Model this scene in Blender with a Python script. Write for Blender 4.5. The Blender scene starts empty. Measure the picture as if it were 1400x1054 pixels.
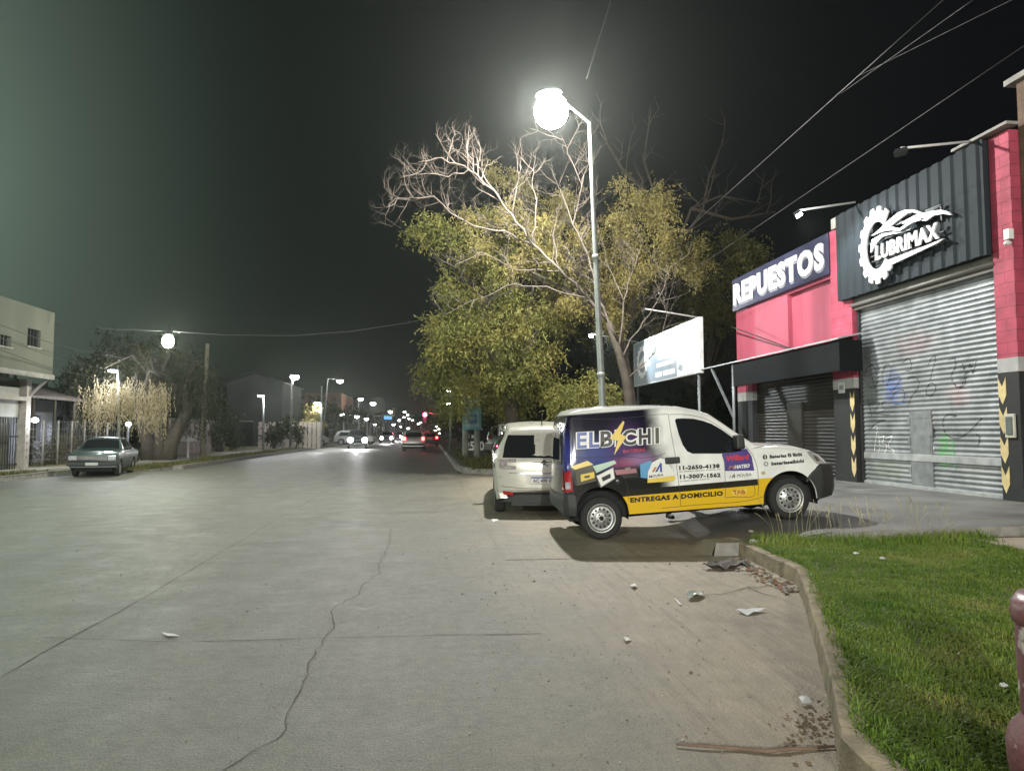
import bpy, bmesh, math, random
import numpy as np
from mathutils import Vector, Matrix
from mathutils.geometry import tessellate_polygon
R_ = math.radians
SC = bpy.context.scene
COL = SC.collection
# ------------------------------------------------------------------ camera
FPX = 1000.0; YAW = R_(6.45); PITCH = math.atan(63 / FPX); EYE = 1.5
cam_d = bpy.data.cameras.new('camera'); cam = bpy.data.objects.new('camera', cam_d); COL.objects.link(cam)
cam_d.sensor_width = 36; cam_d.sensor_fit = 'HORIZONTAL'; cam_d.lens = 36 * FPX / 1400
cam_d.clip_start = 0.05; cam_d.clip_end = 3000
cam.location = (0, 0, EYE); cam.rotation_euler = (R_(90) + PITCH, 0, -YAW)
SC.camera = cam
# ------------------------------------------------------------------ night sky (green lamp flare at the left painted into its colour)
W = bpy.data.worlds.new('World'); SC.world = W; W.use_nodes = True
wn = W.node_tree.nodes; wl = W.node_tree.links; wn.clear()
wo = wn.new('ShaderNodeOutputWorld'); bg = wn.new('ShaderNodeBackground'); bg2 = wn.new('ShaderNodeBackground')
addw = wn.new('ShaderNodeAddShader')
sky = wn.new('ShaderNodeTexSky'); sky.sky_type = 'NISHITA'; sky.sun_disc = False
sky.sun_elevation = R_(2); sky.sun_rotation = R_(200)
wl.new(sky.outputs[0], bg2.inputs[0]); bg2.inputs[1].default_value = 0.0006
tc = wn.new('ShaderNodeTexCoord'); dp = wn.new('ShaderNodeVectorMath'); dp.operation = 'DOT_PRODUCT'
dv = Vector((-0.80, 0.55, 0.22)).normalized(); dp.inputs[1].default_value = dv
wl.new(tc.outputs['Generated'], dp.inputs[0])
rp = wn.new('ShaderNodeValToRGB'); cr = rp.color_ramp
cr.interpolation = 'B_SPLINE'; cr.elements[0].position = 0.05; cr.elements[0].color = (0.0030, 0.0030, 0.0042, 1)
cr.elements[1].position = 1.0; cr.elements[1].color = (0.42, 0.56, 0.45, 1)
e = cr.elements.new(0.72); e.color = (0.0034, 0.0046, 0.0039, 1)
e = cr.elements.new(0.90); e.color = (0.032, 0.047, 0.037, 1)
wl.new(dp.outputs['Value'], rp.inputs[0]); wl.new(rp.outputs[0], bg.inputs[0]); bg.inputs[1].default_value = 1.0
wl.new(bg.outputs[0], addw.inputs[0]); wl.new(bg2.outputs[0], addw.inputs[1]); wl.new(addw.outputs[0], wo.inputs[0])
SC.view_settings.view_transform = 'Standard'; SC.view_settings.look = 'None'
SC.view_settings.exposure = 0; SC.view_settings.gamma = 1
SC.cycles.use_denoising = True
SC.cycles.max_bounces = 6; SC.cycles.diffuse_bounces = 3; SC.cycles.glossy_bounces = 3
SC.cycles.transparent_max_bounces = 12
SC.cycles.sample_clamp_indirect = 4.0; SC.cycles.sample_clamp_direct = 0
SC.cycles.use_light_tree = True
SC.cycles.volume_bounces = 0
# ------------------------------------------------------------------ tracing helpers: where a line of sight of the photograph meets a plane of the place
_F = Vector((math.sin(YAW) * math.cos(PITCH), math.cos(YAW) * math.cos(PITCH), math.sin(PITCH)))
_R = Vector((math.cos(YAW), -math.sin(YAW), 0)); _U = _R.cross(_F); _C = Vector((0, 0, EYE))
def ray(u, v): return _R * ((u - 700) / FPX) + _U * ((527 - v) / FPX) + _F
def on_z(u, v, z=0.0): d = ray(u, v); return _C + d * ((z - EYE) / d.z)
def on_x(u, v, x): d = ray(u, v); return _C + d * (x / d.x)
def on_y(u, v, y): d = ray(u, v); return _C + d * (y / d.y)
# ------------------------------------------------------------------ materials
MATS = {}
def nd(nt, t, **kw):
    n = nt.nodes.new(t)
    for k, v in kw.items():
        setattr(n, k, v)
    return n
def pm(name, c, rough=0.6, metal=0.0, var=0.12, scale=6.0, bump=0.0, bscale=80.0, c2=None, spec=0.5, coat=0.0, stretch=None, thr=(0.3, 0.7), rvar=0.1):
    """principled material whose colour wanders between two tones on a noise, with a fine bump"""
    if name in MATS: return MATS[name]
    m = bpy.data.materials.new(name); m.use_nodes = True; nt = m.node_tree; b = nt.nodes['Principled BSDF']
    t = nd(nt, 'ShaderNodeTexCoord'); n1 = nd(nt, 'ShaderNodeTexNoise'); n1.inputs['Scale'].default_value = scale; n1.inputs['Detail'].default_value = 6
    src = t.outputs['Object']
    if stretch:
        mp = nd(nt, 'ShaderNodeMapping'); mp.inputs['Scale'].default_value = stretch; nt.links.new(src, mp.inputs[0]); src = mp.outputs[0]
    nt.links.new(src, n1.inputs[0])
    rmp = nd(nt, 'ShaderNodeValToRGB')
    if c2 is None: c2 = tuple(x * (1 - 2 * var) for x in c)
    rmp.color_ramp.elements[0].position = thr[0]; rmp.color_ramp.elements[1].position = thr[1]
    rmp.color_ramp.elements[0].color = (*c2, 1); rmp.color_ramp.elements[1].color = (*c, 1)
    nt.links.new(n1.outputs[0], rmp.inputs[0]); nt.links.new(rmp.outputs[0], b.inputs['Base Color'])
    b.inputs['Metallic'].default_value = metal; b.inputs['Specular IOR Level'].default_value = spec
    if rvar:
        mr = nd(nt, 'ShaderNodeMapRange'); mr.inputs[3].default_value = max(0.02, rough - rvar); mr.inputs[4].default_value = min(1, rough + rvar)
        nt.links.new(n1.outputs[0], mr.inputs[0]); nt.links.new(mr.outputs[0], b.inputs['Roughness'])
    else: b.inputs['Roughness'].default_value = rough
    if coat: b.inputs['Coat Weight'].default_value = coat; b.inputs['Coat Roughness'].default_value = 0.08
    if bump:
        n2 = nd(nt, 'ShaderNodeTexNoise'); n2.inputs['Scale'].default_value = bscale; n2.inputs['Detail'].default_value = 4
        nt.links.new(src, n2.inputs[0]); bp = nd(nt, 'ShaderNodeBump'); bp.inputs['Strength'].default_value = bump; bp.inputs['Distance'].default_value = 0.02
        nt.links.new(n2.outputs[0], bp.inputs['Height']); nt.links.new(bp.outputs[0], b.inputs['Normal'])
    MATS[name] = m
    return m
def em(name, c, s):
    if name in MATS: return MATS[name]
    m = bpy.data.materials.new(name); m.use_nodes = True; nt = m.node_tree; b = nt.nodes['Principled BSDF']
    b.inputs['Base Color'].default_value = (0.8, 0.8, 0.8, 1); b.inputs['Emission Color'].default_value = (*c, 1); b.inputs['Emission Strength'].default_value = s
    MATS[name] = m
    return m
def glass(name, c=(0.012, 0.014, 0.016), rough=0.06):
    if name in MATS: return MATS[name]
    m = bpy.data.materials.new(name); m.use_nodes = True; b = m.node_tree.nodes['Principled BSDF']
    b.inputs['Base Color'].default_value = (*c, 1); b.inputs['Roughness'].default_value = rough; b.inputs['Specular IOR Level'].default_value = 0.55
    MATS[name] = m
    return m
# ------------------------------------------------------------------ mesh builder
class MB:
    def __init__(s): s.v = []; s.f = []; s.m = []; s.s = []
    def add(s, vs, fs, m=0, smooth=False):
        o = len(s.v); s.v.extend(tuple(p) for p in vs)
        for f in fs: s.f.append([i + o for i in f]); s.m.append(m); s.s.append(smooth)
    def box(s, a, b, m=0):
        x0, y0, z0 = a; x1, y1, z1 = b
        s.add([(x0,y0,z0),(x1,y0,z0),(x1,y1,z0),(x0,y1,z0),(x0,y0,z1),(x1,y0,z1),(x1,y1,z1),(x0,y1,z1)],
              [(0,3,2,1),(4,5,6,7),(0,1,5,4),(1,2,6,5),(2,3,7,6),(3,0,4,7)], m)
    def bbox(s, a, b, r=0.01, m=0):
        """box with chamfered edges"""
        bm = bmesh.new(); bmesh.ops.create_cube(bm, size=1)
        for v in bm.verts: v.co = Vector([(a[i] + b[i]) / 2 + v.co[i] * (b[i] - a[i]) for i in range(3)])
        bmesh.ops.bevel(bm, geom=bm.edges[:], offset=r, segments=2, affect='EDGES', profile=0.6)
        bm.verts.index_update(); s.add([v.co[:] for v in bm.verts], [[v.index for v in f.verts] for f in bm.faces], m); bm.free()
    def bar(s, p, q, w, h, m=0, up=(0, 0, 1)):
        p = Vector(p); q = Vector(q); d = (q - p).normalized(); a = d.cross(Vector(up))
        if a.length < 1e-4: a = d.cross(Vector((1, 0, 0)))
        a.normalize(); b = a.cross(d); a *= w / 2; b *= h / 2
        s.add([p-a-b, p+a-b, p+a+b, p-a+b, q-a-b, q+a-b, q+a+b, q-a+b], [(0,1,2,3),(7,6,5,4),(0,4,5,1),(1,5,6,2),(2,6,7,3),(3,7,4,0)], m)
    def tube(s, path, r, n=8, m=0, smooth=True, cap=True):
        P = [Vector(p) for p in path]; k = len(P)
        if not hasattr(r, '__len__'): r = [r] * k
        t0 = (P[1] - P[0]).normalized(); a = t0.cross(Vector((0, 0, 1)))
        if a.length < 1e-3: a = t0.cross(Vector((1, 0, 0)))
        a.normalize(); vs = []; fs = []
        for i in range(k):
            t = (P[min(i+1, k-1)] - P[max(i-1, 0)])
            t = t.normalized() if t.length > 1e-9 else t0
            a = a - t * a.dot(t)
            if a.length < 1e-6: a = t.orthogonal()
            a.normalize(); b = t.cross(a)
            for j in range(n):
                w = 2 * math.pi * j / n; vs.append(P[i] + (a * math.cos(w) + b * math.sin(w)) * r[i])
        for i in range(k - 1):
            for j in range(n):
                j2 = (j + 1) % n; fs.append((i*n+j, i*n+j2, (i+1)*n+j2, (i+1)*n+j))
        if cap: fs.append(tuple(range(n - 1, -1, -1))); fs.append(tuple((k-1)*n + j for j in range(n)))
        s.add(vs, fs, m, smooth)
    def lathe(s, prof, c=(0, 0, 0), n=24, m=0, ax='z', smooth=True, sc=(1, 1)):
        vs = []; fs = []; k = len(prof)
        for (r, h) in prof:
            for j in range(n):
                w = 2 * math.pi * j / n; x, y = r * math.cos(w) * sc[0], r * math.sin(w) * sc[1]
                p = (x, y, h) if ax == 'z' else ((x, h, y) if ax == 'y' else (h, x, y))
                vs.append((c[0]+p[0], c[1]+p[1], c[2]+p[2]))
        for i in range(k - 1):
            for j in range(n):
                j2 = (j + 1) % n; fs.append((i*n+j, i*n+j2, (i+1)*n+j2, (i+1)*n+j))
        s.add(vs, fs, m, smooth)
    def prism(s, poly, fn, d0, d1, m=0, ms=None):
        """poly: 2-D outline; fn(a, b, d) -> point; extruded from depth d0 (back) to d1 (front)"""
        n = len(poly); tri = tessellate_polygon([[Vector((p[0], p[1], 0)) for p in poly]])
        A = [fn(p[0], p[1], d1) for p in poly]; B = [fn(p[0], p[1], d0) for p in poly]
        s.add(A, [tuple(t) for t in tri], m)
        s.add(A + B, [(i, (i+1) % n, n + (i+1) % n, n + i) for i in range(n)], m if ms is None else ms)
        s.add(B, [tuple(reversed(t)) for t in tri], m)
    def mesh(s, mt, name='m'):
        me = bpy.data.meshes.new(name); me.from_pydata(s.v, [], s.f)
        for x in (mt if isinstance(mt, (list, tuple)) else [mt]): me.materials.append(x)
        me.polygons.foreach_set('material_index', s.m); me.polygons.foreach_set('use_smooth', s.s)
        return me
    def build(s, name, mt, parent=None, rel=False):
        """rel: vertices are world points, moved into the parent's frame (parents used so are never rotated)"""
        if rel and parent is not None:
            o = parent
            L = Vector((0, 0, 0))
            while o is not None: L += Vector(o.location); o = o.parent
            s.v = [(p[0]-L[0], p[1]-L[1], p[2]-L[2]) for p in s.v]
        me = s.mesh(mt, name); o = bpy.data.objects.new(name, me); COL.objects.link(o)
        bm = bmesh.new(); bm.from_mesh(me); bmesh.ops.recalc_face_normals(bm, faces=bm.faces); bm.to_mesh(me); bm.free()
        if parent is not None: o.parent = parent
        return o
def tag(o, label=None, cat=None, group=None, kind=None):
    if label: o['label'] = label
    if cat: o['category'] = cat
    if group: o['group'] = group
    if kind: o['kind'] = kind
    return o
def thing(name, label, cat, loc=(0, 0, 0), rz=0.0, group=None):
    o = bpy.data.objects.new(name, None); COL.objects.link(o); o.location = loc; o.rotation_euler = (0, 0, rz); o.empty_display_size = 0.2
    return tag(o, label, cat, group)
def copy_tree(o, parent=None):
    c = o.copy(); COL.objects.link(c)
    if parent is not None: c.parent = parent
    for ch in [x for x in KIDS.get(o, [])] or list(o.children): copy_tree(ch, c)
    return c
KIDS = {}
def lamp(name, loc, power, color, parent=None, kind='POINT', radius=0.15, rot=None, size=R_(150), blend=0.6):
    d = bpy.data.lights.new(name, kind); d.energy = power; d.color = color; d.shadow_soft_size = radius
    if kind == 'SPOT': d.spot_size = size; d.spot_blend = blend
    o = bpy.data.objects.new(name, d); COL.objects.link(o); o.location = loc
    if rot: o.rotation_euler = rot
    if parent is not None:
        o.parent = parent; o.location = Vector(loc) - Vector(parent.location)
    return o
def text_mesh(txt, bold=0.0, extrude=0.0, spacing=1.0, shear=0.0, res=3):
    """triangulated glyphs of a line of writing in a unit box: returns verts scaled so that width=1 and cap height=1 (x, y, z), faces"""
    c = bpy.data.curves.new('t', 'FONT'); c.body = txt; c.offset = bold; c.extrude = extrude; c.space_character = spacing; c.shear = shear; c.resolution_u = res
    o = bpy.data.objects.new('t', c); COL.objects.link(o); dg = bpy.context.evaluated_depsgraph_get(); dg.update()
    me = bpy.data.meshes.new_from_object(o.evaluated_get(dg)); vs = np.array([v.co[:] for v in me.vertices]); fs = [tuple(p.vertices) for p in me.polygons]
    bpy.data.objects.remove(o); bpy.data.curves.remove(c); bpy.data.meshes.remove(me)
    lo = vs.min(0); hi = vs.max(0)
    vs[:, 0] = (vs[:, 0] - lo[0]) / (hi[0] - lo[0]); vs[:, 1] = (vs[:, 1] - lo[1]) / (hi[1] - lo[1])
    return vs, fs
def cut_map(vs2, fs, fn, step=0.06):
    """flat shape (2-D verts, faces) cut on a grid of the given step and laid on a curved surface by fn(a, b)"""
    bm = bmesh.new(); V = [bm.verts.new((p[0], p[1], 0)) for p in vs2]
    for f in fs:
        try: bm.faces.new([V[i] for i in f])
        except ValueError: pass
    a = np.array(vs2)[:, :2]; lo = a.min(0); hi = a.max(0)
    for ax in (0, 1):
        k = math.floor(lo[ax] / step) + 1
        while k * step < hi[ax]:
            co = [0, 0, 0]; no = [0, 0, 0]; co[ax] = k * step; no[ax] = 1
            bmesh.ops.bisect_plane(bm, geom=bm.verts[:] + bm.edges[:] + bm.faces[:], plane_co=co, plane_no=no); k += 1
    bm.verts.index_update()
    out = [fn(v.co.x, v.co.y) for v in bm.verts]; ff = [[v.index for v in f.verts] for f in bm.faces]; bm.free()
    return out, ff
def poly_tris(poly): return [tuple(t) for t in tessellate_polygon([[Vector((p[0], p[1], 0)) for p in poly]])]
def quadmap(bl, br, tl):
    """unit square -> 2-D by three corners"""
    bl = np.array(bl); br = np.array(br); tl = np.array(tl)
    return lambda a, b: tuple(bl + (br - bl) * a + (tl - bl) * b)
def smooth(x, a, b):
    t = min(1, max(0, (x - a) / (b - a))); return t * t * (3 - 2 * t)
def grid_mesh(xs, ys, zf):
    mb = MB(); vs = [(x, y, zf(x, y)) for y in ys for x in xs]; n = len(xs)
    mb.add(vs, [(j*n+i, j*n+i+1, (j+1)*n+i+1, (j+1)*n+i) for j in range(len(ys)-1) for i in range(n-1)], 0, True)
    return mb
# ================================================================== lit street lamps: heads, arms and their own light
M_pole = pm('painted_pole', (0.30, 0.33, 0.31), 0.5, 0.3, 0.2, 3, 0.1, 60)
M_dark = pm('dark_metal', (0.035, 0.037, 0.04), 0.5, 0.3, 0.2, 8)
M_hous = pm('grey_housing', (.32, .33, .33), .5, .2)
M_lensw = em('led_lens', (0.92, 0.96, 1.0), 30.0)
def head_mesh(s=1.0, deep=1.0):
    """street lamp head: shallow housing over a globe swollen to the size of its glare"""
    h = MB(); h.lathe([(.001, .10), (.08, .09), (.15, .05), (.19, -.02), (.17, -.03), (.001, -.03)], n=20, sc=(1.2 * s, s)); l = MB(); rr = .285 * s
    l.lathe([(.001, -.02 * s)] + [(rr * math.sin(math.pi * k / 14), -.02 * s - rr * deep * (1 - math.cos(math.pi * k / 14))) for k in range(1, 14)] + [(.001, -.02 * s - 2 * rr * deep)], n=24)
    return h, l
def frosted(name, c, st):
    """frosted lamp glass: glows and lets about half of the light inside pass"""
    m = bpy.data.materials.new(name); m.use_nodes = True; nt = m.node_tree; o = nt.nodes['Material Output']; nt.nodes.remove(nt.nodes['Principled BSDF'])
    e = nd(nt, 'ShaderNodeEmission'); e.inputs[0].default_value = (*c, 1); e.inputs[1].default_value = st; t = nd(nt, 'ShaderNodeBsdfTransparent'); x = nd(nt, 'ShaderNodeMixShader'); x.inputs[0].default_value = .5; nt.links.new(e.outputs[0], x.inputs[1]); nt.links.new(t.outputs[0], x.inputs[2]); nt.links.new(x.outputs[0], o.inputs[0]); return m
M_lens = frosted('glare_globe', (1.0, .98, .94), 60.0); M_lensg = frosted('glare_globe_greenish', (.93, 1.0, .86), 45.0)  # globes larger than real lamp heads, standing in for glare
def street_lamp(label, base, top, head, power, color, lens, group='street lamps along the avenue', r0=.09, r1=.05, s=1.0, light=True, radius=.18, deep=1.0, name='street_lamp'):
    base = Vector(base); top = Vector(top); head = Vector(head)
    t = thing(name, label, 'street lamp', base, 0, group)
    p = MB(); pts = [base.lerp(top, k / 6) for k in range(7)]
    p.tube(pts, [r0 + (r1 - r0) * k / 6 for k in range(7)], 12, 0)
    for k in (.0, .30, .62): q = base.lerp(top, k); p.tube([q, q + (top - base).normalized() * .12], (r0 + (r1 - r0) * k) * 1.25, 12, 0)
    p.build('pole', M_pole, t, True)
    a = MB(); mid = top.lerp(head, .5) + Vector((0, 0, .06)); a.tube([top - Vector((0, 0, .25)), top, mid, head + Vector((0, 0, .08))], [r1 * .9, r1 * .8, r1 * .6, r1 * .5], 8); a.build('arm', M_pole, t, True)
    h, l = head_mesh(s, deep)
    for b, nm, mm in ((h, 'housing', M_hous), (l, 'lens', lens)):
        o = b.build(nm, mm, t); o.location = head - base; o.rotation_euler = (0, R_(-8), 0)
    if light: lamp('lamp_light', head - Vector((0, 0, .02 * s + .285 * s * deep)), power * 2, color, t, radius=radius)
    return t
MAIN_Y = 17.4
pb = on_z(835, 668, .16); mt_ = on_y(806, 168, MAIN_Y); mh = on_y(750, 128, MAIN_Y)
street_lamp('tall leaning street lamp with a dazzling head beside the bare tree, behind the van', (pb.x, MAIN_Y, .1), mt_, mh, 7400, (1.0, .97, .92), M_lens, r0=.10, r1=.045, s=1.5, deep=1.0, radius=.14)
street_lamp('lit street lamp on the left kerb before the concrete shop', (-11.6, 15.2, .1), (-11.5, 15.2, 7.0), (-10.3, 15.2, 7.15), 1500, (.74, 1.0, .80), M_lensg)
street_lamp('lit street lamp on the right kerb behind the grass corner', (2.6, -22.0, .1), (2.5, -22.0, 8.0), (-.2, -22.0, 8.2), 23000, (1.0, .98, .90), M_lens, radius=.26)
street_lamp('added unseen street lamp on the left kerb behind the camera, softening shadows', (-11.6, -20.0, .1), (-11.5, -20.0, 8.0), (-9.0, -20.0, 8.2), 19000, (1.0, .985, .88), M_lens, radius=.26)  # added lamp behind the camera, shares the fill so shadows stay soft
# ================================================================== ground, road, driveway, verge
def street_material(name, base, dust, drive=False):
    m = bpy.data.materials.new(name); m.use_nodes = True; nt = m.node_tree; L = nt.links.new; b = nt.nodes['Principled BSDF']
    t = nd(nt, 'ShaderNodeTexCoord'); O = t.outputs['Object']
    def noise(sc, det=5, st=None, ro=.55):
        n = nd(nt, 'ShaderNodeTexNoise'); n.inputs['Scale'].default_value = sc; n.inputs['Detail'].default_value = det; n.inputs['Roughness'].default_value = ro
        if st: mp = nd(nt, 'ShaderNodeMapping'); mp.inputs['Scale'].default_value = st; L(O, mp.inputs[0]); L(mp.outputs[0], n.inputs[0])
        else: L(O, n.inputs[0])
        return n.outputs[0]
    def ramp(x, a, b_, c0=(0,0,0), c1=(1,1,1)):
        r = nd(nt, 'ShaderNodeValToRGB'); r.color_ramp.elements[0].position = a; r.color_ramp.elements[1].position = b_
        r.color_ramp.elements[0].color = (*c0, 1); r.color_ramp.elements[1].color = (*c1, 1); L(x, r.inputs[0]); return r.outputs[0]
    def mix(f, a, b_, mode='MIX'):
        x = nd(nt, 'ShaderNodeMixRGB', blend_type=mode)
        for i, v in enumerate((f, a, b_)):
            if isinstance(v, (int, float)): x.inputs[i].default_value = v
            elif isinstance(v, tuple): x.inputs[i].default_value = (*v, 1)
            else: L(v, x.inputs[i])
        return x.outputs[0]
    def mth(op, a, b_=None):
        x = nd(nt, 'ShaderNodeMath', operation=op)
        for i, v in enumerate((a, b_)):
            if v is None: continue
            if isinstance(v, (int, float)): x.inputs[i].default_value = v
            else: L(v, x.inputs[i])
        return x.outputs[0]
    sx = nd(nt, 'ShaderNodeSeparateXYZ'); L(O, sx.inputs[0]); X, Y = sx.outputs[0], sx.outputs[1]
    big = noise(.35, 6); mid = noise(2.2, 6); fine = noise(95, 3); grit = noise(38, 4, None, .7)
    c = mix(ramp(big, .35, .7), tuple(x * .80 for x in base), base)
    c = mix(mth('MULTIPLY', ramp(mid, .42, .75), .5), c, tuple(x * 1.28 for x in base)); c = mix(.8, c, ramp(noise(11, 6, None, .68), .34, .68, (.70,)*3, (1.2, 1.19, 1.15)), 'MULTIPLY')
    lane = noise(.55, 3, (1.0, .03, 1)); c = mix(mth('MULTIPLY', ramp(lane, .48, .62), .5), c, tuple(x * .72 for x in base))
    streak = noise(1.4, 4, (6.0, .25, 1)); c = mix(mth('MULTIPLY', ramp(streak, .5, .8), .30), c, tuple(x * .66 for x in base))
    c = mix(.85, c, ramp(fine, .36, .68, (.50, .50, .50), (1.34, 1.34, 1.32)), 'MULTIPLY')
    c = mix(ramp(grit, .60, .72), c, mix(.5, c, (.10, .095, .085)))
    # sand swept to the right-hand lane and the foot of the kerb
    w = mth('ADD', X, mth('MULTIPLY', mth('SUBTRACT', noise(.8, 5), .5), 2.6))
    dm = nd(nt, 'ShaderNodeMapRange', interpolation_type='SMOOTHSTEP'); dm.inputs[1].default_value = .1; dm.inputs[2].default_value = 2.3; L(w, dm.inputs[0])
    sand = mix(ramp(noise(7, 7, (2.0, .45, 1)), .38, .66), tuple(x * .72 for x in dust), dust)
    sand = mix(.7, sand, ramp(noise(130, 3), .35, .7, (.66, .64, .6), (1.2, 1.2, 1.2)), 'MULTIPLY')
    trk = noise(1.0, 3, (15, .32, 1)); sand = mix(mth('MULTIPLY', ramp(trk, .53, .62), .34), sand, tuple(x * .62 for x in dust)); sand = mix(mth('MULTIPLY', ramp(trk, .44, .36), .3), sand, tuple(min(1, x * 1.22) for x in dust))
    c = mix(mth('MULTIPLY', dm.outputs[0], ramp(noise(3.5, 6), .2, .55, (.5,)*3, (.95,)*3)), c, sand)
    # patches of brown soil
    c = mix(mth('MULTIPLY', ramp(noise(.9, 7, None, .65), .58, .70), mth('MULTIPLY', dm.outputs[0], .55)), c, (.17, .135, .085))
    # oil and old stains
    c = mix(mth('MULTIPLY', ramp(noise(.55, 5, None, .6), .55, .70), .42), c, tuple(x * .55 for x in base))
    if drive:
        g = nd(nt, 'ShaderNodeMapRange', interpolation_type='SMOOTHSTEP'); g.inputs[1].default_value = 3.3; g.inputs[2].default_value = 4.4
        L(mth('ADD', X, mth('MULTIPLY', mth('SUBTRACT', noise(2.5, 5), .5), 1.4)), g.inputs[0])
        conc = mix(ramp(noise(1.1, 6), .35, .65), (.095, .095, .092), (.20, .20, .19))
        conc = mix(.7, conc, ramp(fine, .35, .7, (.7,)*3, (1.15,)*3), 'MULTIPLY')
        c = mix(g.outputs[0], c, conc)
    L(c, b.inputs['Base Color'])
    L(ramp(mid, .3, .75, (.42,)*3, (.64,)*3), b.inputs['Roughness']); b.inputs['Specular IOR Level'].default_value = .5
    h = mth('ADD', mth('MULTIPLY', fine, .5), mth('MULTIPLY', grit, 1.0))
    bp = nd(nt, 'ShaderNodeBump'); bp.inputs['Strength'].default_value = .8; bp.inputs['Distance'].default_value = .02; L(h, bp.inputs['Height'])
    bp2 = nd(nt, 'ShaderNodeBump'); bp2.inputs['Strength'].default_value = .3; bp2.inputs['Distance'].default_value = .05; L(mth('ADD', noise(4.5, 5), mth('MULTIPLY', mth('MULTIPLY', noise(6, 4, (3.2, .22, 1)), dm.outputs[0]), .45)), bp2.inputs['Height']); L(bp.outputs[0], bp2.inputs['Normal'])
    L(bp2.outputs[0], b.inputs['Normal'])
    return m
M_soil = pm('soil', (0.10, 0.085, 0.055), 0.95, 0, .25, 1.5, .5, 30)
g = MB(); g.add([(-248, -28, -.03), (248, -28, -.03), (248, 398, -.03), (-248, 398, -.03)], [(0, 1, 2, 3)]); tag(g.build('ground', M_soil), kind='structure')
ROADC = (.176, .179, .152); DUST = (.315, .268, .190)
M_road = street_material('road_concrete', ROADC, DUST)
xs = [-12.6, -9, -6, -3, 0, 2, 4, 6, 9.7]; ys = [-27, -10, 0, 5, 10, 15, 20, 26.5]
tag(grid_mesh(xs, ys, lambda x, y: 0).build('road', M_road), kind='structure')
far = MB(); far.add([(-9.7, 26.5, 0), (1.05, 26.5, 0), (1.05, 396, 0), (-9.7, 396, 0), (-12.6, 26.5, 0), (-9.7, 30.5, 0)], [(0, 1, 2, 3), (4, 0, 5)]); tag(far.build('road_ahead', M_road), kind='structure')
def terrain(x, y):
    z1 = .255 * smooth(x, 3.5, 5.0) + .085 * smooth(x, 5.0, 9.6)
    z2 = .20 * smooth(y, 14.5, 16.3) * smooth(x, .95, 1.5) * (1 - .999 * smooth(y, 20, 24.5) * (1 - smooth(x, 3, 4.5)))
    z3 = .15 * smooth(x, 3.40, 3.46) * (1 - smooth(y, 8.95, 9.5)) if x > 3.4 else 0
    return max(z1, z2, z3)
M_drive = street_material('driveway_concrete', ROADC, DUST, True)
xs = sorted(set([.9 + .2 * k for k in range(46)] + [3.40, 3.46, 3.52] + [9.74])); ys = [8.62 + .18 * k for k in range(100)]
tag(grid_mesh(xs, ys, lambda x, y: terrain(x, y) + .005).build('driveway', M_drive), kind='structure')
sk = MB(); sk.add([(3.43, 8.62, -.01), (9.74, 8.62, -.01), (9.74, 8.62, .345), (5.0, 8.62, .26), (4.2, 8.62, .155), (3.46, 8.62, .155)], [(0, 1, 2, 3, 4, 5)])
M_kerb = pm('kerb_concrete', (.36, .30, .20), .85, 0, .30, 5, .5, 45)
M_kerbg = pm('kerb_stone', (.30, .29, .26), .85, 0, .25, 6, .5, 45)
tag(sk.build('driveway_edge', M_kerbg), kind='structure')
# kerb round the grass corner
foot = [(1.15, -8), (1.45, -2), (1.62, 1.5)] + [tuple(on_z(u, v, 0)[:2]) for u, v in ((1147, 1054), (1142, 1010), (1128, 938), (1110, 868), (1098, 825), (1088, 798), (1062, 785), (1032, 770), (1002, 756))] + [(3.72, 9.05)]
def resample(P, step):
    out = [P[0]]
    for a, b in zip(P, P[1:]):
        n = max(1, int(math.dist(a, b) / step)); out += [(a[0] + (b[0]-a[0]) * k / n, a[1] + (b[1]-a[1]) * k / n) for k in range(1, n + 1)]
    return out
rk = random.Random(5)
F = resample(foot, .12); sec = [(0, -.02), (.008, .08), (.014, .146), (.028, .156), (.13, .156), (.15, .12)]
kv = []
for i, p in enumerate(F):
    a = F[max(0, i - 2)]; b = F[min(len(F) - 1, i + 2)]; d = Vector((b[0]-a[0], b[1]-a[1])).normalized(); nrm = Vector((d.y, -d.x)); j = rk.uniform(-.006, .006)
    for (o, z) in sec: kv.append((p[0] + nrm.x * (o + j), p[1] + nrm.y * (o + j), z + (rk.uniform(-.006, .006) if z > .1 else 0)))
n = len(sec); kb = MB(); kb.add(kv, [(i*n+k, (i+1)*n+k, (i+1)*n+k+1, i*n+k+1) for i in range(len(F)-1) for k in range(n-1)], 0, False)
tag(kb.build('kerb', M_kerb), kind='structure')
KIN = [(p[0] + .13, p[1]) for p in F]
GRASS = [p for p in KIN if p[1] > -2.2 and p[1] < 8.75] + [(3.9, 8.72), (5.0, 9.0), (6.4, 9.25), (7.4, 8.75), (8.3, 8.25), (11.0, 7.4), (11.0, -2.2)]
def in_poly(x, y, P):
    c = False; j = len(P) - 1
    for i in range(len(P)):
        if (P[i][1] > y) != (P[j][1] > y) and x < (P[j][0] - P[i][0]) * (y - P[i][1]) / (P[j][1] - P[i][1]) + P[i][0]: c = not c
        j = i
    return c
def gz_(x, y): return .142 + .018 * math.sin(2.1 * x + .7 * y) * math.sin(1.3 * y - .5 * x)
vb = MB(); vs, fs = cut_map([(p[0], p[1]) for p in GRASS], poly_tris(GRASS), lambda a, b: (a, b, gz_(a, b)), .35); vb.add(vs, fs, 0, True)
M_verge = pm('verge_soil', (.085, .080, .038), .95, 0, .25, 4, .5, 40, c2=(.045, .060, .018)); tag(vb.build('verge', M_verge), kind='structure')
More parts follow.
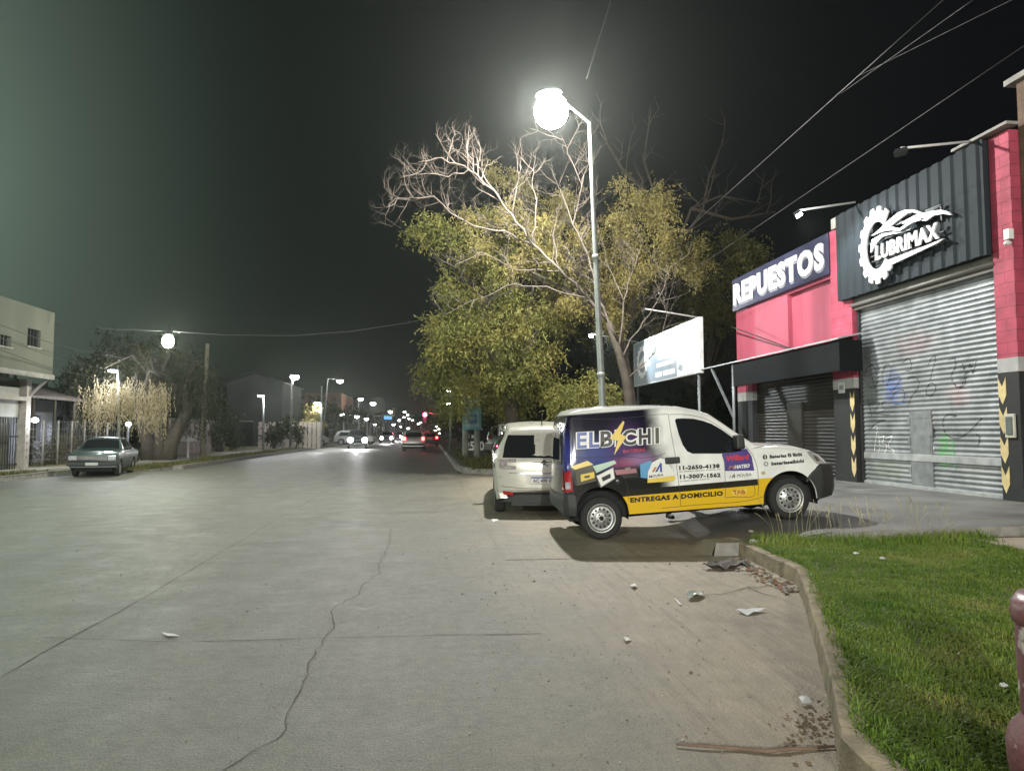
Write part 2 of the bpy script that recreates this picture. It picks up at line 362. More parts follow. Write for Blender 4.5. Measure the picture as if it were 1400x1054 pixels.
PV = [tuple(on_z(u, v, .15)[:2]) for u, v in ((1222, 729), (1270, 731), (1330, 740), (1400, 754), (1480, 772))]; PV = [(p[0], min(p[1], 8.60)) for p in PV] + [(13, 6.8), (13, 8.61), (PV[0][0] - .25, 8.61)]
sw = MB(); sw.prism(PV, lambda a, b, d: (a, b, d), -.02, .176); sw.box((9.75, 8.62, -.02), (14, 11.0, .16)); tag(sw.build('pavement', pm('pavement_tan', (.33, .285, .215), .85, 0, .2, 3, .4, 40)), kind='structure')
# cracks and joints of the concrete road: thin sheets of dirt-filled gap
M_crack = pm('crack_dirt', (.10, .096, .083), .95, 0, .2, 20)
def crack(pts, w, jit, seed, z=.004, name='road_crack'):
    r = random.Random(seed); P = resample(pts, .09); vs = []
    off = 0
    for i, p in enumerate(P):
        a = P[max(0, i-1)]; b = P[min(len(P)-1, i+1)]; d = Vector((b[0]-a[0], b[1]-a[1])).normalized(); nr = Vector((-d.y, d.x))
        off = off * .82 + r.uniform(-jit, jit); ww = w * r.uniform(.35, 1.3)
        vs += [(p[0] + nr.x*(off - ww), p[1] + nr.y*(off - ww), z), (p[0] + nr.x*(off + ww), p[1] + nr.y*(off + ww), z)]
    c = MB(); c.add(vs, [(2*i, 2*i+1, 2*i+3, 2*i+2) for i in range(len(P)-1)]); tag(c.build(name, M_crack), kind='structure')
def gp(*uv): return [tuple(on_z(u, v, 0)[:2]) for u, v in uv]
crack(gp((300, 1053), (368, 1010), (405, 965), (425, 930), (440, 888), (460, 860), (466, 835), (490, 815), (515, 785), (526, 760), (537, 722)), .0042, .034, 3)
crack(gp((0, 926), (80, 880), (170, 833), (290, 762), (400, 698), (480, 652)), .005, .004, 4, name='road_joint')
crack(gp((60, 872), (250, 878), (450, 872), (560, 869), (740, 866)), .005, .005, 5, name='road_joint')
crack(gp((80, 708), (250, 705), (400, 703), (600, 700)), .010, .006, 6, name='road_joint')
crack(gp((985, 738), (955, 728), (925, 720)), .03, .02, 8, .012, 'road_crack')
# ================================================================== the red auto-parts shop
XF = 9.75
def block_paint(name, c, c2, mortar, bw=.40, bh=.20, rough=.75):
    m = bpy.data.materials.new(name); m.use_nodes = True; nt = m.node_tree; L = nt.links.new; b = nt.nodes['Principled BSDF']
    t = nd(nt, 'ShaderNodeTexCoord'); mp = nd(nt, 'ShaderNodeMapping'); mp.inputs['Rotation'].default_value = (0, R_(-90), R_(-90)) if False else (0, 0, 0)
    sx = nd(nt, 'ShaderNodeSeparateXYZ'); cx = nd(nt, 'ShaderNodeCombineXYZ'); L(t.outputs['Object'], sx.inputs[0])
    ad = nd(nt, 'ShaderNodeMath', operation='ADD'); L(sx.outputs[0], ad.inputs[0]); L(sx.outputs[1], ad.inputs[1]); L(ad.outputs[0], cx.inputs[0]); L(sx.outputs[2], cx.inputs[1])
    br = nd(nt, 'ShaderNodeTexBrick'); L(cx.outputs[0], br.inputs[0]); br.inputs['Scale'].default_value = 1; br.inputs['Brick Width'].default_value = bw; br.inputs['Row Height'].default_value = bh
    br.inputs['Mortar Size'].default_value = .006; br.inputs['Mortar Smooth'].default_value = .3
    br.inputs['Color1'].default_value = (*c, 1); br.inputs['Color2'].default_value = (*c2, 1); br.inputs['Mortar'].default_value = (*mortar, 1)
    n = nd(nt, 'ShaderNodeTexNoise'); n.inputs['Scale'].default_value = 3; n.inputs['Detail'].default_value = 7; L(t.outputs['Object'], n.inputs[0])
    mx = nd(nt, 'ShaderNodeMixRGB', blend_type='MULTIPLY'); mx.inputs[0].default_value = .7; L(br.outputs[0], mx.inputs[1])
    rr = nd(nt, 'ShaderNodeValToRGB'); rr.color_ramp.elements[0].position = .3; rr.color_ramp.elements[1].position = .7; rr.color_ramp.elements[0].color = (.50, .48, .48, 1); rr.color_ramp.elements[1].color = (1.08, 1.05, 1.05, 1)
    L(n.outputs[0], rr.inputs[0]); L(rr.outputs[0], mx.inputs[2]); L(mx.outputs[0], b.inputs['Base Color']); b.inputs['Roughness'].default_value = rough
    bp = nd(nt, 'ShaderNodeBump'); bp.inputs['Strength'].default_value = .5; bp.inputs['Distance'].default_value = .02
    n3 = nd(nt, 'ShaderNodeTexNoise'); n3.inputs['Scale'].default_value = 40; L(t.outputs['Object'], n3.inputs[0])
    s2 = nd(nt, 'ShaderNodeMath', operation='MULTIPLY_ADD'); L(n3.outputs[0], s2.inputs[0]); s2.inputs[1].default_value = .35
    iv = nd(nt, 'ShaderNodeMath', operation='SUBTRACT'); iv.inputs[0].default_value = 1; L(br.outputs['Fac'], iv.inputs[1]); L(iv.outputs[0], s2.inputs[2]); L(s2.outputs[0], bp.inputs['Height']); L(bp.outputs[0], b.inputs['Normal'])
    return m
M_red = block_paint('red_block_paint', (.40, .056, .10), (.35, .048, .085), (.22, .032, .052))
M_redp = pm('red_plaster', (.43, .085, .135), .7, 0, .13, 2.2, .25, 35, stretch=(1, 1, .25))
M_greyband = pm('grey_primer', (.36, .36, .35), .8, 0, .12, 6, .3, 50)
M_black = pm('black_wall_paint', (.013, .015, .015), .7, 0, .25, 5, .35, 40)
M_conc = pm('bare_concrete', (.30, .29, .27), .85, 0, .2, 4, .4, 40)
M_yel = pm('faded_yellow', (.62, .50, .24), .7, 0, .15, 9)
M_zinc = pm('zinc_sheet', (.50, .52, .52), .42, .55, .15, 5)
shop = thing('auto_parts_shop', 'red painted block shop with a tall roller shutter and a lower dark shuttered door', 'shop', (XF, 16.0, .2))
w = MB()
# body behind the front, front pieces around the openings
w.box((XF + .5, 11.1, 0), (XF + 11, 22.3, 6.2), 0)
w.box((XF, 18.92, 3.02), (XF + .5, 22.3, 6.3), 1); w.box((XF, 16.65, 5.25), (XF + .5, 18.92, 6.3), 1); w.box((XF, 16.65, 3.02), (XF + .5, 18.92, 3.72), 1)
w.box((XF + .13, 16.65, 3.72), (XF + .5, 18.92, 5.25), 1)
w.box((XF, 21.25, 0), (XF + .5, 22.3, 2.45), 3); w.box((XF, 21.25, 2.45), (XF + .5, 22.3, 2.72), 2); w.box((XF, 21.25, 2.72), (XF + .5, 22.3, 3.02), 1)
w.box((XF + .05, 11.5, 4.32), (XF + .5, 15.78, 6.5), 1)
w.build('wall', [M_red, M_redp, M_greyband, M_black], shop, True)
for (a, b, top) in ((15.78, 16.65, 6.36), (11.05, 11.5, 6.6)):
    p = MB(); p.box((XF - .06, a, 2.74), (XF + .5, b, top), 0); p.box((XF - .063, a - .002, 2.50), (XF + .5, b + .002, 2.74), 1); p.box((XF - .06, a, 0), (XF + .5, b, 2.50), 2)
    # yellow and black chevrons on the edge facing the shutter
    r = random.Random(int(a)); wd = .17
    y0 = a if a > 14 else b - wd; zz = 2.42
    while zz > .55:
        h = .30; ym = y0 + wd / 2; X_ = XF - .066
        pts = [(y0, zz), (ym, zz - .16), (y0 + wd, zz), (y0 + wd, zz - h), (ym, zz - h - .16), (y0, zz - h)]
        p.prism(pts, lambda u, v, d: (d, u, v), X_ + .004, X_, 3); zz -= .50
    p.build('pillar', [M_red, M_greyband, M_black, M_yel], shop, True)
c = MB(); c.box((XF - .12, 15.9, 6.362), (XF + .3, 16.45, 6.62)); c.build('parapet_block', M_conc, shop, True)
# roller shutter: slatted curtain with sprayed scribbles
def slat(z, pitch=.098):
    k = (z / pitch) % 1.0
    return .022 * math.sin(math.pi * min(1, k / .82)) if k < .82 else -.004 * 0
def shutter_mat():
    m = bpy.data.materials.new('galvanised_shutter'); m.use_nodes = True; nt = m.node_tree; L = nt.links.new; b = nt.nodes['Principled BSDF']
    t = nd(nt, 'ShaderNodeTexCoord'); O = t.outputs['Object']; sp = nd(nt, 'ShaderNodeSeparateXYZ'); L(O, sp.inputs[0])
    n = nd(nt, 'ShaderNodeTexNoise'); n.inputs['Scale'].default_value = 2.2; n.inputs['Detail'].default_value = 8; L(O, n.inputs[0])
    r = nd(nt, 'ShaderNodeValToRGB'); r.color_ramp.elements[0].position = .3; r.color_ramp.elements[1].position = .72; r.color_ramp.elements[0].color = (.130, .144, .146, 1); r.color_ramp.elements[1].color = (.295, .315, .325, 1); L(n.outputs[0], r.inputs[0])
    col = r.outputs[0]
    def spray(col, y, z, ry, rz, c, a):
        v = nd(nt, 'ShaderNodeVectorMath', operation='SUBTRACT'); v.inputs[1].default_value = (0, y, z); cc = nd(nt, 'ShaderNodeCombineXYZ'); L(sp.outputs[1], cc.inputs[1]); L(sp.outputs[2], cc.inputs[2]); L(cc.outputs[0], v.inputs[0])
        s = nd(nt, 'ShaderNodeVectorMath', operation='MULTIPLY'); s.inputs[1].default_value = (0, 1 / ry, 1 / rz); L(v.outputs[0], s.inputs[0]); ln = nd(nt, 'ShaderNodeVectorMath', operation='LENGTH'); L(s.outputs[0], ln.inputs[0])
        nn = nd(nt, 'ShaderNodeTexNoise'); nn.inputs['Scale'].default_value = 5; nn.inputs['Detail'].default_value = 6; L(O, nn.inputs[0])
        ma = nd(nt, 'ShaderNodeMath', operation='MULTIPLY_ADD'); L(nn.outputs[0], ma.inputs[0]); ma.inputs[1].default_value = 1.1; L(ln.outputs[1], ma.inputs[2])
        mr = nd(nt, 'ShaderNodeMapRange', interpolation_type='SMOOTHSTEP'); mr.inputs[1].default_value = .8; mr.inputs[2].default_value = 1.6; mr.inputs[3].default_value = a; mr.inputs[4].default_value = 0; L(ma.outputs[0], mr.inputs[0])
        x = nd(nt, 'ShaderNodeMixRGB'); L(mr.outputs[0], x.inputs[0]); L(col, x.inputs[1]); x.inputs[2].default_value = (*c, 1); return x.outputs[0]
    for s in SPRAY: col = spray(col, *s)
    L(col, b.inputs['Base Color']); b.inputs['Metallic'].default_value = .35; b.inputs['Roughness'].default_value = .45
    return m
o_sh = Vector((XF + .12, 13.6, .34))
def syz(u, v): p = on_x(u, v, XF + .1); return (p.y - o_sh.y, p.z - o_sh.z)
SPRAY = []
for (u, v, ry, rz, c, a) in ((1220, 530, .42, .45, (.12, .18, .42), .45), (1292, 615, .28, .42, (.08, .30, .08), .5), (1265, 575, .35, .25, (.42, .22, .22), .35), (1250, 470, .8, .35, (.34, .18, .19), .25), (1310, 540, .4, .3, (.45, .28, .28), .35), (1190, 570, .3, .5, (.14, .16, .16), .7), (1215, 640, .9, .35, (.24, .27, .22), .6), (1340, 640, .9, .3, (.26, .27, .25), .5)):
    y, z = syz(u, v); SPRAY.append((y, z, ry, rz, c, a))
M_shut = shutter_mat()
sh = MB(); zs = []
k = 0
while k * .098 < 4.25:
    zs += [k * .098 + .098 * q for q in (0, .12, .3, .45, .6, .74, .82, .9)]; k += 1
ys = [-2.1, -1.4, -.7, 0, .7, 1.4, 2.1]; vs = [(-slat(z + 1e-5), y, z) for z in zs for y in ys]; n = len(ys)
sh.add(vs, [(j*n+i, j*n+i+1, (j+1)*n+i+1, (j+1)*n+i) for j in range(len(zs)-1) for i in range(n-1)], 0, False)
def ribbon(mb, P, w, m, dx=.004, prof=slat):
    P = resample(P, .03); vs = []
    for i, p in enumerate(P):
        a = P[max(0, i-1)]; b = P[min(len(P)-1, i+1)]; d = Vector((b[0]-a[0], b[1]-a[1]));
        if d.length < 1e-6: d = Vector((1, 0))
        d.normalize(); nr = Vector((-d.y, d.x)) * w
        for s_ in (-1, 1): y = p[0] + nr.x * s_; z = p[1] + nr.y * s_; vs.append((-prof(z) - dx, y, z))
    mb.add(vs, [(2*i, 2*i+1, 2*i+3, 2*i+2) for i in range(len(P)-1)], m)
def curve(P, k=5):
    """smooth line through the given points"""
    P = [Vector((p[0], p[1])) for p in P]; out = []
    for i in range(len(P) - 1):
        a = P[max(0, i-1)]; b = P[i]; c = P[i+1]; d = P[min(len(P)-1, i+2)]
        for j in range(k):
            t = j / k; out.append(tuple(.5 * ((2*b) + (c-a)*t + (2*a-5*b+4*c-d)*t*t + (3*b-a-3*c+d)*t*t*t)))
    out.append(tuple(P[-1])); return out
def z6(*pts): return curve([syz(1160 + a / 4.217, 470 + b / 4.217) for a, b in pts])
SCR = [((135, 120), (105, 140), (95, 190), (115, 245), (150, 250), (168, 200), (150, 140), (125, 125), (150, 260), (160, 280)),
       ((200, 240), (195, 160), (225, 118), (245, 150), (225, 230), (215, 240)), ((310, 110), (340, 85), (360, 110), (355, 150), (330, 155)),
       ((460, 120), (480, 80), (500, 75), (490, 130), (475, 180), (472, 210)), ((450, 250), (480, 225), (503, 255), (480, 298), (450, 290), (448, 250)),
       ((335, 205), (370, 190), (405, 215), (395, 260), (360, 310), (345, 360)), ((235, 205), (300, 195), (255, 270), (240, 265)), ((240, 330), (270, 280), (320, 270), (310, 340), (265, 350)),
       ((575, 95), (610, 85), (615, 130), (590, 190), (620, 245), (650, 240), (670, 180), (655, 110)), ((660, 120), (680, 175), (700, 115), (715, 170), (735, 100)), ((640, 210), (675, 195), (665, 240), (640, 255)),
       ((110, 320), (135, 420), (120, 350), (180, 340), (145, 395), (210, 385), (190, 350), (215, 330)), ((120, 440), (215, 440), (160, 455), (120, 500)), ((105, 400), (240, 410)),
       ((540, 450), (565, 410), (620, 415), (600, 420)), ((540, 450), (560, 520), (620, 545), (690, 510), (770, 425)), ((735, 520), (755, 540), (745, 595))]
for s_ in SCR: ribbon(sh, z6(*s_), .011, 1)
for s_ in (((140, 485), (165, 480), (150, 600), (160, 640), (178, 600), (172, 520)), ((180, 540), (205, 535), (195, 570), (220, 590), (205, 635)), ((215, 545), (250, 535), (228, 590), (262, 620), (240, 670)), ((455, 595), (485, 580), (490, 615), (465, 635)), ((350, 405), (400, 405), (370, 440))): ribbon(sh, z6(*s_), .010, 2)
for s_ in (((520, 560), (560, 545), (560, 600), (520, 640), (530, 690), (600, 690)), ((600, 560), (615, 720))): ribbon(sh, z6(*s_), .016, 3)
for s_ in (((215, 190), (230, 250), (300, 240), (290, 180)), ((235, 255), (260, 330), (320, 340), (315, 270))): ribbon(sh, z6(*s_), .012, 4)
for s_ in (((130, 395), (140, 360), (165, 395)), ): pass
M_scr = pm('black_spray', (.04, .042, .045), .6); M_scw = pm('white_spray', (.7, .7, .68), .6); M_scg = pm('green_spray', (.10, .34, .10), .6); M_scb = pm('blue_spray', (.10, .16, .42), .6)
so = sh.build('roller_shutter', [M_shut, M_scr, M_scw, M_scg, M_scb], shop); so.location = o_sh - Vector(shop.location)
# bottom rail, stiffening bar, guides and box, wicket door
x = MB(); x.bbox((-.05, -2.1, -.02), (.02, 2.1, .07), .008); x.bbox((-.045, -2.09, .56), (.01, 2.09, .70), .008); x.build('shutter_rail', M_zinc, so)
wd = MB(); ya, za = syz(1277, 662); yb, _ = syz(1247, 660); zt = syz(1262, 562)[1]
wd.bbox((-.034, ya, .05), (-.004, yb, zt), .006); 
for zz in (.3, .9, 1.3): wd.box((-.048, yb - .02, zz), (-.03, yb + .05, zz + .14))
wd.box((-.055, ya - .04, zt - .5), (-.03, ya + .08, zt - .3)); wd.box((-.042, ya, zt - .14), (-.036, yb, zt - .10)); wd.box((-.042, ya + .04, .75), (-.037, ya + .06, zt - .2))
wd.build('wicket_door', pm('worn_grey_steel', (.245, .26, .265), .5, .35, .2, 5), so)
ga = MB()
for yy in (-2.14, 2.1): ga = MB(); ga.box((-.07, yy, -.02), (.05, yy + .06, 4.25)); ga.build('shutter_guide', M_dark, so)
bx = MB(); bx.bbox((XF - .02, 11.5, 4.28), (XF + .049, 15.78, 4.62), .015); bx.tube([(XF - .05, 11.5, 4.40), (XF - .05, 15.78, 4.40)], .045, 10); bx.build('shutter_box', pm('brown_steel', (.12, .115, .10), .6, .3), shop, True)
# dark shutter door under the awning
d2 = MB(); zs = [];
for k in range(30): zs += [k * .092 + .092 * q for q in (0, .3, .6, .8)]
vs = [(XF + .16 - .7 * slat(z, .092), y, .3 + z) for z in zs for y in (16.66, 18, 19.1, 21.24)]
d2.add(vs, [(j*4+i, j*4+i+1, (j+1)*4+i+1, (j+1)*4+i) for j in range(len(zs)-1) for i in range(3)])
d2o = d2.build('roller_shutter', pm('brown_shutter_shaded', (.034, .031, .024), .5, .3, .2, 3), shop, True)  # brown darkened further: the awning's shade is put into the base colour
w2 = MB(); w2.bbox((XF + .10, 18.5, .35), (XF + .155, 19.3, 2.3), .006); w2.box((XF + .08, 18.5, 1.25), (XF + .1, 18.62, 1.45)); w2.build('wicket_door', pm('brown_shutter_shaded2', (.030, .028, .022), .5, .3), d2o, True)
# corrugated dark cladding over the shutter
cl = MB(); pitch = .32; yA, yB = 11.53, 16.12; prof = []
y = yB
while y > yA:
    prof += [(y, 0), (y - .05 * 1, .035), (y - .11, .035), (y - .16, 0)]; y -= pitch
prof.append((yA, 0)); zA, zB = 4.56, 6.60
vs = []
for (yy, dd) in prof: vs += [(XF - .16 - (.035 - dd) , yy, zA), (XF - .16 - (.035 - dd), yy, 5.45), (XF - .16 - (.035 - dd), yy, zB)]
cl.add(vs, [f for i in range(len(prof)-1) for f in ((3*i, 3*i+3, 3*i+4, 3*i+1), (3*i+1, 3*i+4, 3*i+5, 3*i+2))])
cl.box((XF - .158, yA, zA), (XF + .04, yA + .02, zB)); cl.box((XF - .158, yB - .02, zA), (XF - .062, yB, zB)); cl.box((XF - .158, yA + .02, zA), (XF + .04, yB - .02, zA + .02)); cl.box((XF - .158, yA + .02, zB - .02), (XF + .04, yB - .02, zB))
M_clad = pm('anthracite_cladding', (.020, .027, .032), .75, 0, .16, 3, .05, 40, spec=.2, stretch=(1, 1, .2)); cl.build('cladding', M_clad, shop, True)
# roof edge strip on the right, sensor, hole, small fittings
t = MB(); t.bar((XF - .1, 10.9, 6.65), (XF - .1, 12.2, 6.66), .25, .05); t.build('coping', M_conc, shop, True)
s_ = MB(); q = on_x(1380, 323, XF - .1); s_.bbox((XF - .16, q.y - .06, q.z - .06), (XF - .062, q.y + .06, q.z + .12), .015); s_.lathe([(.001, -.05), (.05, -.04), (.06, .0), (.03, .03)], (XF - .14, q.y, q.z - .11), 12); s_.build('siren_box', pm('white_plastic', (.7, .7, .68), .4), shop, True)
q = on_x(1380, 582, XF - .1); mbx = MB(); mbx.bbox((XF - .10, q.y - .10, q.z - .2), (XF - .062, q.y + .10, q.z + .2), .008, 0); mbx.bbox((XF - .115, q.y - .065, q.z - .15), (XF - .099, q.y + .065, q.z + .15), .004, 1); mbx.build('meter_box', [pm('cream_paint', (.52, .50, .42), .6), pm('meter_door', (.10, .12, .11), .4)], shop, True)
q = on_x(1151, 530, XF - .06); pl = MB(); pl.bbox((XF - .075, q.y - .13, q.z - .13), (XF - .062, q.y + .13, q.z + .13), .004, 0); pl.box((XF - .078, q.y - .08, q.z - .05), (XF - .0745, q.y + .08, q.z + .06), 1); pl.build('number_plate', [pm('plate_white', (.55, .55, .55), .5), pm('plate_grey', (.2, .2, .22), .5)], shop, True)
q = on_x(1152, 501, XF - .06); rs = MB(); rs.lathe([(.001, -.082), (.13, -.082), (.135, -.078), (.135, -.07)], (XF, q.y, q.z), 20, 0, 'x'); rs.box((XF - .086, q.y - .09, q.z - .02), (XF - .0815, q.y + .09, q.z + .05), 1); rs.build('alarm_sticker', [pm('dark_sticker', (.05, .04, .09), .4), pm('sticker_white', (.6, .6, .62), .5)], shop, True)
# awning in front of the door with its post and brace
M_awn = pm('awning_black', (.008, .010, .011), .85, 0, .2, 4, spec=.15)
XA = 9.12
a = on_x(1147, 467, XA); b = on_x(1002, 497, XA); yR, yL = a.y, b.y
aw = thing('awning', 'black sheet awning with pale front edge over the dark shuttered door', 'awning', (XA, yR, 2.4))
f = MB(); f.box((XA, yR, 2.86), (XA + .03, yL, 3.56), 0); f.box((XA + .03, yR, 2.86), (XF - .08, yR + .03, 3.56), 0); f.build('valance', M_awn, aw, True)
rf = MB(); rf.add([(XA - .06, yR - .06, 3.565), (XF - .07, yR - .06, 3.70), (XF - .07, yL + 4.4, 3.70), (XA - .06, yL + 4.4, 3.565), (XA - .06, yR - .06, 3.60), (XF - .07, yR - .06, 3.735), (XF - .07, yL + 4.4, 3.735), (XA - .06, yL + 4.4, 3.60)], [(0,3,2,1),(4,5,6,7),(0,1,5,4),(1,2,6,5),(2,3,7,6),(3,0,4,7)]); rf.build('sheet', M_zinc, aw, True)
M_galv = pm('grey_tube', (.22, .24, .25), .5, .4)
po = MB(); po.tube([(XA + .05, yL + .1, .3), (XA + .05, yL + .1, 3.56)], .045, 10); po.build('post', M_galv, aw, True)
br_ = MB(); br_.bar((XA + .05, yL + .1, 1.9), (XA + .0, yL + 1.7, 3.56), .06, .06); br_.build('brace', M_galv, aw, True)
# REPUESTOS sign: navy board with raised white letters
rb = thing('shop_sign', 'long navy board with raised white letters REPUESTOS on the red wall', 'sign', (XF, 19.4, 5.3))
m = MB(); m.bbox((XF - .10, 16.63, 5.33), (XF - .005, 22.33, 6.35), .01); m.build('board', pm('navy_board', (.024, .026, .066), .5, 0, .15, 4), rb, True)
M_let = pm('white_letters', (.80, .80, .80), .5, 0, .05, 4); M_letg = pm('letter_shadow_grey', (.30, .31, .36), .5)
lt = MB(); V, Fc = text_mesh('REPUESTOS', .05, 0, 1.14); yl, yr, zl, zh = 22.2, 16.80, 5.50, 6.18
for (dx0, dy, dz, mi) in ((-.103, .0, -.055, 1), (-.13, 0, 0, 0)):
    bm = bmesh.new(); vv = [bm.verts.new((0, yl + (yr - yl) * p[0] + dy, zl + (zh - zl) * p[1] + dz)) for p in V]
    for f_ in Fc:
        try: bm.faces.new([vv[i] for i in f_])
        except ValueError: pass
    ex = bmesh.ops.extrude_face_region(bm, geom=bm.faces[:]); 
    for g_ in ex['geom']:
        if isinstance(g_, bmesh.types.BMVert): g_.co.x = .025
    bm.verts.index_update(); lt.add([(v.co.x + XF + dx0, v.co.y, v.co.z) for v in bm.verts], [[v.index for v in q_.verts] for q_ in bm.faces], mi); bm.free()
lt.build('lettering', [M_let, M_letg], rb, True)
# LUBRIMAX logo sign: white cut-out gear, swooping car and name on a frame
XL = XF - .33
ls = thing('shop_sign', 'white cut-out gear and car logo LUBRIMAX standing proud of the dark cladding', 'sign', (XL, 14.0, 5.0))
def l3(a, b): p = on_x(1150 + a / 7.528, 260 + b / 7.528, XL); return (p.y, p.z)
fn = lambda u, v, d: (XL + d, u, v)
lg = MB()
cy, cz = l3(372, 570); top = l3(385, 318); r_in = top[1] - cz
rx_in = abs(l3(262, 590)[0] - cy); r_out = l3(372, 215)[1] - cz; rx_out = abs(l3(212, 590)[0] - cy); tooth = (l3(372, 172)[1] - cz) / r_out
ring = []; inn = []; N = 14; A0, A1 = R_(48), R_(318)
seg = 150
for k in range(seg + 1):
    w_ = A0 + (A1 - A0) * k / seg; ph = (w_ / (2 * math.pi) * 15) % 1
    s_ = tooth if ph < .52 else 1.0
    ring.append((cy - rx_out * 1.02 * s_ * math.cos(w_) * -1 * -1, cz + r_out * s_ * math.sin(w_)))
    inn.append((cy - rx_in * math.cos(w_), cz + r_in * math.sin(w_)))
rv = ring + inn; k1 = len(ring)
Av = [fn(*p, -.02) for p in rv]; Bv = [fn(*p, .02) for p in rv]
lg.add(Av + Bv, [(i, i+1, k1+i+1, k1+i) for i in range(k1-1)] + [(2*k1+i+1, 2*k1+i, 3*k1+i, 3*k1+i+1) for i in range(k1-1)] + [(i+1, i, 2*k1+i, 2*k1+i+1) for i in range(k1-1)] + [(k1+i, k1+i+1, 3*k1+i+1, 3*k1+i) for i in range(k1-1)] + [(0, k1, 3*k1, 2*k1), (k1-1, 2*k1-1, 4*k1-1, 3*k1-1)])
def L3(*P): return [l3(*p) for p in P]
shapes = [
 L3((325, 472), (420, 385), (500, 310), (590, 235), (660, 207), (730, 200), (790, 212), (850, 240), (800, 245), (740, 228), (690, 238), (600, 305), (515, 372), (540, 382), (610, 395), (700, 330), (790, 300), (850, 290), (880, 300), (820, 312), (740, 335), (640, 400), (600, 425), (520, 412), (430, 425)),
 L3((640, 330), (760, 262), (850, 240), (950, 213), (1040, 205), (1110, 225), (1140, 258), (1060, 245), (960, 262), (880, 318), (850, 318), (800, 290), (700, 322), (640, 350)),
 L3((312, 645), (315, 560), (325, 510), (430, 450), (540, 432), (620, 440), (540, 452), (430, 480), (370, 540)),
 L3((440, 760), (450, 735), (700, 640), (900, 565), (1062, 498), (1000, 545), (800, 640), (640, 715), (520, 770)),
 L3((440, 760), (520, 770), (500, 830), (470, 825), (455, 900), (400, 880), (400, 810)),
]
for s_ in shapes: lg.prism(s_, fn, .02, -.021)
lg.build('logo', M_let, ls, True)
nm = MB(); V, Fc = text_mesh('LUBRIMAX', .025, 0, 1.08)
bl, brr, tl = l3(368, 728), l3(1025, 498), l3(372, 575); tr = l3(1006, 330)
def warp(a, b): 
    p0 = np.array(bl) + (np.array(brr) - np.array(bl)) * a; p1 = np.array(tl) + (np.array(tr) - np.array(tl)) * a; return tuple(p0 + (p1 - p0) * b)
vs = [warp(p[0], p[1]) for p in V]; nm.add([fn(*p, -.045) for p in vs] , Fc); nm.add([fn(*p, -.01) for p in vs], Fc)
# sides of the letters
ed = {}
for f_ in Fc:
    for i in range(len(f_)): e_ = (f_[i], f_[(i+1) % len(f_)]); ed[tuple(sorted(e_))] = ed.get(tuple(sorted(e_)), 0) + 1
nn_ = len(vs); nm.add([fn(*p, -.045) for p in vs] + [fn(*p, -.01) for p in vs], [(a_, b_, nn_ + b_, nn_ + a_) for (a_, b_), c_ in ed.items() if c_ == 1])
nm.build('lettering', M_let, ls, True)
fr = MB()
for (p, q) in (((285, 470), (1010, 160)), ((270, 555), (700, 400)), ((290, 690), (1040, 420)), ((300, 740), (900, 560)), ((340, 790), (1060, 510)), ((850, 215), (1005, 155)), ((1005, 150), (1015, 310))):
    a_, b_ = l3(*p), l3(*q); fr.bar((XL + .045, *a_), (XL + .045, *b_), .03, .03)
for p in ((400, 250), (360, 800), (900, 300), (1000, 520), (650, 420)): a_ = l3(*p); fr.bar((XL + .03, *a_), (XF - .16, *a_), .025, .025)
fr.build('frame', M_dark, ls, True)
# flood lamps on long arms from the parapet, and the billboard with its own
M_flood = em('flood_lens', (.9, .97, 1.0), 90.0)
def flood(label, root, end, lit, aim, power=0, cone=R_(120)):
    root = Vector(root); end = Vector(end); t = thing('flood_lamp', label, 'flood lamp', root, 0, 'flood lamps on long arms')
    a = MB(); a.tube([root, root.lerp(end, .5), end], .024, 8); a.build('arm', pm('galvanised_arm', (.8, .8, .8), .45, .3), t, True)
    d = (Vector(aim) - end).normalized(); e2 = end - Vector((0, 0, .10))
    h = MB(); h.bar(e2 - d * .08, e2, .20, .15, 0); h.bar(end, e2 - d * .05, .03, .03); h.build('housing', M_dark, t, True)
    l = MB(); l.bar(e2 + d * .002, e2 + d * .02, .18, .13, 0); l.build('lens', M_flood if lit else glass('dead_lens', (.03, .03, .035)), t, True)
    if lit: lamp('flood_light', e2 + d * .06, power, (.90, .97, 1.0), t, 'SPOT', .08, d.to_track_quat('-Z', 'Y').to_euler(), cone, .5)
    return t
e1 = on_y(1092, 288, 15.3); flood('lit flood lamp on a long arm between REPUESTOS and the dark cladding', (XF - .2, 15.3, 6.68), e1, True, (XF, 14.2, 3.6), 380, R_(140))
e2_ = on_y(1232, 203, 11.75); flood('unlit flood lamp on a long arm above the right end of the dark cladding', (XF - .2, 11.75, 6.66), e2_, False, (XF, 13.0, 4.5))
XB = 9.0
bb = [on_x(u, v, XB) for u, v in ((866, 470), (955, 434), (957, 511), (868, 528))]; yl, yr = bb[0].y, bb[1].y; zt, zb = (bb[0].z + bb[1].z) / 2, (bb[2].z + bb[3].z) / 2
bo = thing('billboard', 'white lit billboard with a gear logo and lines of text hung beyond the awning', 'billboard', (XB, (yl + yr) / 2, zb))
m = MB(); m.bbox((XB, yr, zb), (XB + .16, yl, zt), .012, 0); m.build('cabinet', pm('cabinet_white', (.62, .63, .63), .5), bo, True)
ym = yl + (yr - yl) * .73
m = MB(); 
ff = lambda u, v, d: (XB + d, yl + (yr - yl) * u, zb + (zt - zb) * v)
m.prism([(.02, .03), (.98, .03), (.98, .97), (.02, .97)], ff, -.002, -.006, 0); m.prism([(.02, .03), (.72, .03), (.72, .97), (.02, .97)], ff, -.007, -.010, 1)
gear = []
